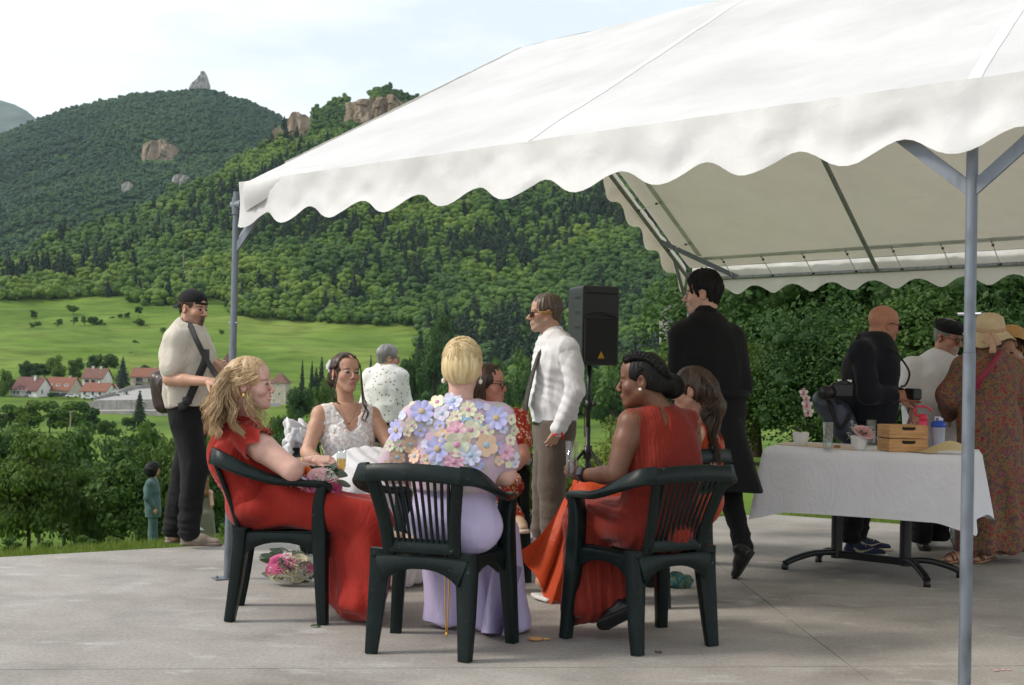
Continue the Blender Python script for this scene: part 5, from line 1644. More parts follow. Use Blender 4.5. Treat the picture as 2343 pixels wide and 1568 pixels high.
def hair_obj(parent,pieces,mat,name='hair'):
 V=[];F=[];C=[];k=0
 for v,f,c in pieces:
  V.append(v);F.append(np.asarray(f)+k);C.append(c);k+=len(v)
 return wpart(name,np.concatenate(V),np.concatenate(F),mat,parent,True,np.concatenate(C))
def shoe(parent,heel,toe,mat,sole_mat,h=.085,w=.040,name='shoe',up=V3(0,0,1),ankle=None,flat=False):
 heel,toe=np.asarray(heel,float),np.asarray(toe,float);d=nrm(toe-heel);L=np.linalg.norm(toe-heel)
 up=nrm(np.asarray(up,float)-d*np.dot(up,d));lat=np.cross(d,up)
 F=Field(.0075)
 z=up*.036
 F.cap(heel+d*.035+z,heel+d*L*.5+z*.95,.036,.035,.02)
 F.cap(heel+d*L*.5+z*.9,toe-d*.045+z*.72,.040,.032,.02,(up,.8))
 F.cap(heel+d*.045+up*.05,heel+d*.05+up*h,.036,.037,.02)
 F.cap(heel+d*.06+up*(h*.85),heel+d*L*.55+up*.045,.028,.026,.03)
 F.cut(heel+up*.016,-up)
 if h>.07:F.cut(heel+up*(h+.012),up-d*.25)
 o=finish(F,name,mat,parent)
 G_=Field(.0075)
 G_.cap(heel+d*.036+up*.012,heel+d*L*.5+up*.012,.040,.036,.01);G_.cap(heel+d*L*.5+up*.012,toe-d*.042+up*.013,.037,.043,.01)
 G_.cut(heel,-up);G_.cut(heel+up*.022,up)
 v,f=G_.mesh();v=relax(v,f,1)
 wpart('sole',v,f,sole_mat,o,True)
 return o
# --- cloth materials
UPV=V3(0,0,1)
def cloth(name,col,rough=.85,var=.10,weave=.15,sheen=.15,transl=0.0,scale=5.0,crease=.30):
 m=M(name,col,rough=rough,var=var,scale=scale,bump=weave,bscale=420,spec=.2,sheen=sheen,transl=transl,bdist=.002)
 t=m.node_tree
 bp=[n for n in t.nodes if n.type=='BUMP'][0]
 n=nd(t,'ShaderNodeTexNoise',Scale=8.5,Detail=3.0,Distortion=1.0);t.links.new(coords(t,(1.2,1.2,.6),'Object',(.5,.3,.2)),n.inputs['Vector'])
 ab=nd(t,'ShaderNodeMath',operation='PINGPONG');ab.inputs[1].default_value=.14;t.links.new(n.outputs['Fac'],ab.inputs[0])
 b2=nd(t,'ShaderNodeBump',Strength=crease,Distance=.05);t.links.new(ab.outputs[0],b2.inputs['Height']);t.links.new(b2.outputs['Normal'],bp.inputs['Normal'])
 return m
def pattern(name,stops,scale=30.0,kind='VORONOI',base=None,rough=.85,transl=0.0,aniso=(1,1,1),warp=.0,thr=None):
 m,t,b,out=newmat(name)
 vec=coords(t,aniso)
 if warp:
  wn=nd(t,'ShaderNodeTexNoise',Scale=scale*.6,Detail=3.0);t.links.new(vec,wn.inputs['Vector'])
  mm=nd(t,'ShaderNodeMixRGB',blend_type='ADD',Fac=warp);t.links.new(vec,mm.inputs['Color1']);t.links.new(wn.outputs['Color'],mm.inputs['Color2']);vec=mm.outputs['Color']
 if kind=='VORONOI':
  n=nd(t,'ShaderNodeTexVoronoi',Scale=scale);t.links.new(vec,n.inputs['Vector']);src=n.outputs['Distance']
 elif kind=='CELL':
  n=nd(t,'ShaderNodeTexVoronoi',Scale=scale);t.links.new(vec,n.inputs['Vector'])
  sp=nd(t,'ShaderNodeSeparateColor');t.links.new(n.outputs['Color'],sp.inputs['Color']);src=sp.outputs['Red']
 else:
  n=nd(t,'ShaderNodeTexNoise',Scale=scale,Detail=5.0,Roughness=.65);t.links.new(vec,n.inputs['Vector']);src=n.outputs['Fac']
 r=ramp(t,src,stops,'CONSTANT' if kind=='CELL' else 'LINEAR')
 t.links.new(r.outputs['Color'],b.inputs['Base Color'])
 b.inputs['Roughness'].default_value=rough;b.inputs['Specular IOR Level'].default_value=.2
 n2=nd(t,'ShaderNodeTexNoise',Scale=300.0);t.links.new(vec,n2.inputs['Vector'])
 bp=nd(t,'ShaderNodeBump',Strength=.15,Distance=.002);t.links.new(n2.outputs['Fac'],bp.inputs['Height']);t.links.new(bp.outputs['Normal'],b.inputs['Normal'])
 if transl:
  tr=nd(t,'ShaderNodeBsdfTranslucent');t.links.new(r.outputs['Color'],tr.inputs['Color'])
  ms=nd(t,'ShaderNodeMixShader',Fac=transl);t.links.new(b.outputs['BSDF'],ms.inputs[1]);t.links.new(tr.outputs['BSDF'],ms.inputs[2]);t.links.new(ms.outputs['Shader'],out.inputs['Surface'])
 return m
C_LINEN=cloth('linen_shirt',(.56,.51,.43),weave=.3)
C_BLACK=cloth('black_cotton',(.010,.010,.011),sheen=.05)
C_BLACK2=cloth('black_coat_cloth',(.008,.008,.009),sheen=.05)
C_NAVY=cloth('navy_jacket',(.008,.009,.014),sheen=.08)
C_WHITE=cloth('white_shirt_cotton',(.78,.78,.80),transl=.06,sheen=.0)
C_RED=cloth('rust_red_chiffon',(.33,.020,.012),weave=.1,rough=.75,transl=.12)
C_RUST=cloth('dark_rust_pleats',(.195,.016,.007),weave=.1,rough=.7,transl=.05)
C_ORANGE=cloth('burnt_orange_satin',(.44,.050,.007),weave=.05,rough=.5,transl=.08)
C_LILAC=cloth('lilac_satin',(.54,.47,.70),weave=.04,crease=.3,rough=.42,transl=.05)
C_MESH=pattern('blouse_mesh',[(.3,(.56,.40,.50)),(.5,(.64,.47,.58)),(.62,(.50,.50,.40)),(.72,(.60,.50,.70))],scale=14,kind='NOISE',transl=.15)
C_TULLE=cloth('white_tulle',(.80,.80,.82),weave=.1,transl=.25,sheen=.0)
C_LACE=pattern('bridal_lace',[(.0,(.86,.85,.83)),(.42,(.80,.78,.75)),(.62,(.62,.52,.47)),(.8,(.74,.66,.62))],scale=42,kind='VORONOI',warp=.02)
C_TAUPE=cloth('taupe_trousers',(.115,.088,.070),rough=.8)
C_FLORAL=pattern('floral_shirt',[(.0,(.10,.095,.07)),(.16,(.24,.23,.18)),(.25,(.70,.69,.66)),(1,(.76,.75,.73))],scale=23,kind='VORONOI',warp=.025)
C_REDPAT=pattern('red_patterned_dress',[(.0,(.36,.030,.018)),(.40,(.40,.05,.03)),(.55,(.60,.46,.34)),(.66,(.44,.20,.05)),(.76,(.26,.02,.03)),(.92,(.60,.46,.36))],scale=70,kind='CELL',warp=.03)
C_PAISLEY=pattern('paisley_dress',[(.25,(.07,.012,.02)),(.38,(.22,.045,.055)),(.45,(.25,.085,.06)),(.50,(.22,.17,.06)),(.54,(.05,.07,.07)),(.60,(.23,.06,.075)),(.70,(.26,.13,.11)),(.8,(.10,.02,.03))],scale=22,kind='NOISE',warp=.03)
C_ORPAT=pattern('orange_patterned_dress',[(.3,(.35,.05,.02)),(.45,(.55,.14,.04)),(.6,(.60,.32,.18)),(.75,(.30,.04,.03))],scale=22,kind='NOISE')
C_GREEN=cloth('green_suit',(.055,.105,.100))
C_OLIVE=cloth('olive_dress',(.16,.155,.11))
C_KHAKI=cloth('khaki_trousers',(.20,.16,.11))
SOLE_B=M('sole_black',(.012,.012,.012),rough=.7);SOLE_T=M('sole_taupe',(.22,.18,.15),rough=.8);SOLE_W=M('sole_cream',(.62,.54,.42),rough=.8)
LEATH_B=M('leather_black',(.012,.012,.013),rough=.35,bump=.1,bscale=120)
SUEDE_T=M('suede_taupe',(.32,.265,.22),rough=.9,bump=.15,bscale=260)
SHOE_NAVY=M('shoe_navy',(.016,.024,.055),rough=.8)
BEIGE_L=M('leather_beige',(.42,.30,.20),rough=.5)
GOLD=M('gold',(.75,.45,.12),rough=.3,metal=1.0);SILVER=M('silver',(.7,.7,.72),rough=.3,metal=1.0)
PEARL=M('pearl',(.75,.72,.66),rough=.25)
LEATH_BR=M('leather_dark_brown',(.045,.028,.026),rough=.35,bump=.15,bscale=90)
WEB=M('strap_webbing',(.010,.010,.011),rough=.7,bump=.2,bscale=300)
H_BLOND=hair_mat('hair_dark_blonde',[(.2,(.22,.135,.065)),(.5,(.40,.265,.135)),(.72,(.54,.38,.21)),(.95,(.68,.52,.32))])
H_PLAT=hair_mat('hair_pale_blonde',[(.2,(.36,.24,.10)),(.45,(.56,.41,.20)),(.8,(.74,.60,.36))])
H_BROWN=hair_mat('hair_brown',[(.2,(.018,.010,.007)),(.6,(.055,.031,.018)),(.95,(.13,.075,.04))])
H_BLACK=hair_mat('hair_black',[(.2,(.003,.003,.003)),(.6,(.007,.0065,.006)),(.95,(.018,.016,.015))],rough=.55)
H_BLACK.node_tree.nodes['Principled BSDF'].inputs['Specular IOR Level'].default_value=.2
H_GREY=hair_mat('hair_grey',[(.2,(.10,.10,.095)),(.6,(.22,.215,.205)),(.95,(.38,.37,.35))])
H_GBROWN=hair_mat('hair_greying_brown',[(.2,(.05,.035,.025)),(.6,(.115,.085,.065)),(.95,(.22,.19,.165))])
SK_LIGHT=(.56,.335,.25);SK_MID=(.50,.285,.195);SK_TAN=(.44,.235,.150);SK_DARK=(.155,.068,.038);SK_RED=(.50,.24,.17);SK_PINK=(.60,.36,.29)
def collar(parent,c,f,r,mat,hgt=.036,opening=.5,tilt=.25,thick=.006):
 f=nrm(f*np.array([1,1,0]));lt=np.cross(UPV,f)
 pts=[];ups=[]
 for a in np.linspace(opening,2*math.pi-opening,22):
  d=f*math.cos(a)+lt*math.sin(a)
  fr=max(0,math.cos(a))
  pts.append(c+d*r*(1+.10*fr)-UPV*(.030*fr));ups.append(nrm(UPV-d*tilt))
 return mbpart('collar',MB().sweep(np.array(pts),thick,hgt,np.array(ups),.2),mat,parent,True,True)
def band(parent,pts,w,mat,name='strap',t=.005,up=None,n=5):
 c=catmull(pts,n)
 if up is None:up=V3(0,-1,.1)
 return mbpart(name,MB().sweep(c,w,t,up,.3),mat,parent,True,True)
def glasses(parent,h,mat,lens=None,side=True,rim=.0017):
 g=MB()
 for q in(-1,1):
  ring=[h.P(q*.032+.0225*math.cos(a),.100,-.004+.0185*math.sin(a)*(1-.15*math.cos(2*a)))for a in np.linspace(0,2*math.pi,15)]
  g.tube(ring,rim*h.s,5)
  g.tube([h.P(q*.0545,.098,.002),h.P(q*.080,.07,.004),h.P(q*.084,.0,.004),h.P(q*.082,-.03,-.010)],rim*h.s,5)
 g.tube([h.P(-.010,.100,.002),h.P(0,.104,.005),h.P(.010,.100,.002)],rim*h.s,5)
 o=mbpart('glasses',g,mat,parent,True,True)
 if lens is not None:
  for q in(-1,1):
   v=[h.P(q*.032,.1005,-.004)]+[h.P(q*.032+.022*math.cos(a),.0995,-.004+.018*math.sin(a))for a in np.linspace(0,2*math.pi,15)[:-1]]
   mbpart('lens',MB().add(v,[(0,i+1,(i+1)%14+1)for i in range(14)]),lens,o,True,True)
 return o
FRAME_B=M('glasses_frame',(.015,.012,.012),rough=.35)
FRAME_Y=M('glasses_yellow',(.55,.33,.02),rough=.4)
LENS_D=M('dark_lens',(.012,.012,.014),rough=.08,spec=.7)
def sleeves(F,sh,el,wr,r0,r1,r2,k=.03):
 F.cap(sh,el,r0,r1,k)
 if wr is not None:F.cap(el,wr,r1,r2,k)
 return F
def trousers(parent,mat,pelv,hipL,hipR,knL,knR,anL,anR,f,w=.165,rt=.095,rk=.075,ra=.07,fold_a=.008,top=None,seed=0,bunch=True):
 F=Field(.0115)
 F.cap(pelv+UPV*.10,pelv-UPV*.05,w*.93,w,.04,(f,.68))
 for a,b,c in((hipL,knL,anL),(hipR,knR,anR)):
  F.cap(a,b,rt,rk,.04);F.cap(b,c,rk,ra,.03)
 if top is not None:F.cut(top,UPV)
 if abs(anL[2]-anR[2])<.06:F.cut(V3(0,0,min(anL[2],anR[2])-.035),-UPV)
 def dsp(V,N):
  zlow=np.clip((.35-(V[:,2]-min(anL[2],anR[2])))/.35,0,1)
  return fold(V,fold_a,(7,7,3),seed)+zlow*.012*(1-2*np.abs(vnoise(V*np.array([7,7,24])+seed)))
 return finish(F,'trousers',mat,parent,dsp)
def person(label,at,group=None):
 return thing('person',label,'person',at,0,group)
# --- people
def feet_at(p):return V3(p[0],p[1],0)
def photographer():
 Y=8.72;f=nrm(V3(.93,-.36,0));lt=np.cross(UPV,f)
 t=person('man in a backwards black cap and beige shirt standing at the left pole',(*G(440,1250)[:2],0))
 h=Head(W(443,706,Y),nrm(V3(.88,-.46,-.10)),s=.97)
 pel,chest,neck=W(436,930,Y),W(428,815,Y),W(430,752,Y)
 shR,shL=W(403,783,Y-.17),W(452,783,Y+.17)
 elR,wrR=W(388,868,Y-.22),W(478,873,Y-.34)
 elL,wrL=W(458,880,Y+.18),W(490,848,Y-.06)
 B=Field(.0115);torso(B,pel,chest,neck,shL,shR,f,hip=.15,waist=.14,ch=.16)
 for s_,e,w in((shR,elR,wrR),(shL,elL,wrL)):limb(B,[s_,e],[.052,.043]);limb(B,[e,w],[.043,.029])
 limb(B,[pel+lt*.085,W(424,1075,Y+.10),W(398,1226,Y+.12)],[.075,.05,.04]);limb(B,[pel-lt*.085,W(446,1070,Y-.08),W(434,1228,Y-.08)],[.075,.05,.04])
 Hd=Field(.0044);h.build(Hd,neck,.057,nose=1.25)
 H1=Field(.0038);hand(H1,wrR,W(505,878,Y-.42)-wrR,UPV*1+V3(0,-.5,0),-1,(.5,.7,.5),s=1.02)
 H2=Field(.0038);hand(H2,wrL,W(507,824,Y-.16)-wrL,V3(.1,-1,.1),-1,(.9,1.0,.7),s=1.0)
 body(t,[B,Hd,H1,H2],h.colour(SK_MID,stubble=((.045,.028,.02),(.22,.85)),brow=(.05,.03,.02),blush=.35))
 h.eyes(t,(.05,.03,.02))
 hair_obj(t,[hair_cap(h,.006,True,nape=-.045)],H_BROWN)
 C=Field(.005);C.ell(h.P(0,-.016,.052),np.array([.086,.107,.082])*h.s,h.A);C.cut(h.P(0,.0,.040),-h.u+h.f*.10-h.f*.0)
 C.ell(h.P(0,.105,.045),np.array([.036,.03,.026])*h.s,h.A,.004,'-')
 cap_=finish(C,'cap',C_BLACK,t)
 br=[]
 for i in range(9):
  a=math.radians(-62+124*i/8)
  for j in range(4):
   r=.094+.075*j/3*math.cos(a*.9)
   br.append(h.P(math.sin(a)*.080*(1+.1*j/3),-.012-r*math.cos(a),.042-.045*j/3-.014*(1-math.cos(a))))
 F_=[(i*4+j,i*4+j+1,i*4+5+j,i*4+4+j)for i in range(8)for j in range(3)]
 n=len(br);br2=br+[p-h.u*.004 for p in br]
 F_=F_+[tuple(n+q for q in reversed(g))for g in F_]
 wpart('cap_brim',np.array(br2),F_,C_BLACK,cap_,True)
 band(cap_,[h.P(-.062,.066,.042),h.P(-.03,.092,.040),h.P(0,.098,.039),h.P(.03,.092,.040),h.P(.062,.066,.042)],.014,C_BLACK,'cap_strap',.004,h.f)
 S=Field(.008);torso(S,W(438,925,Y),chest,neck,shL,shR,f,hip=.178,waist=.178,ch=.180,ratio=.80,grow=.012,shr=.062)
 S.cap(pel-UPV*.0,chest,.165,.165,.05,(f,.9))
 for s_,e in((shR,elR),(shL,elL)):S.cap(s_,lerp(s_,e,.66),.075,.080,.03)
 S.cut(W(436,930,Y),-UPV+f*.10);
 S.ell(neck+UPV*.05+f*.03,(.07,.07,.05),None,.01,'-')
 for s_,e in((shR,elR),(shL,elL)):pass
 finish(S,'shirt',C_LINEN,t,lambda V,N:fold(V,.014,(9,9,5),2))
 collar(t,neck+UPV*.022,f,.070,C_LINEN,.045,.55,.45)
 trousers(t,C_BLACK,pel-UPV*.01,pel+lt*.085,pel-lt*.085,W(424,1075,Y+.10),W(446,1070,Y-.08),W(398,1212,Y+.12),W(432,1213,Y-.08),f,w=.165,rt=.10,rk=.085,ra=.066)
 a=shoe(t,feet_at(G(413,1247)),feet_at(G(508,1249)),SUEDE_T,SOLE_T,h=.075)
 b=shoe(t,feet_at(G(378,1242)),feet_at(G(470,1240)),SUEDE_T,SOLE_T,h=.075)
 for o,x,Yo in((a,455,-.0),):
  lc=MB()
  p0=G(446,1236)+UPV*.06
  for i in range(5):
   c=p0+f*(.016*i)+UPV*(.052-.010*i)+V3(0,-.045,0)
   lc.tube(catmull([c+lt*.03,c-lt*.012+UPV*.012,c-lt*.045],4),.006,5)
  lc.sweep([G(430,1236)+V3(0,-.05,.028),G(441,1222)+V3(0,-.05,.03),G(448,1236)+V3(0,-.05,.025),G(458,1221)+V3(0,-.05,.03)],.012,.004,V3(0,-1,.2),0)
  mbpart('laces',lc,SILVER,o,True,True)
 bd=mbpart('camera_strap',MB().sweep(catmull([neck+UPV*.02-f*.07,W(432,742,Y-.1),W(448,775,Y-.215),W(470,820,Y-.235),W(492,855,Y-.26),W(500,872,Y-.3)],5),.036,.005,V3(-.2,-1,.1),.3),WEB,t,True,True)
 cm=MB().box(W(512,874,Y-.40),(.09,.12,.08),rz=.4,bev=.01)
 c_=thing('camera','black camera held by the man in the backwards cap','camera',tuple(W(512,874,Y-.40)))
 mbpart('body',cm,LEATH_B,c_,True,True)
 mbpart('lens',MB().tube([W(514,874,Y-.45),W(528,872,Y-.5)],.032,14),LEATH_B,c_,True,True)
 sb=thing('sling_bag','dark brown leather sling bag on the back of the man in the cap','bag',tuple(W(375,900,Y-.05)))
 F=Field(.007)
 F.cap(W(362,868,Y-.02),W(372,925,Y-.02),.055,.060,.03,(V3(0,1,0),1.0));F.cap(W(380,876,Y-.08),W(398,925,Y-.10),.055,.055,.04);F.cap(W(372,925,Y+.04),W(400,926,Y-.05),.050,.045,.03)
 bo=finish(F,'pouch',LEATH_BR,sb,lambda V,N:fold(V,.004,(14,14,9),4),smooth=2)
 mbpart('zip',MB().tube(catmull([W(383,858,Y-.150),W(366,872,Y-.165),W(369,905,Y-.165),W(378,940,Y-.15)],5),.004,5),WEB,bo,True,True)
 mbpart('stud',MB().ball(W(408,932,Y-.150),.008,1),SILVER,bo,True,True)
 sp_=mbpart('strap',MB().sweep(catmull([W(396,935,Y-.14),W(424,925,Y-.23),W(440,895,Y-.245),W(455,860,Y-.245),W(469,825,Y-.225),W(470,800,Y-.12)],6),.050,.005,V3(.25,-1,.1),.3),WEB,sb,True,True)
 mbpart('buckle',MB().box(W(428,917,Y-.245),(.06,.02,.05),bev=.006),WEB,sp_,True,True)
def bridesmaid():
 Y=6.45;f=nrm(V3(.99,-.06,0));lt=np.cross(UPV,f)
 t=person('blonde woman in a red dress sitting in the left chair, smiling in profile',(*W(585,1200,Y)[:2],0))
 h=Head(W(575,878,6.33),nrm(V3(.99,-.10,.02)),s=1.03,fem=True)
 pel,chest,neck=W(577,1165,Y),W(543,1040,Y),W(556,962,Y)
 shR,shL=W(566,1000,Y-.15),W(572,990,Y+.17)
 elR,wrR=W(668,1076,Y-.24),W(690,1068,Y+.02)
 elL,wrL=W(648,1072,Y+.20),W(717,1053,Y+.18)
 B=Field(.0098);torso(B,pel+UPV*.10,chest,neck,shL,shR,f,hip=.155,waist=.125,ch=.145,ratio=.72,shr=.055)
 limb(B,[shR,elR],[.066,.054]);limb(B,[elR,wrR],[.046,.029]);limb(B,[shL,elL],[.058,.046]);limb(B,[elL,wrL],[.041,.025])
 B.cap(pel,W(840,1190,Y-.1),.09,.06);B.cap(W(840,1190,Y-.1),W(825,1365,Y-.1),.055,.04)
 Hd=Field(.0044);h.build(Hd,neck,.047,jaw=.93,smile=1.0,nose=.95)
 H1=Field(.0036);hand(H1,wrL,W(775,1052,Y+.16)-wrL,V3(-.1,-.45,1),-1,(.35,.6,.5),spread=.2,s=.94,tc=.2,thumb=.5)
 H2=Field(.0038);hand(H2,wrR,V3(.5,1,-.1),V3(-.2,.1,1),1,(.4,.5,.4),s=.92)
 body(t,[B,Hd,H1,H2],h.colour(SK_PINK,lips=(.45,.10,.10),teeth=True,brow=(.16,.10,.06),blush=.35))
 h.eyes(t,(.10,.09,.08))
 rs_=np.random.RandomState(2)
 cv=[]
 for i in range(520):
  q=-1 if rs_.rand()<.68 else 1
  a=rs_.uniform(.0,1.0)
  root=h.P(q*(.036+.054*a),.060-.10*rs_.rand(),.112-.085*a)
  mid=h.P(q*(.093+.004*rs_.rand())*(1-.22*(1-a)**2),-.045+rs_.normal(0,.018),.060-.06*a+rs_.normal(0,.01))
  tie=h.P(q*.045,-.124+rs_.normal(0,.006),.022+rs_.normal(0,.016))
  cv.append(catmull([root,mid,tie],5))
 NL=22;LK=[(rs_.uniform(-1,1),rs_.normal(0,11),rs_.uniform(-40,20),rs_.uniform(0,6.28),rs_.normal(0,.035),rs_.rand()<.18)for _ in range(NL)]
 for i in range(1150):
  q0,ex,ey_,ph,ed,fr=LK[i%NL];q=q0+rs_.normal(0,.10)
  st=h.P(q*.085,-.085-.03*(1-abs(q))+rs_.normal(0,.008),rs_.uniform(-.03,.08))
  e=W(490+ex+rs_.normal(0,3.5)+48*fr,985+ey_+rs_.normal(0,5),6.40-.18*max(0,-q)+ed+.06*q)
  m1=lerp(st,e,.35)-V3(.024,0,-.006)+rs_.normal(0,.007,3);m2=lerp(st,e,.72)-V3(.020,0,0)+rs_.normal(0,.007,3)
  c=catmull([st,m1,m2,e],6)
  k=np.linspace(0,1,len(c));w=.020*k**1.1
  c=c+np.stack([np.sin(k*13+ph)*w,np.cos(k*13+ph)*w,np.sin(k*10+ph)*w*.3],-1)
  cv.append(c)
 for i in range(50):
  st=h.P(-.080+.01*rs_.rand(),-.02+.05*rs_.rand(),-.02-.04*rs_.rand())
  e=W(600+rs_.normal(0,14),985+rs_.uniform(-45,15),6.25)
  c=catmull([st,lerp(st,e,.4)-V3(.02,.02,0),lerp(st,e,.75)+V3(.012,0,0),e],7);k=np.linspace(0,1,len(c))
  c=c+np.stack([np.sin(k*12+i)*.012*k,k*0,k*0],-1);cv.append(c)
 def back(F,h):
  F.cap(h.P(0,-.085,.01),h.P(0,-.10,-.10),.060*h.s,.045*h.s,.03);F.cap(h.P(0,-.10,-.10),W(512,965,6.42),.050,.055,.03);F.cap(W(512,960,6.42),W(494,985,6.42),.052,.034,.03)
 cap_=hair_cap(h,.009,nape=-.30,side=.0,extra=back,front=.088,streak=.005,seed=3)
 br=strands([catmull([h.P(-.085,.0,.02),h.P(-.088,-.045,.018),h.P(-.070,-.09,.022),h.P(-.03,-.122,.02),h.P(.02,-.122,.02)],4)+np.array([0,0,.012])*np.sin(np.linspace(0,26,17)+a)[:,None]for a in(0,2.1,4.2)],.009,.009,5,6)
 hair_obj(t,[cap_,strands(cv,.0017,.0009,4),br],H_BLOND)
 part('earring',MB().tube([h.P(-.083,-.010,-.045),h.P(-.085,-.010,-.058)],.0075,8).mesh('earring',GOLD),t).location=-Vector(wloc(t));
 D=Field(.007);torso(D,pel+UPV*.10,chest,neck,shL,shR,f,hip=.172,waist=.140,ch=.158,ratio=.78,grow=.006,shr=.060)
 D.ell(chest+f*.085,(.075,.12,.075),None,.04)
 D.ell(neck+UPV*.055+f*.02,(.075,.075,.055),None,.015,'-')
 D.ell(pel+f*.04,(.165,.165,.105),None,.04)
 def pleat(V,N):
  ang=np.arctan2(V[:,1]-chest[1],V[:,0]-chest[0])
  up_=np.clip((V[:,2]-chest[2]+.15)/.1,0,1)
  return .0045*np.sin((V[:,1]+.35*V[:,0])*260+2*vnoise(V*6))*up_+np.exp(-((V[:,2]-pel[2]-.13)/.06)**2)*.0018*np.sin(V[:,2]*300+2*vnoise(V*20))+fold(V,.004,(10,10,6),4)
 finish(D,'bodice',C_RED,t,pleat)
 fl=[]
 na,nj=40,7
 for i in range(na+1):
  a=math.radians(-150+300*i/na)
  for j in range(nj+1):
   k=j/nj
   dn=nrm(elR-shR)
   s1=nrm(np.cross(dn,V3(0,1,0)));s2=np.cross(dn,s1)
   r=.066+.030*k+.010*k*math.sin(i*1.25)+.005*math.sin(i*2.9+1)*k
   fl.append(shR-dn*.035+dn*.125*k*(1+.15*math.sin(i*.7))+(s1*math.cos(a)+s2*math.sin(a))*r-f*.008)
 Ff=[(i*(nj+1)+j,(i+1)*(nj+1)+j,(i+1)*(nj+1)+j+1,i*(nj+1)+j+1)for i in range(na)for j in range(nj)]
 wpart('flounce_sleeve',np.array(fl),Ff,C_RED,t,True)
 fl2=[]
 for i in range(na+1):
  k0=i/na
  p=lerp(W(540,1012,Y-.17),W(610,1090,Y-.14),k0)if k0<.5 else lerp(lerp(W(540,1012,Y-.17),W(610,1090,Y-.14),.5),W(642,1085,Y-.05),(k0-.5)*2)
  for j in range(nj+1):
   k=j/nj
   fl2.append(p+V3(-.02*k,-.012*k+.010*k*math.sin(i*1.3),-.085*k*(1+.2*math.sin(i*.9))))
 wpart('flounce',np.array(fl2),Ff,C_RED,t,True)
 Sk=Field(.010)
 knR,knL=W(848,1183,Y-.14),W(834,1178,Y+.12)
 Sk.ell(pel+f*.05+UPV*.01,(.17,.185,.105),None,.04);Sk.cap(W(620,1150,Y-.08),knR,.098,.095,.05);Sk.cap(W(620,1150,Y+.1),knL,.098,.090,.05);Sk.cap(W(690,1158,Y),lerp(knR,knL,.5),.10,.09,.05)
 for k,(a,b)in enumerate(((W(855,1205,Y-.15),W(838,1380,Y-.20)),(W(848,1205,Y-.0),W(828,1378,Y-.02)),(W(838,1205,Y+.1),W(830,1370,Y+.12)),(W(800,1225,Y-.08),W(806,1372,Y-.14)),(W(775,1215,Y-.0),W(790,1350,Y-.0)))):
  Sk.cap(a,b,.085,.085,.05)
 Sk.cut(V3(0,0,.035),-UPV)
 def skf(V,N):
  low=np.clip((.52-V[:,2])/.3,0,1)
  s_=(V[:,0]-pel[0])*.8+(V[:,1])*1.4
  return low*(.018*np.sin(s_*46+4*vnoise(V*np.array([3,3,1.2]))+V[:,2]*3))+fold(V,.015,(4,6,3.2),8)+(1-low)*.006*np.sin(V[:,1]*70+V[:,0]*12)
 finish(Sk,'skirt',C_RED,t,skf,smooth=2)
 ring=[lerp(wrL,elL,.36)+.031*(UPV*math.cos(a)+V3(0,1,0)*math.sin(a))for a in np.linspace(0,6.283,15)]
 mbpart('bracelet',MB().tube(ring,.004,6),GOLD,t,True,True)
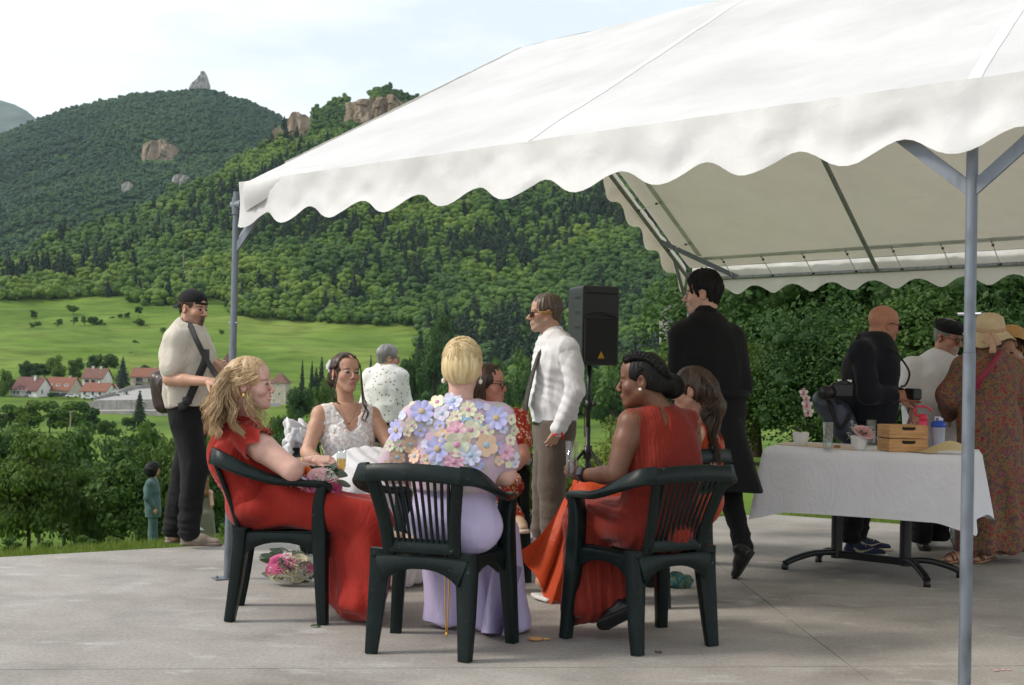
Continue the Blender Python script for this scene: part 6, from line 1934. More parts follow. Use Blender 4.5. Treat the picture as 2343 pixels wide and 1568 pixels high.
def bride():
 Y=7.8;f=nrm(V3(.38,-.92,0));lt=np.cross(UPV,f)
 t=person('bride in a white lace wedding gown sitting with her brown hair pinned up',(*W(800,1110,Y)[:2],0))
 h=Head(W(791,853,Y-.02),nrm(V3(.56,-.82,.06)),nrm(V3(.06,-.04,1)),s=.97,fem=True)
 pel,chest,neck=W(800,1105,Y+.03),W(796,1000,Y),W(793,928,Y+.02)
 shR,shL=W(733,948,Y-.06),W(850,950,Y+.06)
 elR,wrR=W(703,1035,Y-.14),W(752,1078,Y-.42)
 elL,wrL=W(893,1022,Y-.02),W(925,1075,Y-.28)
 B=Field(.0098);torso(B,pel+UPV*.10,chest,neck,shL,shR,f,hip=.15,waist=.115,ch=.138,ratio=.68,shr=.050)
 B.ell(chest+f*.055+lt*.06,(.062,.062,.06),None,.04);B.ell(chest+f*.055-lt*.06,(.062,.062,.06),None,.04)
 limb(B,[shR,elR],[.047,.040]);limb(B,[elR,wrR],[.038,.025]);limb(B,[shL,elL],[.047,.040]);limb(B,[elL,wrL],[.038,.025])
 B.cap(pel,pel+f*.42-UPV*.02,.09,.06);B.cap(pel+f*.42,pel+f*.45-UPV*.42,.055,.04)
 Hd=Field(.0044);h.build(Hd,neck,.047,jaw=.92,nose=.95)
 H1=Field(.0036);hand(H1,wrR,W(790,1078,Y-.58)-wrR,V3(-.2,-.6,.8),1,(.5,.7,.5),s=.92,thumb=.5)
 H2=Field(.0038);hand(H2,wrL,V3(-.3,-1,-.2),UPV,-1,(.3,.4,.3),s=.92)
 body(t,[B,Hd,H1,H2],h.colour(SK_MID,lips=(.42,.13,.12),brow=(.045,.026,.017),blush=.35))
 h.eyes(t,(.035,.02,.012))
 rs_=np.random.RandomState(12);cv=[]
 for i in range(600):
  q=1 if rs_.rand()<.5 else-1
  a=rs_.rand()
  root=h.P(q*(.006+.070*a),.075-.055*a+rs_.normal(0,.004),.096-.05*a*a)
  mid=h.P(q*(.050+.038*a),-.020+rs_.normal(0,.02),.098-.075*a)
  tie=h.P(q*.030+rs_.normal(0,.012),-.118+rs_.normal(0,.008),-.015+rs_.normal(0,.022))
  cv.append(catmull([root,mid,tie],6))
 for i in range(260):
  c0=h.P(-.018,-.125,-.045);a=rs_.rand()*6.28;r=.045*rs_.rand()**.5
  ax=rs_.normal(0,1,3);ax=nrm(ax);d1=nrm(np.cross(ax,rs_.normal(0,1,3)));d2=np.cross(ax,d1)
  cv.append(np.array([c0+r*(d1*math.cos(q)+d2*math.sin(q))for q in np.linspace(a,a+3.6,10)]))
 for(x0,z0,pts)in((-.070,.02,[(762,900),(768,918),(779,925)]),(.072,.05,[(831,905),(838,925),(834,945),(829,958),(838,966)]),(.070,.04,[(829,900),(833,925),(842,945),(836,962)])):
  for j in range(7):
   st=h.P(x0,.055,z0);c=[st]+[W(x+rs_.normal(0,1.4),y+rs_.normal(0,1.2),Y-.13)for x,y in pts]
   cv.append(catmull(c,6))
 def bun(F,h):F.ell(h.P(-.012,-.118,-.040),np.array([.050,.045,.045]),None,.02)
 hair_obj(t,[hair_cap(h,.006,front=.080,nape=-.075,extra=bun,streak=.004,seed=6),strands(cv,.0022,.0012,8)],H_BROWN)
 hp=MB();
 for i in range(7):
  c=h.P(-.082+rs_.normal(0,.006),-.070+rs_.normal(0,.012),.028+rs_.normal(0,.02))
  for k in range(5):
   a=k*1.257;hp.ball(c+.009*(UPV*math.cos(a)+h.f*math.sin(a)),(.0075,.004,.0075),1)
 mbpart('hair_flowers',hp,C_TULLE,t,True,True)
 mbpart('earring',MB().ball(h.P(-.085,-.006,-.040),.006,1),SILVER,t,True,True)
 Bd=Field(.006);torso(Bd,pel+UPV*.10,chest,neck,shL,shR,f,hip=.155,waist=.122,ch=.143,ratio=.70,grow=.006,shr=.050)
 Bd.ell(chest+f*.060+lt*.06,(.066,.066,.064),None,.04);Bd.ell(chest+f*.060-lt*.06,(.066,.066,.064),None,.04)
 Bd.ell(neck+UPV*.02+f*.04,np.array([.085,.12,.115]),np.array([lt,f,UPV]),.015,'-')
 Bd.ell(neck-UPV*.085+f*.09,np.array([.042,.08,.075]),np.array([lt,f,UPV]),.015,'-')
 for s_,q in((shR,-1),(shL,1)):
  Bd.ell(s_+lt*q*.055-UPV*.02,np.array([.075,.12,.11]),np.array([lt,f,UPV]),.01,'-')
 v,f_=Bd.mesh();v=relax(v,f_,1);N=vnormals(v,f_)
 v=v+N*(.0035*np.abs(vnoise(v*75))+.003*vnoise(v*30))[:,None]
 wpart('bodice',v,f_,C_LACE,t,True)
 ap=MB();rs2=np.random.RandomState(3)
 from mathutils.bvhtree import BVHTree
 bv=BVHTree.FromPolygons([tuple(q)for q in v],[tuple(int(i)for i in q)for q in f_])
 for i in range(190):
  x,y=rs2.uniform(728,850),rs2.uniform(935,1055)
  o_=Vector(CAMP);d_=Vector(nrm(W(x,y,Y)-CAMP));hit=bv.ray_cast(o_,d_)
  if hit[0]is None:continue
  n_=np.array(hit[1]);n_=n_ if np.dot(n_,np.array(d_))<0 else-n_
  c=np.array(hit[0])+n_*.003;a1=nrm(np.cross(n_,rs2.normal(0,1,3)));a2=np.cross(n_,a1);r=rs2.uniform(.007,.013)
  for k in range(5):
   a=k*1.257;p=c+r*.6*(a1*math.cos(a)+a2*math.sin(a))+n_*.002
   e1=(a1*math.cos(a)+a2*math.sin(a))*r*.55;e2=(-a1*math.sin(a)+a2*math.cos(a))*r*.42
   ap.add([p-e1,p+e2+n_*.002,p+e1+n_*.004,p-e2+n_*.002],[(0,1,2,3)])
 o=mbpart('lace_flowers',ap,C_TULLE,t,False,True);o['kind']='stuff'
 Sk=Field(.011)
 Sk.cap(pel-UPV*.02,pel+f*.30-UPV*.0,.19,.22,.06);Sk.cap(pel+f*.30+lt*.15,pel+f*.42-UPV*.38+lt*.18,.20,.26,.08);Sk.cap(pel+f*.30-lt*.06,pel+f*.48-UPV*.38-lt*.02,.20,.24,.08)
 Sk.cap(pel+lt*.18,pel+lt*.26-UPV*.40,.14,.22,.06)
 Sk.ell(W(846,1108,7.42),(.20,.20,.13),None,.06)
 Sk.cut(V3(0,0,.02),-UPV)
 finish(Sk,'gown_skirt',C_TULLE,t,lambda V,N:fold(V,.022,(5,5,2.2),3)+.006*np.sin((V[:,0]*1.1+V[:,1])*60+3*vnoise(V*5)),smooth=2)
 Bw=Field(.007)
 for x,y,r,dy in((668,1000,.05,.1),(684,1018,.062,.12),(665,1020,.040,.06),(690,990,.058,.16),(700,1030,.07,.14),(676,985,.034,.1),(715,1000,.06,.22),(712,1045,.07,.12)):
  Bw.ell(W(x,y,Y+dy),(r*.62,r*.6,r*.5),None,.006)
 rb=np.random.RandomState(21)
 for i in range(22):
  a1=nrm(rb.normal(0,1,3));a2=nrm(np.cross(a1,rb.normal(0,1,3)))
  Bw.ell(W(rb.uniform(655,712),rb.uniform(972,1046),Y+rb.uniform(.02,.16)),np.array([.062,.040,.010]),np.array([a2,np.cross(a1,a2),a1]),.004)
 finish(Bw,'tulle_bow',C_TULLE,t,lambda V,N:fold(V,.008,(16,16,16),5),smooth=3)
 mbpart('necklace',MB().tube(catmull([W(775,925,Y-.07),W(790,957,Y-.135),W(798,969,Y-.15),W(808,955,Y-.135),W(820,925,Y-.05)],5),.0012,4).ball(W(798,970,Y-.155),.006,1),LEATH_B,t,True,True)
def grey_man():
 Y=12.8;f=nrm(V3(.45,.89,0));lt=np.cross(UPV,f)
 z0=tz(-1.2,Y)
 t=person('grey haired man in a white floral shirt seen from behind, standing on the lawn',(*W(882,960,Y)[:2],z0))
 h=Head(W(889,820,Y),nrm(V3(.93,.36,-.05)),s=1.02)
 pel,chest,neck=W(882,975,Y),W(880,890,Y),W(884,848,Y)
 shR,shL=W(916,862,Y-.03),W(848,862,Y+.03)
 elR,wrR=W(927,925,Y-.02),W(915,955,Y+.25);elL,wrL=W(838,925,Y+.06),W(850,955,Y+.28)
 B=Field(.011);torso(B,pel,chest,neck,shL,shR,f)
 limb(B,[shR,elR,wrR],[.05,.042,.03]);limb(B,[shL,elL,wrL],[.05,.042,.03])
 for q in(-1,1):limb(B,[pel+lt*.09*q,V3(*(pel+lt*.1*q)[:2],z0+.1)],[.085,.045])
 Hd=Field(.0045);h.build(Hd,neck,.058,nose=1.15)
 Hs=Field(.0045);hand(Hs,wrR,f,UPV,1,s=1);hand(Hs,wrL,f,UPV,-1,s=1)
 body(t,[B,Hd,Hs],h.colour(SK_MID,brow=(.1,.09,.08),stubble=((.25,.2,.17),(.2,.3))))
 h.eyes(t);hair_obj(t,[hair_cap(h,.010,True,streak=.005,seed=2)],H_GREY);glasses(t,h,FRAME_B)
 S=Field(.009);torso(S,pel-UPV*.02,chest,neck,shL,shR,f,hip=.19,waist=.19,ch=.195,ratio=.72,grow=.012,shr=.062)
 S.cap(shR,elR,.075,.070,.03);S.cap(elR,wrR,.066,.05,.03);S.cap(shL,elL,.075,.070,.03);S.cap(elL,wrL,.066,.05,.03)
 S.cut(W(880,966,Y),-UPV);S.ell(neck+UPV*.06,(.07,.07,.05),None,.01,'-')
 finish(S,'shirt',C_FLORAL,t,lambda V,N:fold(V,.012,(7,7,5),9));collar(t,neck+UPV*.03,f,.072,C_FLORAL,.04)
 trousers(t,C_KHAKI,pel-UPV*.02,pel+lt*.085,pel-lt*.085,V3(*(pel+lt*.1)[:2],z0+.48),V3(*(pel-lt*.1)[:2],z0+.48),V3(*(pel+lt*.1)[:2],z0+.1),V3(*(pel-lt*.1)[:2],z0+.1),f)
 mbpart('belt',MB().sweep([pel+UPV*.035+(lt*math.cos(a)*.175+f*math.sin(a)*.125)for a in np.linspace(0,6.2832,24)],.010,.034,UPV,.1),LEATH_B,t,True,True)
 for q in(-1,1):shoe(t,V3(*(pel+lt*.1*q-f*.06)[:2],z0),V3(*(pel+lt*.12*q+f*.2)[:2],z0),LEATH_BR,SOLE_B)
FLW={'blue':(.46,.46,.74),'pale':(.64,.66,.80),'white':(.66,.62,.72),'cream':(.76,.73,.53),'pink':(.76,.44,.54),'peach':(.78,.54,.38),'sky':(.42,.62,.80),'green':(.60,.62,.44)}
FLM={k:M('applique_'+k,c,rough=.6,transl=.1,var=.12,scale=40)for k,c in FLW.items()}
FLC={'blue':M('applique_centre_gold',(.60,.46,.26),rough=.7,bump=.5,bscale=400),'pink':M('applique_centre_pink',(.70,.32,.50),rough=.7,bump=.5,bscale=400),'sky':M('applique_centre_sky',(.42,.60,.74),rough=.7,bump=.5,bscale=400)}
def flower_mesh(kind,petals,cup=.09):
 V=[(0,0,.02)];F=[];n=petals*6
 for ring,rr in enumerate((.35,.72,1.0)):
  for i in range(n):
   a=2*math.pi*i/n
   lobe=abs(math.sin(a*petals/2))
   r=rr*(1-(.20*(1-lobe)**2.2 if ring else 0))*(1+.05*math.sin(a*petals*3)*(ring==2))
   V.append((r*math.cos(a),r*math.sin(a),.015+cup*rr*rr*(.6+.8*lobe)-.06*(1-lobe)*ring*.5))
 for i in range(n):F.append((0,1+i,1+(i+1)%n))
 for k in range(2):
  for i in range(n):F.append((1+k*n+i,1+(k+1)*n+i,1+(k+1)*n+(i+1)%n,1+k*n+(i+1)%n))
 return mesh_np('flower',np.array(V),F,FLM[kind],True)
def flower_centre(kind):
 v,f=ICO[1]
 return mesh_np('flower_centre',np.array(v)*(.27,.27,.12)+np.array([0,0,.05]),[tuple(q)for q in f],FLC[kind],True)
def lilac_lady():
 Y=5.75;f=nrm(V3(.16,.985,0));lt=np.cross(UPV,f)
 t=person('woman with short pale blonde hair, flower blouse and lilac skirt, seen from behind',(*W(1040,1220,Y)[:2],0))
 h=Head(W(1058,843,Y-.02),nrm(V3(.10,.99,-.04)),s=.98,fem=True)
 pel,chest,neck=W(1038,1222,Y+.02),W(1046,1050,Y-.02),W(1054,925,Y-.02)
 shL,shR=W(956,962,Y-.03),W(1140,964,Y-.03)
 elL,wrL=W(892,1080,Y+.08),W(930,1095,Y+.34);elR,wrR=W(1152,1085,Y-.02),W(1118,1085,Y+.30)
 B=Field(.0098);torso(B,pel+UPV*.10,chest,neck,shL,shR,f,hip=.175,waist=.152,ch=.165,ratio=.70,shr=.056)
 limb(B,[shL,elL],[.056,.050]);limb(B,[elL,wrL],[.045,.028]);limb(B,[shR,elR],[.058,.054]);limb(B,[elR,wrR],[.050,.028])
 B.cap(pel+f*.05+UPV*.03,pel+f*.42,.06,.05);B.cap(pel+f*.42,pel+f*.44-UPV*.40,.045,.04)
 Hd=Field(.0044);h.build(Hd,neck-f*.01,.052,jaw=.95)
 Hs=Field(.0044);hand(Hs,wrL,f,UPV,-1,s=.92);hand(Hs,wrR,nrm(f-lt*-.4),UPV,1,s=.92)
 body(t,[B,Hd,Hs],h.colour(SK_PINK,brow=(.3,.2,.1),blush=.5));h.eyes(t)
 rs_=np.random.RandomState(31);cv=[]
 cr=nrm(V3(.1,-.62,.8));er=np.array([.0900,.1120,.1080]);e0=np.array([0,-.020,.035])
 for i in range(2700):
  u=nrm(rs_.normal(0,1,3));u[1]=-abs(u[1])if rs_.rand()<.55 else u[1]
  if u[2]<-.72 or(u[1]>.15 and u[2]<-.05):continue
  d=u-cr;d=nrm(d-u*np.dot(d,u)+rs_.normal(0,.10,3));L=rs_.uniform(.32,.52);lf=rs_.rand()**2
  c=[]
  for k in np.linspace(0,1,5):
   q=nrm(u+d*L*k);q2=er*q*(.985+.030*math.sin(2.6*k)*lf)
   q2[:2]*=1-.20*max(0,-q[2]-.25)
   c.append(h.P(*(e0+q2)))
  cv.append(np.array(c))
 hair_obj(t,[hair_cap(h,.012,nape=-.060,streak=.003,seed=9,top=.004),strands(cv,.0020,.0009,10)],H_PLAT)
 for q in(-1,1):
  mbpart('earring',MB().ball(h.P(q*.083,-.012,-.058),(.009,.009,.012),1).tube([h.P(q*.083,-.012,-.040),h.P(q*.083,-.012,-.052)],.0015,5),PEARL,t,True,True)
 S=Field(.007);torso(S,pel+UPV*.10,chest,neck,shL,shR,f,hip=.185,waist=.168,ch=.178,ratio=.74,grow=.010,shr=.062)
 S.cap(shL,lerp(shL,elL,.84),.070,.074,.03);S.cap(shR,lerp(shR,elR,.70),.070,.076,.03)
 S.ell(neck+UPV*.055,(.080,.080,.052),None,.012,'-');S.cut(pel+UPV*.195,-UPV)
 for s_,e,k in((shL,elL,.90),(shR,elR,.78)):
  S.ell(lerp(s_,e,k+.42),np.array([.085,.085,.070]),None,.006,'-')
 v,F_=S.mesh();v=relax(v,F_,1);N=vnormals(v,F_);v=v+N*(fold(v,.006,(8,8,6),6))[:,None]
 bl=wpart('blouse',v,F_,C_MESH,t,True)
 from mathutils.bvhtree import BVHTree
 bv=BVHTree.FromPolygons([tuple(q)for q in v],[tuple(int(i)for i in q)for q in F_])
 FM={(k,p):flower_mesh(k,p)for k in FLW for p in(5,8)}
 FCm={k:flower_centre(k)for k in FLC}
 L=[(1215,690,92,'blue',8),(1385,705,64,'white',5),(1350,612,62,'cream',5),(1480,600,78,'pale',8),(1605,672,66,'cream',8),(1845,742,92,'blue',8),(1508,728,48,'cream',8),(1476,778,50,'cream',5),(1694,745,44,'cream',8),(1562,752,24,'sky',5),(1592,742,20,'sky',5),(1620,762,25,'sky',5),(1662,778,23,'sky',5),(1702,800,24,'sky',5),(1368,806,44,'blue',5),(1205,842,50,'blue',5),(1012,845,86,'blue',8),(1135,802,46,'cream',5),(1098,852,40,'cream',5),(1510,846,76,'pink',8),(1398,888,58,'peach',5),(1628,842,76,'cream',5),(1722,858,46,'cream',5),(1776,842,46,'cream',5),(1128,958,72,'peach',5),(1036,966,52,'green',8),(1355,1002,96,'blue',8),(1512,966,96,'green',5),(1756,970,92,'peach',5),(1626,1050,84,'pale',8),(1490,1108,78,'pink',8),(1165,1062,62,'peach',8),(1262,1092,46,'peach',5),(1350,1124,62,'white',8),(1684,1130,50,'blue',5),(1955,926,46,'cream',5),(1926,1022,64,'pink',8),(1856,985,44,'blue',5),(1014,1066,64,'peach',8),(892,985,44,'pale',5),(1450,645,36,'blue',5),(1692,640,36,'blue',5),(1252,590,40,'pale',5),(1150,640,40,'cream',5),(1062,720,36,'pale',5),(1502,675,26,'blue',5),(1760,655,36,'white',5),(1900,830,38,'pale',5),(930,905,36,'cream',5),(1585,930,40,'peach',5),(1280,770,30,'pale',5),(1560,1180,46,'cream',5),(1410,1180,40,'pale',5),(1250,960,36,'pale',5)]
 rf_=np.random.RandomState(6);ks=list(FLW)
 for i in range(46):
  x=rf_.uniform(880,1010)if i%2 else rf_.uniform(1780,2010);y=rf_.uniform(700,1130)
  if all((x-q[0])**2+(y-q[1])**2>(q[2]*.8+26)**2 for q in L):L.append((x,y,rf_.uniform(26,46),ks[rf_.randint(len(ks))],5+3*(i%2)))
 for x,y,r,k,p in L:
  r*=1.10;px_,py_=635+x*.27105,756+y*.27105
  d_=nrm(W(px_,py_,Y)-CAMP)
  hit=bv.ray_cast(Vector(CAMP),Vector(d_))
  if hit[0]is None:continue
  n_=np.array(hit[1]);n_=n_ if np.dot(n_,d_)<0 else-n_
  n_=nrm(n_-d_*.35);r_=r*.27105*5.7/3000
  a1=nrm(np.cross(n_,V3(math.sin(x),0,math.cos(x))));a2=np.cross(n_,a1)
  o=part('flower',FM[(k,p)],bl)
  c=np.array(hit[0])+np.array(hit[1])*(1 if np.dot(np.array(hit[1]),d_)<0 else-1)*.006-wloc(t)
  mw=Matrix(((a1[0]*r_,a2[0]*r_,n_[0]*r_,c[0]),(a1[1]*r_,a2[1]*r_,n_[1]*r_,c[1]),(a1[2]*r_,a2[2]*r_,n_[2]*r_,c[2]),(0,0,0,1)))
  o.matrix_local=mw
  if r>40:
   q=part('flower_centre',FCm['blue' if k=='blue' else 'sky' if k in('pale','white','peach')else 'pink'],bl);q.matrix_local=mw
 Sk=Field(.009)
 Sk.cap(pel+UPV*.27,pel+UPV*.08,.176,.188,.05,(f,.80));Sk.ell(pel+f*.04+UPV*.035,np.array([.20,.17,.10]),np.array([lt,f,UPV]),.05);Sk.cap(pel+lt*.09+UPV*.03,pel+lt*.10+f*.40+UPV*.02,.095,.09,.05);Sk.cap(pel-lt*.09+UPV*.03,pel-lt*.07+f*.40+UPV*.02,.095,.09,.05)
 for q,e in((-.17,-.20),(-.06,-.06),(.06,.09),(.15,.19)):
  k0=pel+f*.40+lt*q*.9-UPV*.03;Sk.cap(k0,V3(*(pel+f*.44+lt*(e-.02))[:2],.05),.075,.075,.05)
 Sk.ell(V3(pel[0],pel[1]+.02,.26),(.40,.27,.168),None,.015,'-')
 Sk.cut(V3(0,0,.02),-UPV)
 finish(Sk,'skirt',C_LILAC,t,lambda V,N:np.clip((.5-V[:,2])/.3,.15,1)*(.014*np.sin(V[:,0]*34+3*vnoise(V*np.array([3,3,1.5]))+V[:,2]*4))+fold(V,.007,(6,6,4),3),smooth=2)
 rf=[]
 for i in range(25):
  k=i/24
  for j in range(11):
   m_=j/10
   x=1100+92*k*(1-.25*m_)+10*math.sin(k*9+m_*3);y=1262+40*k+(1452-1268-30*k)*m_
   rf.append(W(x,y,6.02+.10*math.sin(k*11+m_*1.5)*(.3+.7*m_)+.04*m_))
 wpart('skirt_ruffle',np.array(rf),[(i*11+j,i*11+j+1,i*11+12+j,i*11+11+j)for i in range(24)for j in range(10)],C_LILAC,t,True)
def specs_lady():
 Y=7.6;f=nrm(V3(.55,-.83,0));lt=np.cross(UPV,f)
 t=person('woman with glasses in a red patterned dress, sitting behind the flower blouse',(*W(1130,1100,Y)[:2],0))
 h=Head(W(1118,879,Y),nrm(V3(.93,-.36,.02)),s=.98,fem=True)
 pel,chest,neck=W(1130,1110,Y+.05),W(1130,1010,Y+.02),W(1118,940,Y+.02)
 shL,shR=W(1180,965,Y+.05),W(1078,965,Y-.05)
 elL,wrL=W(1194,1045,Y-.08),W(1160,1085,Y-.25);elR,wrR=W(1075,1040,Y-.2),W(1090,955,Y-.24)
 B=Field(.0115);torso(B,pel+UPV*.10,chest,neck,shL,shR,f,hip=.16,waist=.14,ch=.15,ratio=.72)
 limb(B,[shL,elL],[.055,.046]);limb(B,[elL,wrL],[.042,.028]);limb(B,[shR,elR],[.055,.046]);limb(B,[elR,wrR],[.042,.028])
 B.cap(pel,W(1125,1120,7.22),.09,.06);B.cap(W(1125,1120,7.22),W(1184,1200,7.18),.055,.040)
 Hd=Field(.0044);h.build(Hd,neck,.048,jaw=.98)
 Hs=Field(.0044);hand(Hs,wrR,W(1098,905,Y-.16)-wrR,V3(-.2,-1,0),-1,(.6,.8,.6),s=.9);hand(Hs,wrL,f,UPV,-1,s=.9)
 body(t,[B,Hd,Hs],h.colour(SK_RED,brow=(.08,.05,.03),blush=.5,lips=(.42,.14,.12)));h.eyes(t)
 rs_=np.random.RandomState(8);cv=[]
 for i in range(160):
  q=-1 if rs_.rand()<.6 else 1
  a=rs_.rand();st=h.P(q*.02,.06-.13*a,.112-.02*a);md=h.P(q*.090,.02-.11*a,.03)
  e=h.P(q*(.080+.01*rs_.rand()),.015-.12*a,-.085-.03*rs_.rand());cv.append(catmull([st,md,e],6))
 hair_obj(t,[hair_cap(h,.009,nape=-.12,ears=False,seed=5),strands(cv,.003,.0015,3)],H_BROWN)
 glasses(t,h,FRAME_B,rim=.0024)
 D=Field(.008);torso(D,pel+UPV*.10,chest,neck,shL,shR,f,hip=.165,waist=.150,ch=.160,ratio=.76,grow=.008,shr=.062)
 D.cap(shL,lerp(shL,elL,.5),.070,.078,.03);D.cap(shR,lerp(shR,elR,.5),.070,.078,.03)
 D.ell(neck+UPV*.04+f*.06,(.075,.075,.085),None,.012,'-')
 D.ell(pel+f*.03,(.17,.17,.10),None,.04);D.cap(pel+UPV*.02,W(1122,1118,7.22),.10,.08,.05);D.cap(W(1125,1120,7.22),W(1176,1186,7.18),.08,.060,.05);D.cap(W(1110,1130,7.22),W(1110,1240,7.22),.09,.10,.05);D.cut(V3(0,0,.22),-UPV)
 finish(D,'dress',C_REDPAT,t,lambda V,N:fold(V,.010,(7,7,4),6))
 shoe(t,W(1176,1212,7.2),W(1200,1222,7.02),BEIGE_L,SOLE_W,h=.05)
 shoe(t,feet_at(W(1120,1290,Y-.40)),feet_at(W(1130,1310,Y-.6)),BEIGE_L,SOLE_W,h=.05)
 mbpart('earring',MB().ball(h.P(-.083,-.008,-.042),.006,1),GOLD,t,True,True)
def tie_man():
 Y=9.0;f=nrm(V3(-.98,-.18,0));lt=np.cross(UPV,f)
 t=person('man in white shirt, loose dark tie and sunglasses standing before the loudspeaker',(*W(1272,1250,Y)[:2],0))
 h=Head(W(1246,717,Y),nrm(V3(-.985,-.14,-.02)),s=1.05)
 pel,chest,neck=W(1268,965,Y),W(1272,840,Y),W(1264,772,Y)
 shL,shR=W(1300,798,Y-.18),W(1282,798,Y+.18)
 elL,wrL=W(1316,895,Y-.25),W(1276,985,Y-.24);elR,wrR=W(1290,900,Y+.24),W(1250,985,Y+.22)
 B=Field(.0115);torso(B,pel,chest,neck,shL,shR,f,hip=.165,waist=.16,ch=.17,ratio=.72)
 limb(B,[shL,elL,wrL],[.052,.043,.030]);limb(B,[shR,elR,wrR],[.052,.043,.030])
 for q in(-1,1):limb(B,[pel+lt*.09*q,V3(*(pel+lt*.1*q)[:2],.1)],[.07,.04])
 Hd=Field(.0044);h.build(Hd,neck,.060,nose=1.15,jaw=1.05)
 Hs=Field(.0044);hand(Hs,wrL,W(1262,1012,Y-.22)-wrL,V3(.4,-1,.2),1,(.2,.3,.3),s=1.0);hand(Hs,wrR,W(1245,1010,Y+.2)-wrR,V3(.2,1,.2),-1,s=1.0)
 body(t,[B,Hd,Hs],h.colour(SK_MID,stubble=((.40,.33,.28),(.35,.35)),brow=(.2,.17,.15),blush=.4));h.eyes(t)
 hair_obj(t,[hair_cap(h,.008,True,streak=.004,seed=7,recede=.014)],H_GBROWN)
 g=glasses(t,h,FRAME_B,LENS_D,rim=.003)
 mbpart('temple',MB().tube([h.P(.086,.055,.004),h.P(.0875,.0,.004),h.P(.086,-.03,-.002)],.0032,6),FRAME_Y,g,True,True)
 S=Field(.008);torso(S,pel,chest,neck,shL,shR,f,hip=.172,waist=.172,ch=.180,ratio=.80,grow=.010,shr=.062,k=.06)
 S.ell(W(1262,915,Y),(.150,.16,.11),None,.06)
 S.ell(W(1296,850,Y),(.10,.17,.16),None,.06)
 S.ell(neck+UPV*.070+f*.01,(.074,.074,.05),None,.01,'-');S.cut(W(1268,967,Y),-UPV)
 A=Field(.008)
 for s_,e,w_ in((shL,elL,wrL),(shR,elR,wrR)):A.cap(s_,e,.070,.060,.03);A.cap(e,lerp(e,w_,.97),.058,.044,.03)
 def shirt_fold(V,N):return fold(V,.011,(12,12,5),12)+.0022*np.sin((V[:,2]+.6*V[:,0])*95+5*vnoise(V*5))
 finish(S,'shirt',C_WHITE,t,shirt_fold);finish(A,'sleeves',C_WHITE,t,shirt_fold)
 collar(t,neck+UPV*.052,f,.070,C_WHITE,.050,.35,.35)
 trousers(t,C_TAUPE,pel-UPV*.02,pel+lt*.09,pel-lt*.09,W(1262,1110,Y-.1),W(1248,1110,Y+.12),V3(*W(1262,1240,Y-.1)[:2],.1),V3(*W(1240,1240,Y+.14)[:2],.1),f,w=.20,rt=.125,rk=.09,ra=.075,top=W(1268,962,Y))
 mbpart('belt',MB().sweep([W(1268,966,Y)+(lt*math.cos(a)*.196+f*math.sin(a)*.142)for a in np.linspace(0,6.2832,28)],.012,.036,UPV,.1),LEATH_B,t,True,True)
 tp=[W(1243,783,Y-.06),W(1236,800,Y-.10),W(1228,822,Y-.12),W(1217,860,Y-.14),W(1206,905,Y-.13),W(1199,948,Y-.12)]
 mbpart('tie',MB().sweep(catmull(tp,4),np.array([.030,.026,.022,.020]+[.034,.036,.04,.044,.048,.052,.056,.06,.064,.068,.070,.074,.078,.08,.082,.082,.05][:17]),.008,V3(-1,-.35,.2),.3),pattern('tie_cloth',[(.3,(.02,.02,.022)),(.5,(.055,.05,.045)),(.6,(.10,.09,.08))],scale=60,kind='NOISE'),t,True,True)
 mbpart('wristband',MB().sweep([wrL-UPV*.02+.034*(V3(1,0,.3)*math.cos(a)+V3(0,1,0)*math.sin(a))for a in np.linspace(0,6.28,14)],.004,.014,UPV,.1).sweep([W(1284,990,Y-.28),W(1290,1006,Y-.29)],.014,.003,V3(0,-1,0),0),M('ribbon_red',(.60,.01,.01),rough=.6),t,True,True)
 for q in(-1,1):shoe(t,V3(*W(1275,1250,Y-.1*q)[:2],0),V3(*W(1190,1250,Y-.1*q)[:2],0),LEATH_BR,SOLE_B)
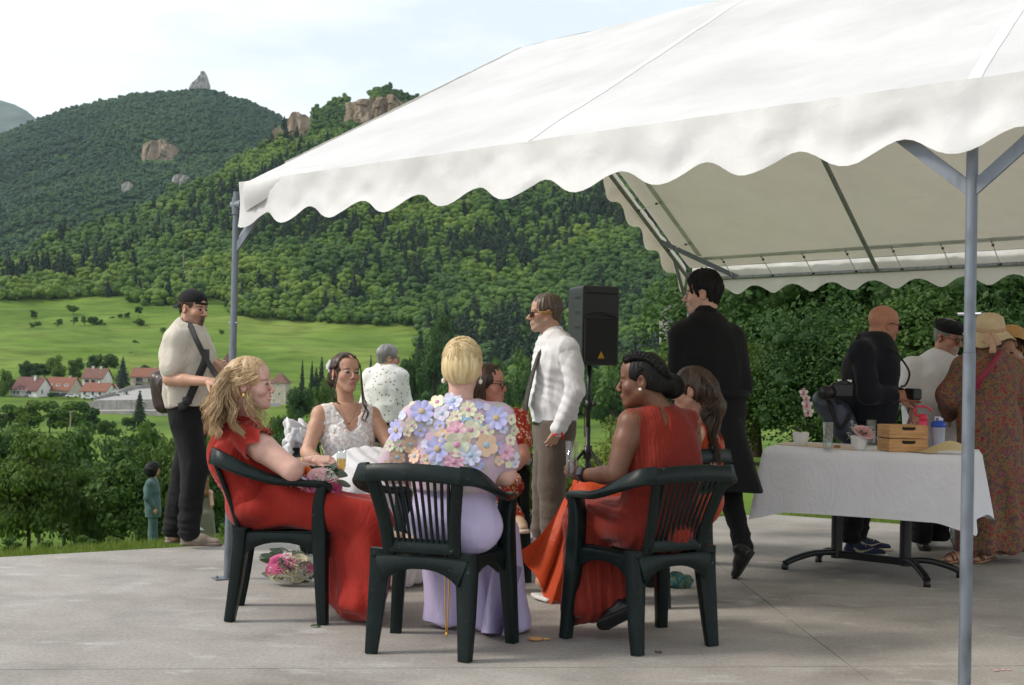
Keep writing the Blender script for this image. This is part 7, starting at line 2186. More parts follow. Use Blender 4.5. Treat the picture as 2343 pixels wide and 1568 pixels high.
def coat_man():
 Y=7.9;f=nrm(V3(-.40,.92,0));lt=np.cross(UPV,f)
 t=person('dark haired man in a long black coat walking away past the table',(*W(1660,1320,Y)[:2],0))
 h=Head(W(1606,672,Y),nrm(V3(-.96,.28,-.06)),s=1.02)
 pel,chest,neck=W(1640,945,Y),W(1622,815,Y),W(1612,722,Y)
 shL,shR=W(1563,770,Y-.03),W(1672,775,Y+.06)
 elL,wrL=W(1552,880,Y+.0),W(1575,960,Y+.2);elR,wrR=W(1690,880,Y+.04),W(1670,905,Y+.25)
 B=Field(.0115);torso(B,pel,chest,neck,shL,shR,f)
 limb(B,[shL,elL,wrL],[.052,.043,.03]);limb(B,[shR,elR,wrR],[.052,.043,.03])
 an=W(1700,1248,Y-.1);kn=W(1668,1125,Y+.05);an2=V3(*W(1600,1300,Y+.55)[:2],.1);kn2=lerp(pel-lt*-.09,an2,.5)+f*.06
 limb(B,[pel-lt*.09,kn,an],[.07,.048,.036]);limb(B,[pel+lt*.09,kn2,an2],[.07,.048,.036])
 Hd=Field(.0044);h.build(Hd,neck,.060,nose=1.15,jaw=.97)
 Hs=Field(.0044);hand(Hs,wrL,-UPV+f*.5,-lt,1,(.5,.6,.5));hand(Hs,wrR,f,UPV,1,(.5,.6,.5))
 body(t,[B,Hd,Hs],h.colour(SK_LIGHT,stubble=((.3,.26,.23),(.2,.5)),brow=(.03,.02,.015)));h.eyes(t)
 hair_obj(t,[hair_cap(h,.011,True,nape=-.070,streak=.007,seed=4,top=.013)],H_BLACK)
 C=Field(.008);torso(C,pel+UPV*.02,chest,neck,shL,shR,f,hip=.170,waist=.165,ch=.180,ratio=.72,grow=.012,shr=.066)
 C.cap(shL,elL,.082,.072,.03);C.cap(elL,lerp(elL,wrL,.9),.070,.055,.03);C.cap(shR,elR,.082,.076,.03);C.cap(elR,lerp(elR,wrR,.85),.072,.058,.03)
 C.cap(W(1662,800,Y+.03),W(1660,885,Y+.03),.085,.08,.05)
 C.ell(neck+UPV*.085,(.07,.07,.045),None,.01,'-');C.cut(W(1640,960,Y),-UPV)
 finish(C,'coat',C_BLACK2,t,lambda V,N:fold(V,.009,(6,6,4),5))
 collar(t,neck+UPV*.030,f,.072,C_BLACK2,.055,.5,.1)
 v=[];na,nj=44,14
 for i in range(na+1):
  a=math.radians(-40+300*i/na)
  d=-lt*math.cos(a)-f*math.sin(a)
  for j in range(nj+1):
   k=j/nj
   back_=max(0,math.sin(a));right=max(0,math.cos(a-.9))
   r=np.array([.178,.135])
   p=W(1640,950,Y)+d*(.150+.035*k+.010*math.sin(i*.9)*k)*np.array([1,.82,1])-UPV*(.43*k+.02*k*right)
   p=p+V3(.090,-.03,0)*(k**1.2)*right+V3(.01,-.04,0)*k*back_
   v.append(p)
 Ff=[(i*(nj+1)+j,i*(nj+1)+j+1,(i+1)*(nj+1)+j+1,(i+1)*(nj+1)+j)for i in range(na)for j in range(nj)]
 n=len(v);v2=v+[p+(W(1640,1000,Y)-p)*V3(.03,.03,0)for p in v]
 wpart('coat_tail',np.array(v2),Ff+[tuple(n+q for q in reversed(g))for g in Ff],C_BLACK2,t,True)
 mbpart('belt',MB().sweep([W(1638,900,Y)+(lt*math.cos(a)*.21+f*math.sin(a)*.155)for a in np.linspace(0,6.2832,26)],.008,.045,UPV,.1),C_BLACK2,t,True,True)
 trousers(t,C_BLACK2,pel-UPV*.03,pel+lt*.085,pel-lt*.085,kn2,kn,an2,an,f,rt=.095,rk=.066,ra=.052)
 sh=shoe(t,W(1722,1268,Y-.22),W(1684,1327,Y+.0),LEATH_B,SOLE_B,h=.09,up=nrm(V3(-.75,.55,.5)))
 shoe(t,V3(*W(1610,1300,Y+.45)[:2],0),V3(*W(1560,1300,Y+.75)[:2],0),LEATH_B,SOLE_B)
def braid_lady():
 Y=5.97;f=nrm(V3(-.46,.89,0));lt=np.cross(UPV,f);rt=-lt
 t=person('woman with a braided black bun and dark rust dress, sitting in the right chair',(*W(1500,1220,Y)[:2],0))
 h=Head(W(1466,870,Y-.03),nrm(V3(-.96,.22,-.10)),s=1.02,fem=True)
 pel,chest,neck=W(1502,1218,Y+.02),W(1516,1060,Y-.02),W(1508,940,Y-.03)
 shL,shR=W(1443,968,Y-.10),W(1574,966,Y+.10)
 elL,wrL=W(1408,1088,Y-.15),W(1328,1086,Y+.02);elR,wrR=W(1580,1085,Y+.22),W(1530,1130,Y+.4)
 B=Field(.0098);torso(B,pel+UPV*.10,chest,neck,shL,shR,f,hip=.17,waist=.15,ch=.158,ratio=.72,shr=.055)
 limb(B,[shL,elL],[.058,.046]);limb(B,[elL,wrL],[.044,.027]);limb(B,[shR,elR],[.056,.046]);limb(B,[elR,wrR],[.042,.027])
 knL,knR=W(1335,1190,Y+.22),W(1400,1180,Y+.45)
 B.cap(pel,knL,.09,.06);B.cap(knL,W(1395,1395,Y+.2),.055,.040)
 Hd=Field(.0044);h.build(Hd,neck,.049,jaw=.98,nose=1.15)
 Hs=Field(.0036);hand(Hs,wrL,W(1300,1072,Y+.07)-wrL,V3(-.25,-.85,-.2),1,(.55,1.0,.6),s=.95,thumb=.4,tc=.9)
 Hr=Field(.004);hand(Hr,wrR,f,UPV,1,s=.92)
 body(t,[B,Hd,Hs,Hr],h.colour(SK_DARK,lips=(.17,.045,.04),brow=(.012,.008,.006),blush=.1));h.eyes(t,shut=True)
 rs_=np.random.RandomState(4)
 bun_c=W(1537,884,Y+.0)
 def bun(F,h):F.ell(bun_c,(.056,.052,.054),None,.012);F.ell(lerp(bun_c,h.P(0,-.09,.0),.5),(.05,.05,.045),None,.02)
 pieces=[hair_cap(h,.004,front=.070,nape=-.050,extra=bun,streak=.002,seed=1)]
 base=catmull([h.P(.034,.062,.094),h.P(.050,.02,.108),h.P(.058,-.04,.098),h.P(.058,-.085,.064),h.P(.050,-.112,.030),bun_c+V3(-.01,-.045,.03),bun_c+V3(.035,-.035,.02)],9)
 k=np.linspace(0,1,len(base));T_,N_,B_=frames(base)
 for a in range(3):
  ph=k*44+a*2.094
  pieces.append(strands([base+nrm(h.l)*.006+N_*(np.sin(ph)*.0105)[:,None]+B_*(np.sin(2*ph)*.0055)[:,None]],.0125,.0125,a,7))
 cv=[]
 for i in range(240):
  a1=nrm(rs_.normal(0,1,3));d1=nrm(np.cross(a1,V3(.3,1,.2)));d2=np.cross(nrm(V3(.3,1,.2)+.4*rs_.normal(0,1,3)),d1);r=.050+.008*rs_.rand()
  cv.append(np.array([bun_c+r*(d1*math.cos(q)+d2*math.sin(q))for q in np.linspace(0,2.6,8)]))
 for i in range(200):
  a=rs_.uniform(0,1);q=-1 if rs_.rand()<.7 else 1
  cv.append(catmull([h.P(q*(.01+.070*a),.072-.06*a,.094-.06*a),h.P(q*(.035+.045*a),-.03,.105-.06*a),lerp(h.P(q*.03,-.10,.03-.03*a),bun_c,.35)],5))
 pieces.append(strands(cv,.0022,.0014,6));hair_obj(t,pieces,H_BLACK)
 mbpart('earring',MB().ball(h.P(.084,-.004,-.040),.0075,1),PEARL,t,True,True)
 D=Field(.007);torso(D,pel+UPV*.10,chest,neck,shL,shR,f,hip=.185,waist=.160,ch=.166,ratio=.76,grow=.008,shr=.050)
 D.ell(neck+UPV*.062,(.072,.072,.050),None,.012,'-')
 for s_,q in((shL,1),(shR,-1)):D.ell(s_+lt*q*.070-UPV*.03,np.array([.060,.13,.12]),np.array([lt,f,UPV]),.01,'-')
 kh=W(1531,947,Y-.14);D.ell(kh,np.array([.013,.085,.060]),np.array([lt,f,UPV]),.003,'-')
 s_ax=rt
 def pl(V,N):
  s_=(V-chest)@s_ax;fo=(V-chest)@f
  ang=np.arctan2(s_,-fo)
  wst=np.exp(-((V[:,2]-(pel[2]+.17))/.03)**2)
  return .0028*np.sin(s_*420)+fold(V,.006,(8,8,3),2)-.006*wst
 finish(D,'bodice',C_RUST,t,pl)
 Sk=Field(.009)
 Sk.cap(pel+UPV*.16,pel+UPV*.06,.165,.185,.05,(f,.85));Sk.ell(pel+UPV*.025,np.array([.20,.175,.10]),np.array([lt,f,UPV]),.05);Sk.cap(pel+lt*.09+UPV*.02,knL,.100,.090,.05);Sk.cap(pel-lt*.09+UPV*.02,knR,.100,.090,.05);Sk.cap(lerp(pel,knL,.4)+UPV*.02,lerp(knL,knR,.5),.10,.09,.05)
 for a,b in((knL,W(1322,1392,Y+.18)),(lerp(knL,knR,.5),W(1375,1388,Y+.25)),(knR,W(1425,1375,Y+.4)),(lerp(knL,pel,.15),W(1345,1390,Y+.1)),(lerp(knL,pel,.25),W(1410,1385,Y+.10))):
  Sk.cap(a-UPV*.02,V3(b[0],b[1],max(.06,b[2])),.085,.070,.05)
 Sk.cut(V3(0,0,.03),-UPV)
 def skp(V,N):
  low=np.clip((.55-V[:,2])/.25,0,1)
  return low*.010*np.sin((V[:,0]*1.0+.5*V[:,1])*125+2*vnoise(V*np.array([3,3,1])))+(1-low)*.0035*np.sin((V[:,0]*.9+V[:,1]*.5+.3*V[:,2])*240)+fold(V,.007,(5,5,3),7)
 finish(Sk,'skirt',C_RUST,t,skp,smooth=2)
 mbpart('waistband',MB().sweep([pel+UPV*.165+(rt*math.cos(a)*.168+f*math.sin(a)*.135)for a in np.linspace(0,6.2832,28)],.010,.026,UPV,.2),C_RUST,t,True,True)
 shoe(t,W(1452,1400,Y-.02),W(1368,1440,Y+.04),LEATH_B,SOLE_B,h=.06,up=nrm(V3(-.35,.75,.45)))
 wt=thing('wristwatch','square dark smartwatch on the wrist of the woman with the braided bun','watch',tuple(wrL))
 d=nrm(elL-wrL);wc=wrL+d*.028
 mbpart('band',MB().sweep([wc+.033*(UPV*math.cos(a)+nrm(np.cross(d,UPV))*math.sin(a))for a in np.linspace(0,6.2832,18)],.003,.024,d,.1),WEB,wt,True,True)
 nv=nrm(V3(-.15,-.9,.35));nv=nrm(nv-d*np.dot(nv,d));mx_=np.array([d,np.cross(nv,d),nv]).T
 mbpart('case',MB().box(wc+nv*.036,(.034,.040,.010),bev=.005,M=mx_),LEATH_B,wt,False,True);mbpart('screen',MB().box(wc+nv*.042,(.028,.034,.003),bev=.001,M=mx_),LENS_D,wt,False,True)
 return t,wrL
def wavy_lady():
 Y=7.1;f=nrm(V3(-.93,.30,0));lt=np.cross(UPV,f)
 t=person('woman with long wavy brown hair in an orange dress, behind the braided bun',(*W(1600,1150,Y)[:2],0))
 h=Head(W(1580,893,Y),nrm(V3(-.93,.32,-.12)),s=.99,fem=True)
 pel,chest,neck=W(1580,1145,Y+.02),W(1602,1035,Y),W(1600,960,Y)
 shL,shR=W(1590,990,Y-.16),W(1615,985,Y+.17)
 elL,wrL=W(1555,1090,Y-.2),W(1480,1095,Y-.1);elR,wrR=W(1570,1085,Y+.22),W(1500,1090,Y+.15)
 B=Field(.0115);torso(B,pel+UPV*.10,chest,neck,shL,shR,f,hip=.155,waist=.125,ch=.145,ratio=.7,shr=.052)
 limb(B,[shL,elL],[.048,.04]);limb(B,[elL,wrL],[.038,.026]);limb(B,[shR,elR],[.048,.04]);limb(B,[elR,wrR],[.038,.026])
 kn=W(1350,1135,Y);B.cap(pel,kn,.09,.06);B.cap(kn,W(1240,1330,Y-.02),.055,.04)
 Hd=Field(.0045);h.build(Hd,neck,.047);Hs=Field(.0045);hand(Hs,wrL,f,UPV,-1,s=.9);hand(Hs,wrR,f,UPV,1,s=.9)
 body(t,[B,Hd,Hs],h.colour(SK_MID,brow=(.05,.03,.02)));h.eyes(t)
 rs_=np.random.RandomState(14);cv=[]
 LK=[(rs_.uniform(-1,1),rs_.normal(0,10),rs_.uniform(-50,65),rs_.rand()*6,rs_.normal(0,.045))for _ in range(18)]
 for i in range(700):
  q0,ex,ey_,ph,ed=LK[i%18];q=q0+rs_.normal(0,.1);a=rs_.rand()
  st=h.P(q*.086*(.4+.6*a),-.03-.085*a,.112-.085*a+rs_.normal(0,.006))
  e=W(1622+ex+rs_.normal(0,3.5),1000+ey_+rs_.normal(0,5),Y-.08+ed)
  c=catmull([st,h.P(q*.086,-.115-.02*rs_.rand(),-.01-.03*rs_.rand()),lerp(st,e,.6)+V3(.025,-.03,0)+rs_.normal(0,.006,3),e],6);k=np.linspace(0,1,len(c));w=.019*k
  cv.append(c+np.stack([np.sin(k*15+ph)*w,np.cos(k*14+ph)*w,k*0],-1))
 def back(F,h):F.cap(h.P(0,-.09,.0),h.P(0,-.12,-.10),.062,.055,.03);F.cap(h.P(0,-.12,-.10),W(1622,1000,Y-.03),.055,.040,.03)
 hair_obj(t,[hair_cap(h,.012,nape=-.40,extra=back,streak=.006,seed=11),strands(cv,.0024,.0012,5)],H_BROWN)
 D=Field(.007);torso(D,pel+UPV*.10,chest,neck,shL,shR,f,hip=.17,waist=.138,ch=.152,ratio=.76,grow=.006,shr=.052)
 D.ell(neck+UPV*.0-f*.05,np.array([.12,.115,.14]),np.array([lt,f,UPV]),.01,'-');D.ell(shL+lt*.07,np.array([.06,.14,.13]),np.array([lt,f,UPV]),.01,'-');D.ell(chest+lt*.10-f*.09-UPV*.03,(.065,.065,.11),None,.01,'-')
 finish(D,'bodice',C_ORANGE,t,lambda V,N:fold(V,.004,(8,8,5),1))
 for s_ in(shL,shR):band(t,[s_+UPV*.055+f*.05,s_+UPV*.050-f*.03,chest+UPV*.06-f*.115+(s_-chest)*.35*np.array([1,1,0])],.03,C_ORANGE,'dress_strap',.004,-f)
 Sk=Field(.010)
 Sk.cap(pel,W(1355,1140,Y-.1),.16,.11,.05);Sk.cap(pel,W(1365,1135,Y+.12),.16,.10,.05)
 Sk.cut(V3(0,0,.35),-UPV)
 finish(Sk,'skirt_lap',C_ORANGE,t,lambda V,N:fold(V,.008,(5,5,4),2),smooth=2)
 v=[];nu,nv=46,22
 top=[(1392,1098),(1370,1092),(1345,1090),(1325,1092),(1312,1100),(1304,1120)]
 bot=[(1405,1370),(1370,1376),(1310,1379),(1255,1376),(1235,1340),(1188,1258)]
 tc_=catmull([W(x,y,Y-.12+.10*(i/5))for i,(x,y)in enumerate(top)],10);bc_=catmull([W(x,y,3750/(max(y,1372)-836)-.02+(.0 if i<4 else-.0))for i,(x,y)in enumerate(bot)],10)
 m=min(len(tc_),len(bc_))
 for i in range(m):
  for j in range(nv+1):
   k=j/nv
   p=lerp(tc_[i],bc_[i],k);sag=math.sin(math.pi*k)
   u_=i/(m-1)
   p=p+V3(.05*sag*(1-u_),-.05*sag,-.05*sag*u_)+V3(.4,-1,0)*(.030*math.sin(u_*30+k*2.5)*(.25+.75*k))+V3(0,0,.012*math.sin(u_*38)*k)
   v.append(p)
 Ff=[(i*(nv+1)+j,(i+1)*(nv+1)+j,(i+1)*(nv+1)+j+1,i*(nv+1)+j+1)for i in range(m-1)for j in range(nv)]
 wpart('skirt',np.array(v),Ff,C_ORANGE,t,True)
 sd=MB().sweep(catmull([G(1228,1366)+V3(0,-.03,.02),G(1238,1372)+V3(0,-.03,.02),G(1262,1376)+V3(0,-.05,.015)],4),.07,.018,UPV,.3)
 mbpart('sandal',sd,M('sandal_white',(.62,.60,.56),rough=.6),t,True,True)
def bald_man():
 Y=8.93;f=nrm(V3(.90,.42,0));lt=np.cross(UPV,f)
 t=person('bald man with glasses in a dark navy jacket, leaning over behind the table',(*W(1975,1270,Y)[:2],0))
 h=Head(W(2022,742,Y),nrm(V3(.93,.32,-.16)),s=1.06)
 pel,chest,neck=W(1985,985,Y),W(1992,845,Y),W(2003,778,Y)
 shR,shL=W(1972,808,Y-.17),W(2012,805,Y+.18)
 elR,wrR=W(1988,902,Y-.24),W(2050,905,Y-.16);elL,wrL=W(2030,900,Y+.2),W(2062,905,Y+.1)
 B=Field(.0115);torso(B,pel,chest,neck,shL,shR,f)
 limb(B,[shR,elR,wrR],[.052,.043,.032]);limb(B,[shL,elL,wrL],[.052,.043,.032])
 kR,kL=W(1958,1110,Y-.06),W(1974,1110,Y+.1);aR,aL=W(1944,1230,Y-.05),W(1962,1226,Y+.1)
 limb(B,[pel-lt*.09,kR,aR],[.07,.048,.036]);limb(B,[pel+lt*.09,kL,aL],[.07,.048,.036])
 Hd=Field(.0044);h.build(Hd,neck,.062,nose=1.15,jaw=1.08)
 Hs=Field(.0044);hand(Hs,wrR,W(2078,905,Y-.18)-wrR,V3(-.1,-1,.3),-1,(.8,.9,.6),s=1.04);hand(Hs,wrL,f,UPV,-1,s=1.0)
 body(t,[B,Hd,Hs],h.colour((.44,.20,.125),stubble=((.3,.2,.15),(.2,.3)),brow=(.15,.1,.08),blush=.3));h.eyes(t);glasses(t,h,FRAME_B,LENS_D,rim=.0026)
 J=Field(.008);torso(J,pel+UPV*.0,chest,neck,shL,shR,f,hip=.185,waist=.182,ch=.185,ratio=.84,grow=.014,shr=.068)
 J.cap(shR,elR,.078,.068,.03);J.cap(elR,lerp(elR,wrR,.82),.066,.052,.03);J.cap(shL,elL,.078,.068,.03);J.cap(elL,lerp(elL,wrL,.82),.066,.052,.03)
 J.ell(neck+UPV*.075,(.07,.07,.045),None,.01,'-');J.cut(W(1985,995,Y),-UPV)
 finish(J,'jacket',C_NAVY,t,lambda V,N:fold(V,.009,(7,7,5),3));collar(t,neck+UPV*.020,f,.076,C_NAVY,.05,.5,.2)
 trousers(t,C_BLACK,pel,pel+lt*.085,pel-lt*.085,kL,kR,aL,aR,f,rt=.10,rk=.08,ra=.062)
 for(x0,y0,x1,y1)in((1930,1272,2030,1274),(1950,1258,2042,1261)):
  hl,to=feet_at(G(x0,y0)),feet_at(G(x1,y1))
  s_=shoe(t,hl,to,SHOE_NAVY,SOLE_W,h=.08)
  d=nrm(to-hl);n_=np.cross(d,UPV)
  sw=catmull([hl+d*.055+UPV*.062+n_*.044,hl+d*.085+UPV*.040+n_*.047,hl+d*.13+UPV*.042+n_*.046,hl+d*.19+UPV*.062+n_*.038],5)
  mbpart('swoosh_stripe',MB().sweep(sw,.004,np.interp(np.linspace(0,1,len(sw)),[0,.3,1],[.008,.020,.003]),UPV,0),SOLE_W,s_,True,True)
  lc=MB()
  for i in range(4):lc.tube([hl+d*(.12+.02*i)+UPV*(.088-.012*i)-n_*.025,hl+d*(.125+.02*i)+UPV*(.094-.012*i),hl+d*(.12+.02*i)+UPV*(.084-.012*i)+n_*.028],.004,5)
  mbpart('laces',lc,SOLE_W,s_,True,True)
 cb=thing('camera_bag','grey blue shoulder bag on the back of the bald man','bag',tuple(W(1905,950,Y-.1)))
 F=Field(.009);F.cap(W(1882,918,Y-.05),W(1925,975,Y-.1),.075,.085,.03);F.cap(W(1905,925,Y-.1),W(1940,985,Y-.1),.08,.08,.03);F.cap(W(1935,985,Y-.05),W(1950,1010,Y-.05),.075,.07,.03)
 pb=finish(F,'pouch',M('bag_blue_grey',(.035,.045,.065),rough=.4),cb,lambda V,N:fold(V,.012,(9,9,9),3),smooth=2)
 band(cb,[W(1968,765,Y-.16),W(1945,820,Y-.20),W(1930,880,Y-.2),W(1918,925,Y-.2)],.034,WEB,'strap');band(cb,[W(1880,895,Y-.15),W(1900,930,Y-.19),W(1912,968,Y-.20),W(1925,978,Y-.2),W(1948,945,Y-.2)],.030,WEB,'strap')
 ca=thing('camera','black camera with silver dials hanging at the bald man\'s hip','camera',tuple(W(1920,893,Y-.24)))
 cbm=MB().box(W(1925,893,Y-.26),(.15,.07,.095),bev=.012,rz=.1).box(W(1928,876,Y-.26),(.06,.06,.03),bev=.008)
 mbpart('body',cbm,LEATH_B,ca,False,True);mbpart('lens',MB().tube([W(1900,897,Y-.27),W(1884,899,Y-.33)],.045,16),LEATH_B,ca,True,True)
 for x,y in((1921,872),(1944,873)):mbpart('dial',MB().tube([W(x,y+3,Y-.26),W(x,y-4,Y-.26)],.016,10),SILVER,ca,True,True)
 c2=thing('hand_camera','dark camera in the hand of the bald man, with a looping neck strap','camera',tuple(W(2090,905,Y-.2)))
 mbpart('body',MB().box(W(2088,902,Y-.20),(.07,.11,.075),bev=.01,rz=.4),LEATH_B,c2,False,True)
 mbpart('strap',MB().tube(catmull([W(2022,790,Y-.12),W(2045,805,Y-.2),W(2068,830,Y-.22),W(2080,855,Y-.2),W(2072,880,Y-.2),W(2060,885,Y-.2)],6),.007,6),WEB,c2,True,True)
def beret_man():
 Y=9.45;f=nrm(V3(.55,-.83,0));lt=np.cross(UPV,f)
 t=person('man with grey goatee, black flat cap and white shirt behind the table',(*W(2110,1250,Y)[:2],0))
 h=Head(W(2170,772,Y-.03),nrm(V3(.55,-.80,-.22)),s=1.02)
 pel,chest,neck=W(2130,985,Y),W(2142,880,Y),W(2155,822,Y)
 shR,shL=W(2085,845,Y-.02),W(2205,848,Y+.1)
 elR,wrR=W(2073,905,Y-.12),W(2090,948,Y-.45);elL,wrL=W(2225,915,Y),W(2200,960,Y-.35)
 B=Field(.0115);torso(B,pel,chest,neck,shL,shR,f);limb(B,[shR,elR],[.052,.045]);limb(B,[elR,wrR],[.044,.032]);limb(B,[shL,elL,wrL],[.052,.043,.03])
 for q in(-1,1):limb(B,[pel+lt*.09*q,V3(*(pel+lt*.1*q)[:2],.1)],[.07,.04])
 Hd=Field(.0044);h.build(Hd,neck,.060,nose=1.25,jaw=1.08)
 Hs=Field(.0044);hand(Hs,wrR,W(2112,985,Y-.68)-wrR,V3(-.2,-.6,.8),-1,(.25,.35,.3),s=1.08,spread=.25);hand(Hs,wrL,f-UPV*.3,UPV,-1,s=1.0)
 body(t,[B,Hd,Hs],h.colour(SK_RED,stubble=((.45,.42,.38),(.15,.75)),brow=(.2,.18,.16),blush=.5));h.eyes(t);glasses(t,h,FRAME_B,rim=.0022)
 hair_obj(t,[hair_cap(h,.006,True,seed=3)],H_GREY)
 C=Field(.006);C.ell(h.P(0,.0,.075),np.array([.100,.128,.050])*h.s,np.array([h.l,nrm(h.f+h.u*-.12),nrm(h.u+h.f*.12)]));C.ell(h.P(0,-.012,.055),np.array([.086,.106,.040])*h.s,h.A);C.ell(h.P(0,.095,.050),np.array([.068,.045,.010])*h.s,h.A,.01);C.cut(h.P(0,0,.036),-h.u)
 finish(C,'flat_cap',C_BLACK,t,lambda V,N:fold(V,.003,(20,20,20),2))
 S=Field(.008);torso(S,pel,chest,neck,shL,shR,f,hip=.20,waist=.205,ch=.19,ratio=.86,grow=.012,shr=.066);S.ell(W(2130,930,Y-.1),(.17,.16,.15),None,.06)
 S.cap(shR,lerp(shR,elR,.95),.082,.088,.03);S.cap(shL,lerp(shL,elL,.95),.082,.086,.03);S.ell(neck+UPV*.065+f*.03,(.07,.07,.06),None,.01,'-')
 finish(S,'shirt',C_WHITE,t,lambda V,N:fold(V,.012,(7,7,5),15));collar(t,neck+UPV*.022,f,.078,C_WHITE,.045,.7,.5)
 trousers(t,C_BLACK,pel,pel+lt*.085,pel-lt*.085,V3(*(pel+lt*.1)[:2],.5),V3(*(pel-lt*.1)[:2],.5),V3(*(pel+lt*.1)[:2],.09),V3(*(pel-lt*.1)[:2],.09),f)
 for x in(2108,2190):shoe(t,feet_at(G(x-6,1235)),feet_at(G(x+8,1262)),LEATH_B,SOLE_B,h=.08)
 mbpart('wristband',MB().sweep([lerp(wrR,elR,.15)+.036*(UPV*math.cos(a)+V3(1,.2,0)*math.sin(a))for a in np.linspace(0,6.28,14)],.004,.020,nrm(elR-wrR),.1),LEATH_B,t,True,True)
STRAW=M('straw_pale',(.60,.47,.29),rough=.8,bump=.4,bscale=90,scale=12);STRAW2=M('straw_ochre',(.48,.27,.10),rough=.8,bump=.4,bscale=90,scale=12)
def sunhat(t,c,up,mat,r=.20,ch=.12,cr=.090,wob=.02,seed=0):
 up=nrm(up);a1=nrm(np.cross(up,V3(0,1,.1)));a2=np.cross(up,a1);v=[];n=40
 prof=[(0,ch),(cr*.55,ch*.97),(cr*.88,ch*.80),(cr*1.0,ch*.45),(cr*1.05,.01),(cr*1.25,-.004),(lerp(cr,r,.55),-.018),(r,-.045),(r*.995,-.050),(lerp(cr,r,.5),-.022),(cr*1.0,-.004)]
 for k,(rr,z)in enumerate(prof):
  for i in range(n):
   a=2*math.pi*i/n;w=wob*math.sin(a*3+seed)*max(0,(rr-cr)/(r-cr))+.6*wob*math.sin(a*2+1+seed)*max(0,(rr-cr)/(r-cr))
   v.append(c+(a1*math.cos(a)+a2*math.sin(a))*rr+up*(z+w))
 F_=[(k*n+i,k*n+(i+1)%n,(k+1)*n+(i+1)%n,(k+1)*n+i)for k in range(len(prof)-1)for i in range(n)]
 return wpart('sun_hat',np.array(v),F_,mat,t,True)
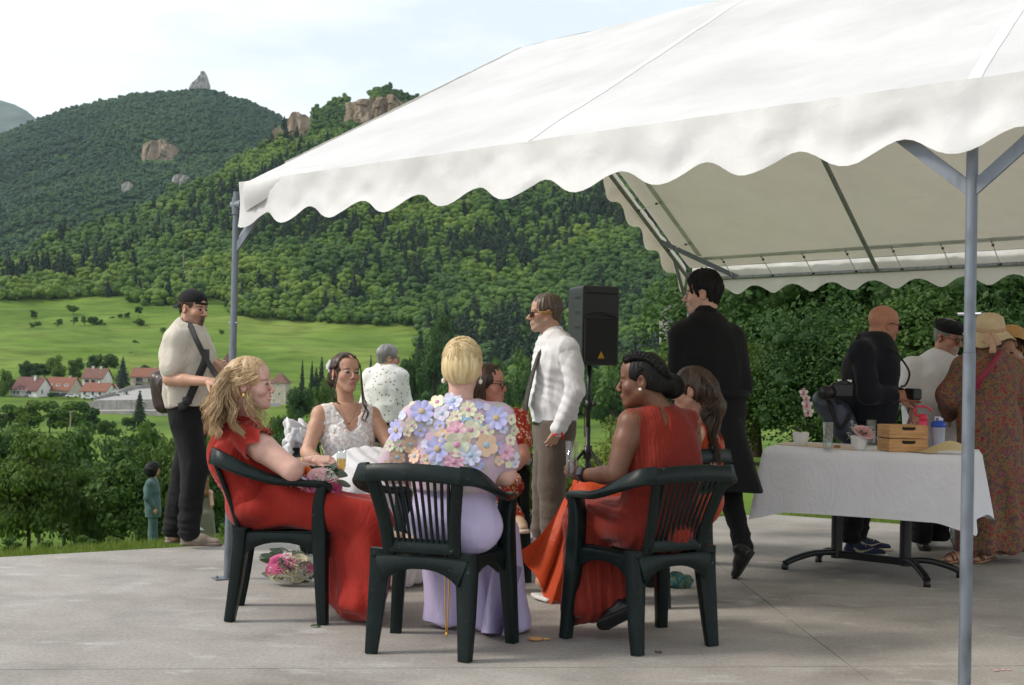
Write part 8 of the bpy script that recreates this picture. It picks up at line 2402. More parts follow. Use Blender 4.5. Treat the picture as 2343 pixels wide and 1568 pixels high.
def hat_lady():
 Y=8.85;f=nrm(V3(-.35,.93,0));lt=np.cross(UPV,f)
 t=person('woman in a pale sun hat and paisley dress bending over the table end',(*W(2260,1290,Y)[:2],0))
 h=Head(W(2258,776,Y+.02),nrm(V3(-.45,.85,-.25)),s=.99,fem=True)
 pel,chest,neck=W(2262,955,Y-.02),W(2258,870,Y-.02),W(2256,822,Y)
 shL,shR=W(2210,842,Y-.05),W(2314,848,Y+.06)
 elL,wrL=W(2172,905,Y-.02),W(2170,955,Y+.2);elR,wrR=W(2328,930,Y+.1),W(2310,975,Y+.3)
 B=Field(.011);torso(B,pel,chest,neck,shL,shR,f);limb(B,[shL,elL,wrL],[.05,.042,.03]);limb(B,[shR,elR,wrR],[.05,.042,.03])
 for q in(-1,1):limb(B,[pel+lt*.08*q,V3(*(pel+lt*.1*q-f*.02)[:2],.08)],[.09,.042])
 Hd=Field(.005);h.build(Hd,neck,.05);Hs=Field(.0045);hand(Hs,wrL,f-UPV*.4,UPV,-1,s=.9);hand(Hs,wrR,f,UPV,1,s=.9)
 body(t,[B,Hd,Hs],h.colour(SK_MID));h.eyes(t);hair_obj(t,[hair_cap(h,.008,nape=-.09)],H_BROWN)
 hat=sunhat(t,h.P(0,-.03,.045),nrm(V3(-.05,-.22,1)),STRAW,r=.172,ch=.125,cr=.098,wob=.022,seed=2)
 mbpart('hat_band',MB().sweep([h.P(0,-.03,.045)+nrm(V3(-.05,-.22,1))*.022+.102*(V3(1,0,.05)*math.cos(a)+nrm(V3(0,1,.22))*math.sin(a))for a in np.linspace(0,6.2832,28)],.004,.030,UPV,.1),C_SCARF,hat,True,True)
 bt=[]
 for(x0,y0,x1,y1,w)in((2262,765,2270,808,.05),(2268,762,2284,790,.045),(2258,760,2248,785,.03)):
  mbpart('hat_bow',MB().sweep(catmull([W(x0,y0,Y-.20),W((x0+x1)/2+4,(y0+y1)/2,Y-.215),W(x1,y1,Y-.20)],4),np.linspace(.02,w,9),.006,V3(0,-1,.2),.2),C_SCARF,hat,True,True)
 D=Field(.011);torso(D,pel,chest,neck,shL,shR,f,hip=.18,waist=.165,ch=.185,ratio=.80,grow=.014,shr=.068)
 D.cap(shL,elL,.078,.092,.04);D.cap(elL,lerp(elL,wrL,.9),.088,.050,.03);D.cap(shR,elR,.085,.095,.04);D.cap(elR,lerp(elR,wrR,.9),.095,.055,.03)
 for q in(-1,0,1):D.cap(pel+lt*.08*q-UPV*.05,V3(*(pel+lt*.12*q+V3(.05,0,0))[:2],.10),.14,.14,.06)
 D.cap(pel,V3(pel[0]+.20,pel[1]+.05,.10),.15,.15,.06)
 D.ell(neck+UPV*.06,(.07,.07,.05),None,.01,'-');D.cut(V3(0,0,.075),-UPV)
 finish(D,'dress',C_PAISLEY,t,lambda V,N:fold(V,.014,(7,7,3),4)+np.clip((.75-V[:,2])/.4,0,1)*.014*np.sin(V[:,0]*42+2*vnoise(V*4)),smooth=2)
 for(x0,y0,x1,y1)in((2216,1282,2160,1290),(2268,1280,2226,1290)):
  a,b=feet_at(G(x0,y0)),feet_at(G(x1,y1));d=nrm(b-a);L=np.linalg.norm(b-a)
  F=Field(.005);F.cap(a+UPV*.045,a+d*L*.6+UPV*.035,.030,.032,.02);F.cap(a+d*L*.6+UPV*.033,b-d*.03+UPV*.028,.034,.018,.02,(UPV,.7))
  n_=np.cross(d,UPV)
  for i in range(5):F.cap(b-d*(.045+.007*i)+n_*(.022-.012*i)+UPV*.024,b-d*(.010+.009*i)+n_*(.024-.012*i)+UPV*.022,.009,.007,.004)
  v,f_=F.mesh();ft=wpart('foot',v,f_,SKIN,t,True,np.tile(np.array(SK_MID),(len(v),1)))
  mbpart('sandal',MB().sweep([a+UPV*.009,b+UPV*.009],.075,.016,UPV,.3).sweep(catmull([b-d*.05+n_*.042+UPV*.02,b-d*.07+UPV*.062,b-d*.05-n_*.042+UPV*.02],5),.016,.004,d,.2).sweep(catmull([b-d*.09+n_*.042+UPV*.02,b-d*.10+UPV*.070,b-d*.09-n_*.042+UPV*.02],5),.014,.004,d,.2),M('sandal_bronze',(.30,.16,.09),rough=.35,metal=.5),ft,True,True)
 band(t,[W(2290,805,Y-.16),W(2268,835,Y-.24),W(2245,865,Y-.25),W(2225,895,Y-.22)],.04,M('strap_crimson',(.22,.012,.035),rough=.5),'bag_strap')
def hat_lady2():
 Y=9.5;f=nrm(V3(-.6,-.8,0));lt=np.cross(UPV,f)
 t=person('woman in an ochre straw hat and orange print dress at the right picture edge',(*W(2345,1250,Y)[:2],0))
 h=Head(W(2312,796,Y),nrm(V3(-.55,-.7,-.4)),s=.98,fem=True)
 pel,chest,neck=W(2350,980,Y),W(2345,890,Y),W(2335,840,Y)
 shR,shL=W(2285,865,Y),W(2395,868,Y);elR,wrR=W(2290,930,Y-.1),W(2300,960,Y-.3);elL,wrL=W(2410,940,Y),W(2380,980,Y-.2)
 B=Field(.011);torso(B,pel,chest,neck,shL,shR,f);limb(B,[shL,elL,wrL],[.05,.042,.03]);limb(B,[shR,elR,wrR],[.05,.042,.03])
 for q in(-1,1):limb(B,[pel+lt*.08*q,V3(*(pel+lt*.1*q)[:2],.05)],[.09,.042])
 Hd=Field(.005);h.build(Hd,neck,.05);Hs=Field(.0045);hand(Hs,wrL,f,UPV,-1,s=.9);hand(Hs,wrR,f,UPV,1,s=.9)
 body(t,[B,Hd,Hs],h.colour(SK_MID));h.eyes(t);hair_obj(t,[hair_cap(h,.008,nape=-.09)],H_BROWN)
 sunhat(t,h.P(0,-.03,.045),nrm(V3(.15,.25,1)),STRAW2,r=.175,ch=.11,cr=.095,wob=.015,seed=4)
 D=Field(.012);torso(D,pel,chest,neck,shL,shR,f,hip=.20,waist=.17,ch=.18,ratio=.80,grow=.012,shr=.07)
 D.cap(shL,elL,.08,.085,.04);D.cap(shR,elR,.08,.085,.04)
 for q in(-1,0,1):D.cap(pel+lt*.08*q,V3(*(pel+lt*.18*q)[:2],.12),.16,.16,.06)
 D.ell(neck+UPV*.06,(.07,.07,.05),None,.01,'-');D.cut(V3(0,0,.09),-UPV)
 finish(D,'dress',C_ORPAT,t,lambda V,N:fold(V,.012,(7,7,3),8),smooth=2)
 for q in(-1,1):shoe(t,V3(*(pel+lt*.1*q-f*.1)[:2],0),V3(*(pel+lt*.1*q+f*.13)[:2],0),LEATH_BR,SOLE_B,h=.06)
def suit_man():
 Y=27.0;f=nrm(V3(.95,.2,0));lt=np.cross(UPV,f)
 z0=tz(-7.3,Y)
 foot=W(352,1246,Y)[2]
 t=person('man with curly black hair in a green suit standing down the slope',(W(352,1200,Y)[0],Y,min(z0,foot)))
 z0=min(z0,foot)
 h=Head(W(353,1074,Y),nrm(V3(.97,.1,.05)),s=1.02)
 pel,chest,neck=W(350,1165,Y),W(347,1122,Y),W(350,1099,Y)
 shR,shL=W(343,1108,Y-.18),W(350,1108,Y+.18);elR,wrR=W(337,1140,Y-.24),W(352,1163,Y-.2);elL,wrL=W(346,1140,Y+.24),W(356,1163,Y+.2)
 B=Field(.014);torso(B,pel,chest,neck,shL,shR,f);limb(B,[shR,elR,wrR],[.052,.043,.032]);limb(B,[shL,elL,wrL],[.052,.043,.032])
 aR,aL=V3(W(352,1240,Y-.1)[0],Y-.1,z0+.1),V3(W(348,1240,Y+.1)[0],Y+.1,z0+.1)
 limb(B,[pel-lt*.085,aR],[.05,.025]);limb(B,[pel+lt*.085,aL],[.05,.025])
 Hd=Field(.007);h.build(Hd,neck,.058);Hs=Field(.006);hand(Hs,wrR,-UPV+f*.5,-lt,-1);hand(Hs,wrL,-UPV+f*.5,lt,1)
 body(t,[B,Hd,Hs],h.colour(SK_MID,brow=(.02,.015,.01)));h.eyes(t)
 v,f_,c=hair_cap(h,.03,nape=-.16,ears=False,grid=.010,front=.045,extra=lambda F,h:F.ell(h.P(0,-.045,-.005),np.array([.150,.135,.165]),None,.02));v=v+vnormals(v,f_)*(.022*np.abs(vnoise(v*26)))[:,None];hair_obj(t,[(v,f_,c)],H_BLACK)
 J=Field(.012);torso(J,pel,chest,neck,shL,shR,f,hip=.19,waist=.175,ch=.185,ratio=.80,grow=.012,shr=.068)
 for s_,e,w in((shR,elR,wrR),(shL,elL,wrL)):J.cap(s_,e,.075,.066,.03);J.cap(e,lerp(e,wr_:=w,.9),.064,.054,.03)
 J.cap(pel,pel-UPV*.14,.19,.195,.03,(f,.8));J.ell(neck+UPV*.06+f*.05,(.06,.05,.06),None,.01,'-');J.cut(pel-UPV*.16,-UPV)
 finish(J,'suit_jacket',C_GREEN,t,lambda V,N:fold(V,.010,(6,6,5),3))
 mbpart('shirt_front',MB().sweep([neck+f*.075+UPV*.01,chest+f*.150],.08,.02,f,.2),C_WHITE,t,True,True)
 mbpart('tie',MB().sweep([neck+f*.088+UPV*.0,chest+f*.165],.04,.012,f,.2),M('tie_maroon',(.08,.012,.015)),t,True,True)
 trousers(t,C_GREEN,pel-UPV*.03,pel+lt*.085,pel-lt*.085,lerp(pel,aL,.5),lerp(pel,aR,.5),aL,aR,f,rk=.085,ra=.085)
 for a in(aR,aL):shoe(t,a-UPV*.1-f*.08,a-UPV*.1+f*.18,LEATH_B,SOLE_B)
def olive_lady():
 Y=28.0;f=nrm(V3(-.3,.95,0));lt=np.cross(UPV,f)
 z0=min(tz(-6.5,Y),W(468,1270,Y)[2])
 t=person('red haired woman in an olive dress down the slope, mostly hidden by the photographer',(W(468,1200,Y)[0],Y,z0))
 h=Head(W(466,1100,Y),nrm(V3(-.5,.8,-.1)),s=.98,fem=True)
 pel,chest,neck=W(467,1178,Y),W(468,1140,Y),W(467,1120,Y)
 shL,shR=W(453,1128,Y),W(481,1128,Y);elR,wrR=W(485,1155,Y-.05),W(478,1172,Y+.1);elL,wrL=W(449,1155,Y),W(455,1172,Y+.1)
 B=Field(.014);torso(B,pel,chest,neck,shL,shR,f,hip=.15,waist=.12,ch=.14);limb(B,[shR,elR,wrR],[.047,.04,.028]);limb(B,[shL,elL,wrL],[.047,.04,.028])
 for q in(-1,1):limb(B,[pel+lt*.08*q,V3(*(pel+lt*.09*q)[:2],z0+.05)],[.08,.04])
 Hd=Field(.007);h.build(Hd,neck,.047);Hs=Field(.006);hand(Hs,wrR,f,UPV,1,s=.9);hand(Hs,wrL,f,UPV,-1,s=.9)
 body(t,[B,Hd,Hs],h.colour(SK_LIGHT));h.eyes(t)
 def back(F,h):F.cap(h.P(0,-.08,0),h.P(0,-.10,-.28),.07,.08,.03)
 hair_obj(t,[hair_cap(h,.02,nape=-.4,extra=back,grid=.01)],hair_mat('hair_auburn',[(.2,(.10,.04,.012)),(.6,(.20,.085,.03)),(.95,(.32,.16,.07))]))
 D=Field(.014);torso(D,pel,chest,neck,shL,shR,f,hip=.17,waist=.135,ch=.15,grow=.008,shr=.045)
 for q in(-1,0,1):D.cap(pel+lt*.06*q,V3(*(pel+lt*.16*q)[:2],z0+.12),.14,.16,.05)
 D.cut(V3(0,0,z0+.08),-UPV);D.cut(shL-UPV*.05,UPV)
 finish(D,'dress',C_OLIVE,t,lambda V,N:fold(V,.014,(6,6,2),2),smooth=2)
C_SCARF=pattern('scarf_dotted',[(.0,(.75,.68,.58)),(.12,(.55,.36,.24)),(1,(.50,.32,.21))],scale=90,kind='VORONOI')
photographer();bridesmaid();bride();grey_man();lilac_lady();specs_lady();tie_man();coat_man()
BRAID,BRAID_WR=braid_lady();wavy_lady();bald_man();beret_man();hat_lady();hat_lady2();suit_man();olive_lady()
# --- loudspeaker
def speaker():
 Y=9.8;p=W(1348,836,Y);H=.585;rz=R(28)
 t=thing('loudspeaker','black loudspeaker with a yellow triangle on a tripod stand','loudspeaker',tuple(p),rz)
 PL=M('speaker_plastic',(.016,.017,.019),rough=.45,bump=.2,bscale=300);GR=M('speaker_grille',(.008,.008,.009),rough=.6,bump=.6,bscale=500)
 w,d=.160,.30
 prof=[(-w,0),(w,0),(w*.66,d),(-w*.66,d)]
 zs=[0,.02,H-.05,H-.015,H];sc=[.93,1,1,.985,.90]
 V=[(x*s,.0+(y-d/2)*s,z+(.03*(-(y-d/2))if z>.5 else 0))for z,s in zip(zs,sc)for x,y in prof]
 V=[(x,y,z)for x,y,z in V]
 F=[(3,2,1,0),(16,17,18,19)]+[(k*4+i,k*4+(i+1)%4,k*4+4+(i+1)%4,k*4+4+i)for k in range(4)for i in range(4)]
 bd=part('cabinet',MB().add(V,F).mesh('cabinet',PL),t)
 md=bd.modifiers.new('bev','BEVEL');md.width=.032;md.segments=3
 y=-d/2
 g=mbpart('grille',MB().box((0,y-.004,.185),(.285,.016,.32),bev=.006),GR,t)
 hb=MB()
 n=14
 for a in np.linspace(0,math.pi,n):hb.v
 V=[];F=[]
 for i,a in enumerate(np.linspace(-1,1,n)):
  V+=[(a*.142,y-.012,.350+.030*(1-a*a)),(a*.142,y-.006,.535),(a*.07,y+.05,.45)]
 for i in range(n-1):F+=[(i*3,i*3+3,i*3+5,i*3+2),(i*3+2,i*3+5,i*3+4,i*3+1)]
 mbpart('horn',MB().add(V,F),GR,t)
 mbpart('horn_lip',MB().tube([(a*.145,y-.014,.348+.030*(1-a*a))for a in np.linspace(-1,1,15)],.005,6),PL,t)
 for s in(-1,1):
  for k in range(3):mbpart('side_groove',MB().box((s*(w*.92-.005*0),y+.075,.50-.11*k),(.012,.10,.012)),GR,t)
 lg=MB().add([(-.028,y-.0135,.052),(.028,y-.0135,.052),(0,y-.0135,.104)],[(0,1,2)])
 L=mbpart('triangle_badge',lg,M('badge_yellow',(.62,.34,.01),rough=.5),t)
 mbpart('badge_mark',MB().box((0,y-.0145,.060),(.030,.001,.004)).tube([(-.006,y-.0145,.074),(.004,y-.0145,.080),(-.002,y-.0145,.084)],.0016,5),M('badge_dark',(.10,.05,.005)),L).data
 st=thing('speaker_stand','black tripod stand carrying the loudspeaker','tripod stand',(p[0],p[1],0))
 mbpart('pole',MB().tube([(p[0],p[1],.14),(p[0],p[1],.80)],.0185,12).tube([(p[0],p[1],.80),(p[0],p[1],p[2]+.03)],.0165,12),LEATH_B,st,True,True)
 mbpart('collar',MB().tube([(p[0],p[1],.56),(p[0],p[1],.66)],.032,12).tube([(p[0],p[1],.93),(p[0],p[1],1.0)],.026,12),LEATH_B,st,True,True)
 mbpart('knob',MB().ball((p[0]+.04,p[1]-.02,.97),.018,1),LEATH_B,st,True,True)
 for a in(-40,80,200):
  dd=V3(math.cos(R(a)),math.sin(R(a)),0);c=V3(p[0],p[1],0)
  mbpart('leg',MB().tube([c+UPV*.62+dd*.03,c+dd*.55+UPV*.015],.013,8),LEATH_B,st,True,True)
  mbpart('stay',MB().tube([c+UPV*.20+dd*.02,c+dd*.28+UPV*.33],.008,6),LEATH_B,st,True,True)
speaker()
# --- table with a white cloth
TZ=.77
tF=[G(1717,1022,TZ),G(2164,1043,TZ),G(2277,1032,TZ)]
tBL=tF[0]+tF[2]-tF[1];tC=(tF[0]+tF[2])/2
ex=nrm(tF[1]-tF[0]);ey=nrm(np.cross(UPV,ex));LX=np.linalg.norm(tF[1]-tF[0])/2;LY=abs(np.dot(tF[2]-tF[1],ey))/2
tab=thing('table','rectangular table on black metal twin column feet under the white cloth','table',(tC[0],tC[1],0))
BLKM=M('black_metal',(.010,.010,.011),rough=.4,spec=.5)
pA,pB=G(1913,1294),G(2070,1313)
mbpart('tabletop',MB().box(tC-UPV*.022,(LX*2-.02,LY*2-.02,.030),rz=math.atan2(ex[1],ex[0])),M('table_wood',(.25,.16,.09)),tab,False,True)
for c in(pA,pB):autosmooth(mbpart('column',MB().tube([c+UPV*.05,c+UPV*(TZ-.04)],.036,16),BLKM,tab,True,True),40)
mbpart('crossbar',MB().sweep([pA+UPV*.075,pB+UPV*.075],.05,.045,UPV,.2),BLKM,tab,False,True)
for c,e in((pA,G(1795,1303)),(pA,G(1872,1286)),(pB,G(2120,1343)),(pB,G(2195,1322))):
 pts=catmull([c+UPV*.085,lerp(c,e,.45)+UPV*.090,lerp(c,e,.85)+UPV*.060,e+UPV*.038],4)
 autosmooth(mbpart('foot',MB().sweep(pts,.042,.034,UPV,.4),BLKM,tab,True,True),50)
 mbpart('foot_pad',MB().tube([e,e+UPV*.035],.022,10),BLKM,tab,True,True)
def cloth_over(hx,hy,drop,c,seed,name,lab,lift=.004,cor=.065):
 V=[];F=[]
 m=200;rows=14
 per=[]
 for i in range(m):
  s=i/m*4;k=int(s);q=s-k
  e=[(-hx,-hy),(hx,-hy),(hx,hy),(-hx,hy)]
  a,b=np.array(e[k]),np.array(e[(k+1)%4]);o=[np.array([0,-1.]),np.array([1.,0]),np.array([0,1.]),np.array([-1.,0])]
  p=a+(b-a)*q;cd=min(q,1-q);L_=np.linalg.norm(b-a)
  cr=max(0,1-cd*L_/.16)
  ob=o[(k+1)%4]if q>.5 else o[(k-1)%4]
  out=o[k]*(1-.5*cr**1.5)+ob*.5*cr**1.5
  per.append((p,out/np.linalg.norm(out),cr,k*2.3+q*L_/.13))
 V.append((0,0,lift))
 for i,(p,o_,cr,ph)in enumerate(per):V.append((p[0]*.985,p[1]*.985,lift))
 for j in range(1,rows+1):
  k=j/rows
  for i,(p,o_,cr,ph)in enumerate(per):
   fl=(.010+.035*k+.013*k*math.sin(ph)*(1-cr)+cr**1.6*cor*k+.010*vnoise(np.array([ph*.7,k*2,seed]))*k)
   dz=drop*k*(1+.15*cr**1.5*k)
   dz=dz-.010*(1-min(1,k*12))
   V.append((p[0]+o_[0]*fl,p[1]+o_[1]*fl,lift-.008-dz if k>0 else lift))
 for i in range(m):F.append((0,1+i,1+(i+1)%m))
 for j in range(rows):
  for i in range(m):
   a=1+j*m;F.append((a+i,a+m+i,a+m+(i+1)%m,a+(i+1)%m))
 V=np.array(V);Wd=c+V[:,:1]*ex+V[:,1:2]*ey+V[:,2:3]*UPV
 o=part(name,mesh_np(name,Wd-c,F,C_TCLOTH,True));o.location=c
 return tag(o,lab,'tablecloth')
C_TCLOTH=cloth('table_linen',(.78,.78,.82),weave=.12,sheen=.0,transl=.05,var=.03)
cloth_over(LX+.008,LY+.008,.385,tC,1,'tablecloth','white tablecloth hanging in folds over the table under the tent')
t2=thing('side_table','second white covered table partly seen at the far right','table',(*W(2420,1150,9.8)[:2],0))
c2=V3(*W(2420,1150,9.8)[:2],.76)
mbpart('tabletop',MB().box(c2-UPV*.02,(1.0,.7,.03)),M('side_table_wood',(.25,.16,.09)),t2,False,True)
for sx in(-.4,.4):
 for sy in(-.25,.25):mbpart('leg',MB().tube([c2+V3(sx,sy,-.76),c2+V3(sx,sy,-.03)],.02,8),BLKM,t2,True,True)
cloth_over(.5,.35,.42,c2,4,'tablecloth','white tablecloth on the second table at the far right')
TP=lambda x,y:G(x,y,TZ+.006)
rn=[TP(1775,1017),TP(1960,1031),TP(1985,1022),TP(1800,1012)]
o=mbpart('table_runner',MB().add([p+UPV*.003 for p in rn]+[p+UPV*.0005 for p in rn],[(0,1,2,3),(7,6,5,4),(0,4,5,1),(1,5,6,2),(2,6,7,3),(3,7,4,0)]),cloth('runner_cream',(.62,.50,.34),weave=.5));tag(o,'cream runner lying across the white tablecloth','table runner')
# ---- things on the table
CER=M('ceramic_white',(.72,.71,.68),rough=.35,var=.04);LEAFM=M('leaf_green',(.06,.10,.035),rough=.5,transl=.2,var=.3,scale=30);LEAFE=M('leaf_eucalyptus',(.14,.19,.14),rough=.6,transl=.2,var=.2,scale=30);STEM=M('stem_green',(.10,.15,.05),rough=.6)
PK1=M('petal_pink',(.66,.13,.30),rough=.6,transl=.25,var=.25,scale=30);PK2=M('petal_pale_pink',(.74,.46,.47),rough=.6,transl=.25,var=.15,scale=30);WH=M('petal_white',(.78,.76,.70),rough=.6,transl=.25,var=.08);CRM=M('petal_cream',(.70,.66,.46),rough=.6,transl=.25,var=.1);ORG=M('petal_orange',(.75,.16,.02),rough=.6,transl=.2)
def glass_mat(name,col=(1,1,1),alpha=.2):
 m,t,b,out=newmat(name)
 gl=nd(t,'ShaderNodeBsdfGlossy',Roughness=.03);tr=nd(t,'ShaderNodeBsdfTransparent');tr.inputs['Color'].default_value=(*col,1)
 fr=nd(t,'ShaderNodeLayerWeight',Blend=.35);r=ramp(t,fr.outputs['Facing'],[(0,alpha*.5),(.6,alpha),(1,.75)])
 ms=nd(t,'ShaderNodeMixShader');t.links.new(r.outputs['Color'],ms.inputs[0]);t.links.new(tr.outputs[0],ms.inputs[1]);t.links.new(gl.outputs[0],ms.inputs[2]);t.links.new(ms.outputs[0],out.inputs['Surface'])
 return m
GLASS=glass_mat('clear_glass',(.93,.95,.95));DRINK=glass_mat('champagne',(.90,.72,.35),.05);WATER=glass_mat('water',(.88,.92,.92),.08)
def mat_axes(n):
 n=nrm(n);a=nrm(np.cross(n,V3(.3,.2,1)if abs(n[2])<.9 else V3(1,0,0)));return np.array([a,np.cross(n,a),n])
def rose_mesh(mat,seed,lay=4,open_=.8):
 rs_=np.random.RandomState(seed);mb=MB()
 for L_ in range(lay):
  n=3+L_
  for i in range(n):
   a=6.283*i/n+L_*1.1+rs_.normal(0,.1);tilt=.15+open_*(L_/lay)**1.2;r0=.18+.16*L_;w=.55+.12*L_;h_=.85-.10*L_
   g=[]
   for j in range(4):
    for k in range(5):
     v,u=j/3,k/2-1
     rr=r0*(.35+.65*v)+math.sin(tilt)*v*.55+.10*v*v*(L_>1);zz_=h_*v*math.cos(tilt)-.12*v**3*L_*.5
     ang=a+u*w*(.55+.6*v)/(1+.15*L_)
     g.append((rr*math.cos(ang),rr*math.sin(ang),zz_-.06*abs(u)*v))
   mb.add(g,[(j*5+k,j*5+k+1,j*5+6+k,j*5+5+k)for j in range(3)for k in range(4)])
 mb.ball((0,0,.45),(.2,.2,.3),1)
 return mb.mesh('rose',mat,True)
def leaf_mesh(mat,asp=.42):
 V=[];n=7
 for i in range(n):
  k=i/(n-1);w=asp*math.sin(math.pi*min(1,k*.92+.04))**.8
  V+=[(k,-w/2,.06*math.sin(k*3)+.05),(k,0,.06*math.sin(k*3)),(k,w/2,.06*math.sin(k*3)+.05)]
 return MB().add(V,[q for i in range(n-1)for q in((i*3,i*3+3,i*3+4,i*3+1),(i*3+1,i*3+4,i*3+5,i*3+2))]).mesh('leaf',mat,True)
def spray_mesh(mat,seed):
 rs_=np.random.RandomState(seed);mb=MB()
 for i in range(16):
  p=rs_.normal(0,.35,3)+V3(0,0,.9);mb.ball(p,.085,0)
 return mb.mesh('baby_breath',mat)
ROSES={k:rose_mesh(m_,i,5 if k=='pk' else 4,1.0)for i,(k,m_)in enumerate((('pk',PK1),('pp',PK2),('wh',WH),('cr',CRM),('or',ORG)))}
LEAVES=[leaf_mesh(LEAFE,.55),leaf_mesh(LEAFM,.42)];SPRAY=spray_mesh(WH,2)
def put(name,me,parent,p,n,s):
 o=part(name,me,parent);A=mat_axes(n).T*s
 q=np.asarray(p)-wloc(parent)
 o.matrix_local=Matrix([[*A[i],q[i]]for i in range(3)]+[[0,0,0,1]])
 return o
def bouquet(label,c,rad,blooms,ax,seed,nleaf=34,nspray=26):
 rs_=np.random.RandomState(seed)
 t=thing('bouquet',label,'bouquet',tuple(c),0)
 ax=nrm(ax)
 mbpart('stems',MB().tube([c-ax*rad*1.9,c-ax*rad*.2],rad*.22,8),STEM,t,True,True)
 u1,u2,_=mat_axes(ax)
 for kind,x,y,s in blooms:
  d=nrm(V3(x,-.75,y));put('rose',ROSES[kind],t,c+d*rad*.80,d,s)
 for i in range(nleaf):
  d=nrm(rs_.normal(0,1,3)+V3(0,-.3,.25));put('leaf',LEAVES[i%3==0],t,c+d*rad*rs_.uniform(.55,.85),np.cross(d,rs_.normal(0,1,3)),rs_.uniform(.048,.075)).rotation_euler
 for i in range(nspray):
  d=nrm(rs_.normal(0,1,3)+V3(0,-.6,.4));put('baby_breath',SPRAY,t,c+d*rad*.72,d,rs_.uniform(.020,.028))
 return t
BL=[('pk',-.28,.30,.046),('wh',-.05,.62,.038),('cr',.30,.55,.042),('pp',.62,.40,.036),('pk',.80,.12,.036),('cr',.0,.0,.040),('wh',.36,.02,.034),('wh',.62,-.22,.036),('pk',-.85,-.22,.032),('cr',-.50,-.35,.038),('wh',-.1,-.42,.040),('cr',.28,-.42,.036),('pp',.05,.85,.030),('wh',-.62,.10,.030)]
bouquet('round bridal bouquet of pink and cream roses lying on the concrete by the left chair',G(662,1340)+V3(0,.06,.092),.112,BL,nrm(V3(.1,-.9,.35)),4,nleaf=70,nspray=14).scale=(1.45,1.15,.95)
BL2=[('or',-.75,.62,.030),('pp',.0,.30,.034),('pk',-.35,-.1,.034),('pp',.18,.45,.028),('pk',.62,-.35,.040),('wh',.40,.30,.032),('cr',-.70,-.50,.036),('wh',.1,-.05,.028),('cr',.75,.15,.026)]
bouquet('small bouquet with an orange bloom resting on the red skirt behind the left armrest',W(731,1104,6.36),.100,BL2,nrm(V3(-.2,-.8,.5)),9,nleaf=40,nspray=12).scale=(1.25,1.1,1.1)
def pot(label,x0,x1,y0,y1,cat='flower pot'):
 p=TP((x0+x1)/2,y1);Y=p[1];r=(x1-x0)/2/3000*Y;h=(y1-y0)/3000*Y
 p=p+V3(0,r,0)
 t=thing('plant_pot',label,cat,tuple(p))
 mbpart('pot',MB().lathe([(r*.62,0),(r*.72,.004),(r*.92,h*.45),(r,h*.92),(r,h),(r*.93,h),(r*.90,h*.85),(0,h*.85)],n=26),CER,t,True)
 return t,p,r,h
t,p,r,h=pot('white pot with a pink and white orchid at the left end of the table',1817,1854,990,1021)
sp=catmull([p+UPV*h*.85,p+V3(.006,0,h+.05),p+V3(.022,-.01,h+.16),p+V3(.010,-.02,h+.245)],6)
mbpart('stem',MB().tube(sp,.003,6),STEM,t,True,True)
for i,(dx,dz,a)in enumerate(((.06,-.02,.4),(-.05,.0,2.4),(.05,.03,1.2))):put('leaf',LEAVES[1],t,p+UPV*h,nrm(V3(math.sin(a),-.6,.6)),.085)
def orchid_bloom(c,s):
 b=mbpart('orchid_bloom',MB().ball(c,s*.22,1),PK1,t,True,True)
 for k in range(5):
  a=k*1.257+.3;d=V3(math.cos(a),-.25,math.sin(a));A=np.array([d,np.cross(d,V3(0,-1,.1)),V3(0,-1,0)])
  mbpart('petal',MB().ball(c+d*s*.55,(s*.52,s*.42,s*.08),1,ax=A),PK2 if k%2 else WH,b,True,True)
 mbpart('lip',MB().ball(c+V3(0,-s*.3,-s*.25),(s*.2,s*.25,s*.22),1),PK1,b,True,True)
orchid_bloom(p+V3(.026,-.03,h+.175),.036);orchid_bloom(p+V3(.036,-.03,h+.13),.034);orchid_bloom(p+V3(.004,-.03,h+.25),.030);orchid_bloom(p+V3(.022,-.03,h+.215),.026)
t,p,r,h=pot('white pot with a pink peony and small leaves beside the wooden boxes',1950,1988,998,1031)
put('rose',ROSES['pp'],t,p+V3(.02,-.02,h+.015),nrm(V3(.2,-.5,.8)),.058)
for i in range(16):
 rs_=np.random.RandomState(i);d=nrm(rs_.normal(0,1,3)*V3(1,.6,.5)+V3(0,-.2,.6));put('leaf',LEAVES[i%2],t,p+UPV*h+d*.03,np.cross(d,rs_.normal(0,1,3)),.05)
for x,z in((-.05,.055),(-.07,.02),(-.03,.07),(.075,.03),(.095,.0),(.06,.06),(-.05,.09)):put('baby_breath',spray_mesh(CRM,int(x*100)%7)if 0 else SPRAY,t,p+V3(x,-.02,h+z-.03),nrm(V3(x,-.2,.3)),.026)
def tumbler(label,p,r,h,fill,liquid,name='glass',cat='glass',taper=.9):
 t=thing(name,label,cat,tuple(p))
 mbpart('bowl',MB().lathe([(0,.0),(r*taper,.0),(r*taper,.012),(r,h),(r*.93,h),(r*taper*.92,.014),(0,.014)],n=20),GLASS,t,True)
 if fill:mbpart('drink',MB().lathe([(0,.015),(r*taper*.9,.015),(r*(taper+(1-taper)*fill)*.92,h*fill),(0,h*fill)],n=20),liquid,t,True)
 return t
tumbler('tall water glass between the orchid and the peony pot',TP(1896,1029)+V3(0,.03,0),.032,.165,.35,WATER)
tumbler('clear glass standing behind the wooden boxes',TP(2022,1026)+V3(0,.30,0),.034,.165,0,WATER)
nb=MB();rs_=np.random.RandomState(5)
for i in range(7):nb.ball(TP(1911+i*2,1026)+V3(rs_.normal(0,.008),.03+rs_.normal(0,.01),.008),.011,0)
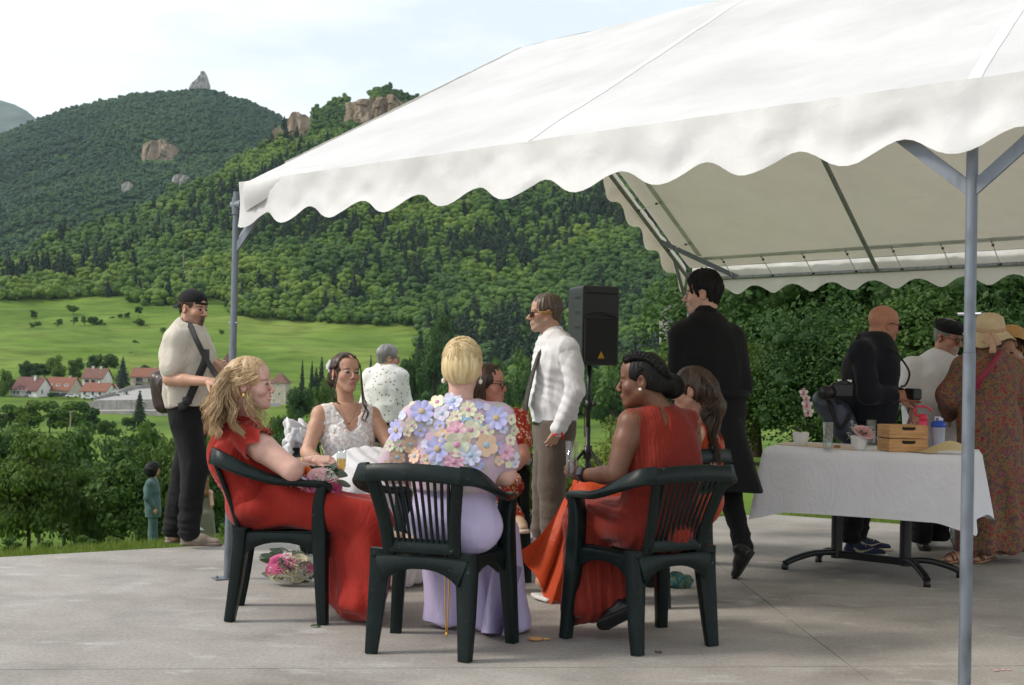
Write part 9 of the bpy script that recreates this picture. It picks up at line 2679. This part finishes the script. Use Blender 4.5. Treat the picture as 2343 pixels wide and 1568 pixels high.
o=mbpart('biscuit_crumbs',nb,M('biscuit',(.33,.17,.07),rough=.9));tag(o,'heap of brown biscuit crumbs right of the water glass','biscuits',None,'stuff')
PINE=M('pine_boards',(.50,.27,.11),rough=.6,scale=7,var=.28,aniso=(1,1,9),bump=.15,bscale=30);DARK=M('slot_dark',(.02,.014,.01),rough=.9)
bx=TP(2036,1034);exb=rotv(nrm(TP(2115,1037)-bx),UPV,.42);eyb=np.cross(UPV,exb);bw,bdp,bh=.225,.17,.078
for k in range(2):
 t=thing('wooden_box',['lower pine box of the stack on the table','upper pine box of the stack on the table'][k],'wooden box',tuple(bx+UPV*(k*(bh+.004))),math.atan2(exb[1],exb[0]),'pine boxes stacked on the table')
 th=.012
 for nm,c,s in(('front_board',(bw/2,0,bh/2),(bw,th,bh)),('back_board',(bw/2,bdp,bh/2),(bw,th,bh)),('side_board',(-.004,bdp/2,bh/2),(th,bdp+th*1.0+.002,bh-.002)),('side_board',(bw+.004,bdp/2,bh/2),(th,bdp+th+.002,bh-.002)),('base_board',(bw/2,bdp/2,.008),(bw-.02,bdp-.02,.010))):
  mbpart(nm,MB().box(c,s,bev=.002),PINE,t)
 mbpart('handle_slot',MB().sweep([(bw*.33,-.0065,bh-.012),(bw*.36,-.0065,bh-.020),(bw*.64,-.0065,bh-.020),(bw*.67,-.0065,bh-.012)],.002,.018,UPV,.1),DARK,t)
PINKP=M('bottle_red',(.62,.02,.07),rough=.3);
def bottle_grad(name,stops):
 m,t,b,out=newmat(name);a=nd(t,'ShaderNodeTexCoord');s=nd(t,'ShaderNodeSeparateXYZ');t.links.new(a.outputs['Generated'],s.inputs['Vector']);r=ramp(t,s.outputs['Z'],stops);t.links.new(r.outputs['Color'],b.inputs['Base Color']);b.inputs['Roughness'].default_value=.25;return m
q=TP(2130,1030)+V3(0,.17,0)
t=thing('water_bottle','red drinking bottle with a loop handle fading to blue at the bottom','bottle',tuple(q))
mbpart('bottle',MB().lathe([(.030,0),(.032,.006),(.032,.155),(.026,.175),(.020,.180)],n=20),bottle_grad('bottle_red_blue',[(0,(.25,.35,.62)),(.2,(.45,.35,.60)),(.45,(.70,.12,.22)),(1,(.60,.02,.07))]),t,True)
mbpart('lid',MB().lathe([(.024,.176),(.026,.180),(.026,.205),(.018,.216),(0,.218)],n=20),PINKP,t,True)
mbpart('handle',MB().tube(catmull([(-.020,0,.20),(-.048,0,.215),(-.050,0,.25),(-.015,0,.268),(.035,0,.255),(.050,0,.232)],5),.0065,7),PINKP,t,True)
q=TP(2160,1030)+V3(0,.12,0)
t=thing('shaker_bottle','clear shaker bottle with a blue lid beside the red bottle','bottle',tuple(q))
mbpart('bottle',MB().lathe([(.034,0),(.036,.006),(.042,.14)],n=20),M('bottle_frosted',(.50,.52,.62),rough=.35,transl=.3),t,True)
mbpart('lid',MB().lathe([(.044,.138),(.046,.142),(.046,.160),(.030,.176),(0,.178)],n=20),M('lid_blue',(.015,.07,.42),rough=.35),t,True)
mbpart('spout',MB().box((.012,0,.186),(.03,.02,.02),bev=.004).tube([(-.02,0,.175),(-.022,0,.198),(.014,0,.200)],.005,6),M('spout_white',(.6,.65,.75),rough=.4),t)
V=[];c0=TP(2160,1040)+V3(0,.06,0)
for i in range(15):
 for j in range(9):
  u,v=i/14,j/8
  x=-.135+.30*u;y=-.05+.16*v
  z=.006+.075*max(0,u-.25)*v*1.8*(1-.9*max(0,u-.75)*3.0*.8)+.045*math.sin(u*3.1)*(1-v)*(u>.2)*.4
  V.append(c0+V3(x-.10*(v-.5)*(1-u),y,max(.004,z)))
o=wpart('sheet_paper',np.array(V)-c0,[(i*9+j,(i+1)*9+j,(i+1)*9+j+1,i*9+j+1)for i in range(14)for j in range(8)],M('paper_cream',(.66,.54,.30),rough=.8,transl=.15,var=.05),None,True);o.location=c0;tag(o,'curled sheet of cream paper in front of the bottles','paper')
o=mbpart('pen',MB().tube([V3(-.05,0,.006),V3(.05,.01,.006)],.005,8),M('pen_white',(.7,.7,.7),rough=.3),None,True);o.location=TP(2093,1030)+V3(0,.05,0);tag(o,'white pen lying between the pine boxes and the paper','pen')
# --- small things
gw=W(1306,1076,6.02)
tumbler('straight glass of sparkling wine in the hand of the woman with the braided bun',gw+V3(0,-.028,-.03),.029,.165,.55,WATER,taper=.86)
fb=W(779,1132,7.16)
t=thing('champagne_flute','champagne flute with golden wine held by the bride','glass',tuple(fb))
mbpart('bowl',MB().lathe([(.005,.09),(.018,.12),(.027,.16),(.027,.20),(.024,.255),(.022,.255),(.025,.20),(.025,.16),(.016,.122),(0,.10)],n=20),GLASS,t,True)
mbpart('drink',MB().lathe([(0,.102),(.015,.123),(.0245,.16),(.0245,.195),(0,.195)],n=20),DRINK,t,True);mbpart('stem',MB().lathe([(.033,0),(.033,.002),(.004,.008),(.0032,.085),(.006,.092)],n=16),GLASS,t,True)
sp=G(1232,1466)
t=thing('wooden_spoon','small wooden spoon lying on the concrete','spoon',tuple(sp))
mbpart('bowl',MB().ball((-.015,0,.009),(.034,.024,.010),2),PINE,t,True);mbpart('handle',MB().tube([(.012,0,.008),(.05,.012,.006)],.0055,7),PINE,t,True)
for x,y,r_,lab,mt in((710,1436,.5,'crumpled green leaf on the concrete in front of the left chair',LEAFM),(1512,1497,2.0,'dry brown leaf on the concrete by the right chair',M('leaf_dry',(.22,.10,.04))),(1455,1436,1.0,'small dry leaf on the concrete under the right chair',M('leaf_dry2',(.20,.11,.05)))):
 o=part('fallen_leaf',leaf_mesh(mt,.6));p=G(x,y);o.location=p+UPV*.004;o.scale=(.05,.05,.08);o.rotation_euler=(.1,.1,r_);tag(o,lab,'leaf')
pt=MB();rs_=np.random.RandomState(9)
for i in range(6):
 p=V3(rs_.normal(0,.03),rs_.normal(0,.015),.003);a=rs_.rand()*6;pt.add([p+.012*V3(math.cos(a+q),math.sin(a+q),.1*(q>3))for q in(0,1.5,3.1,4.6)],[(0,1,2,3)])
o=mbpart('rose_petals',pt,PK2);o.location=G(2280,1534);tag(o,'few pale pink petals scattered on the concrete at lower right','petals',None,'stuff')
cl=thing('clutch_bag','beige clutch bag on the seat of the middle chair','bag',tuple(W(905,1240,5.85)))
F=Field(.007);F.cap(W(905,1238,5.78),W(905,1238,5.95),.045,.045,.01);F.cap(W(950,1243,5.72),W(950,1243,5.80),.035,.035,.01);F.cap(W(905,1238,5.85),W(950,1243,5.75),.040,.036,.01)
finish(F,'pouch',BEIGE_L,cl,smooth=2);
for k in(0,12):mbpart('chain',MB().tube(catmull([W(1016+k,1240,5.62),W(1018+k*.8,1300,5.63),W(1018+k*.6,1380,5.63),W(1020+k*.2,1452,5.63)],4),.0035,5),GOLD,cl,True,True)
mbpart('chain_clasp',MB().ball(W(1021,1452,5.63),(.006,.006,.012),1),GOLD,cl,True,True)
o=mbpart('phone',MB().box((0,0,0),(.07,.13,.008),bev=.003),M('phone_blue',(.50,.65,.78),rough=.3));o.location=W(692,1090,6.30);o.rotation_euler=(.2,.5,.4);tag(o,'pale blue phone lying on the armrest under the bridesmaid\'s elbow','phone')
fb_=MB();rs_=np.random.RandomState(3)
hb=thing('fabric_bag','small teal patterned bag on the ground behind the right chair','bag',tuple(G(1552,1345)))
F=Field(.007);c=G(1552,1345);F.cap(c+V3(-.03,0,.04),c+V3(.04,.02,.035),.045,.04,.02)
finish(F,'pouch',pattern('teal_print',[(.3,(.012,.06,.07)),(.5,(.03,.13,.13)),(.6,(.20,.17,.07)),(.7,(.03,.06,.11))],scale=60,kind='NOISE'),hb,lambda V,N:fold(V,.012,(20,20,20),1))
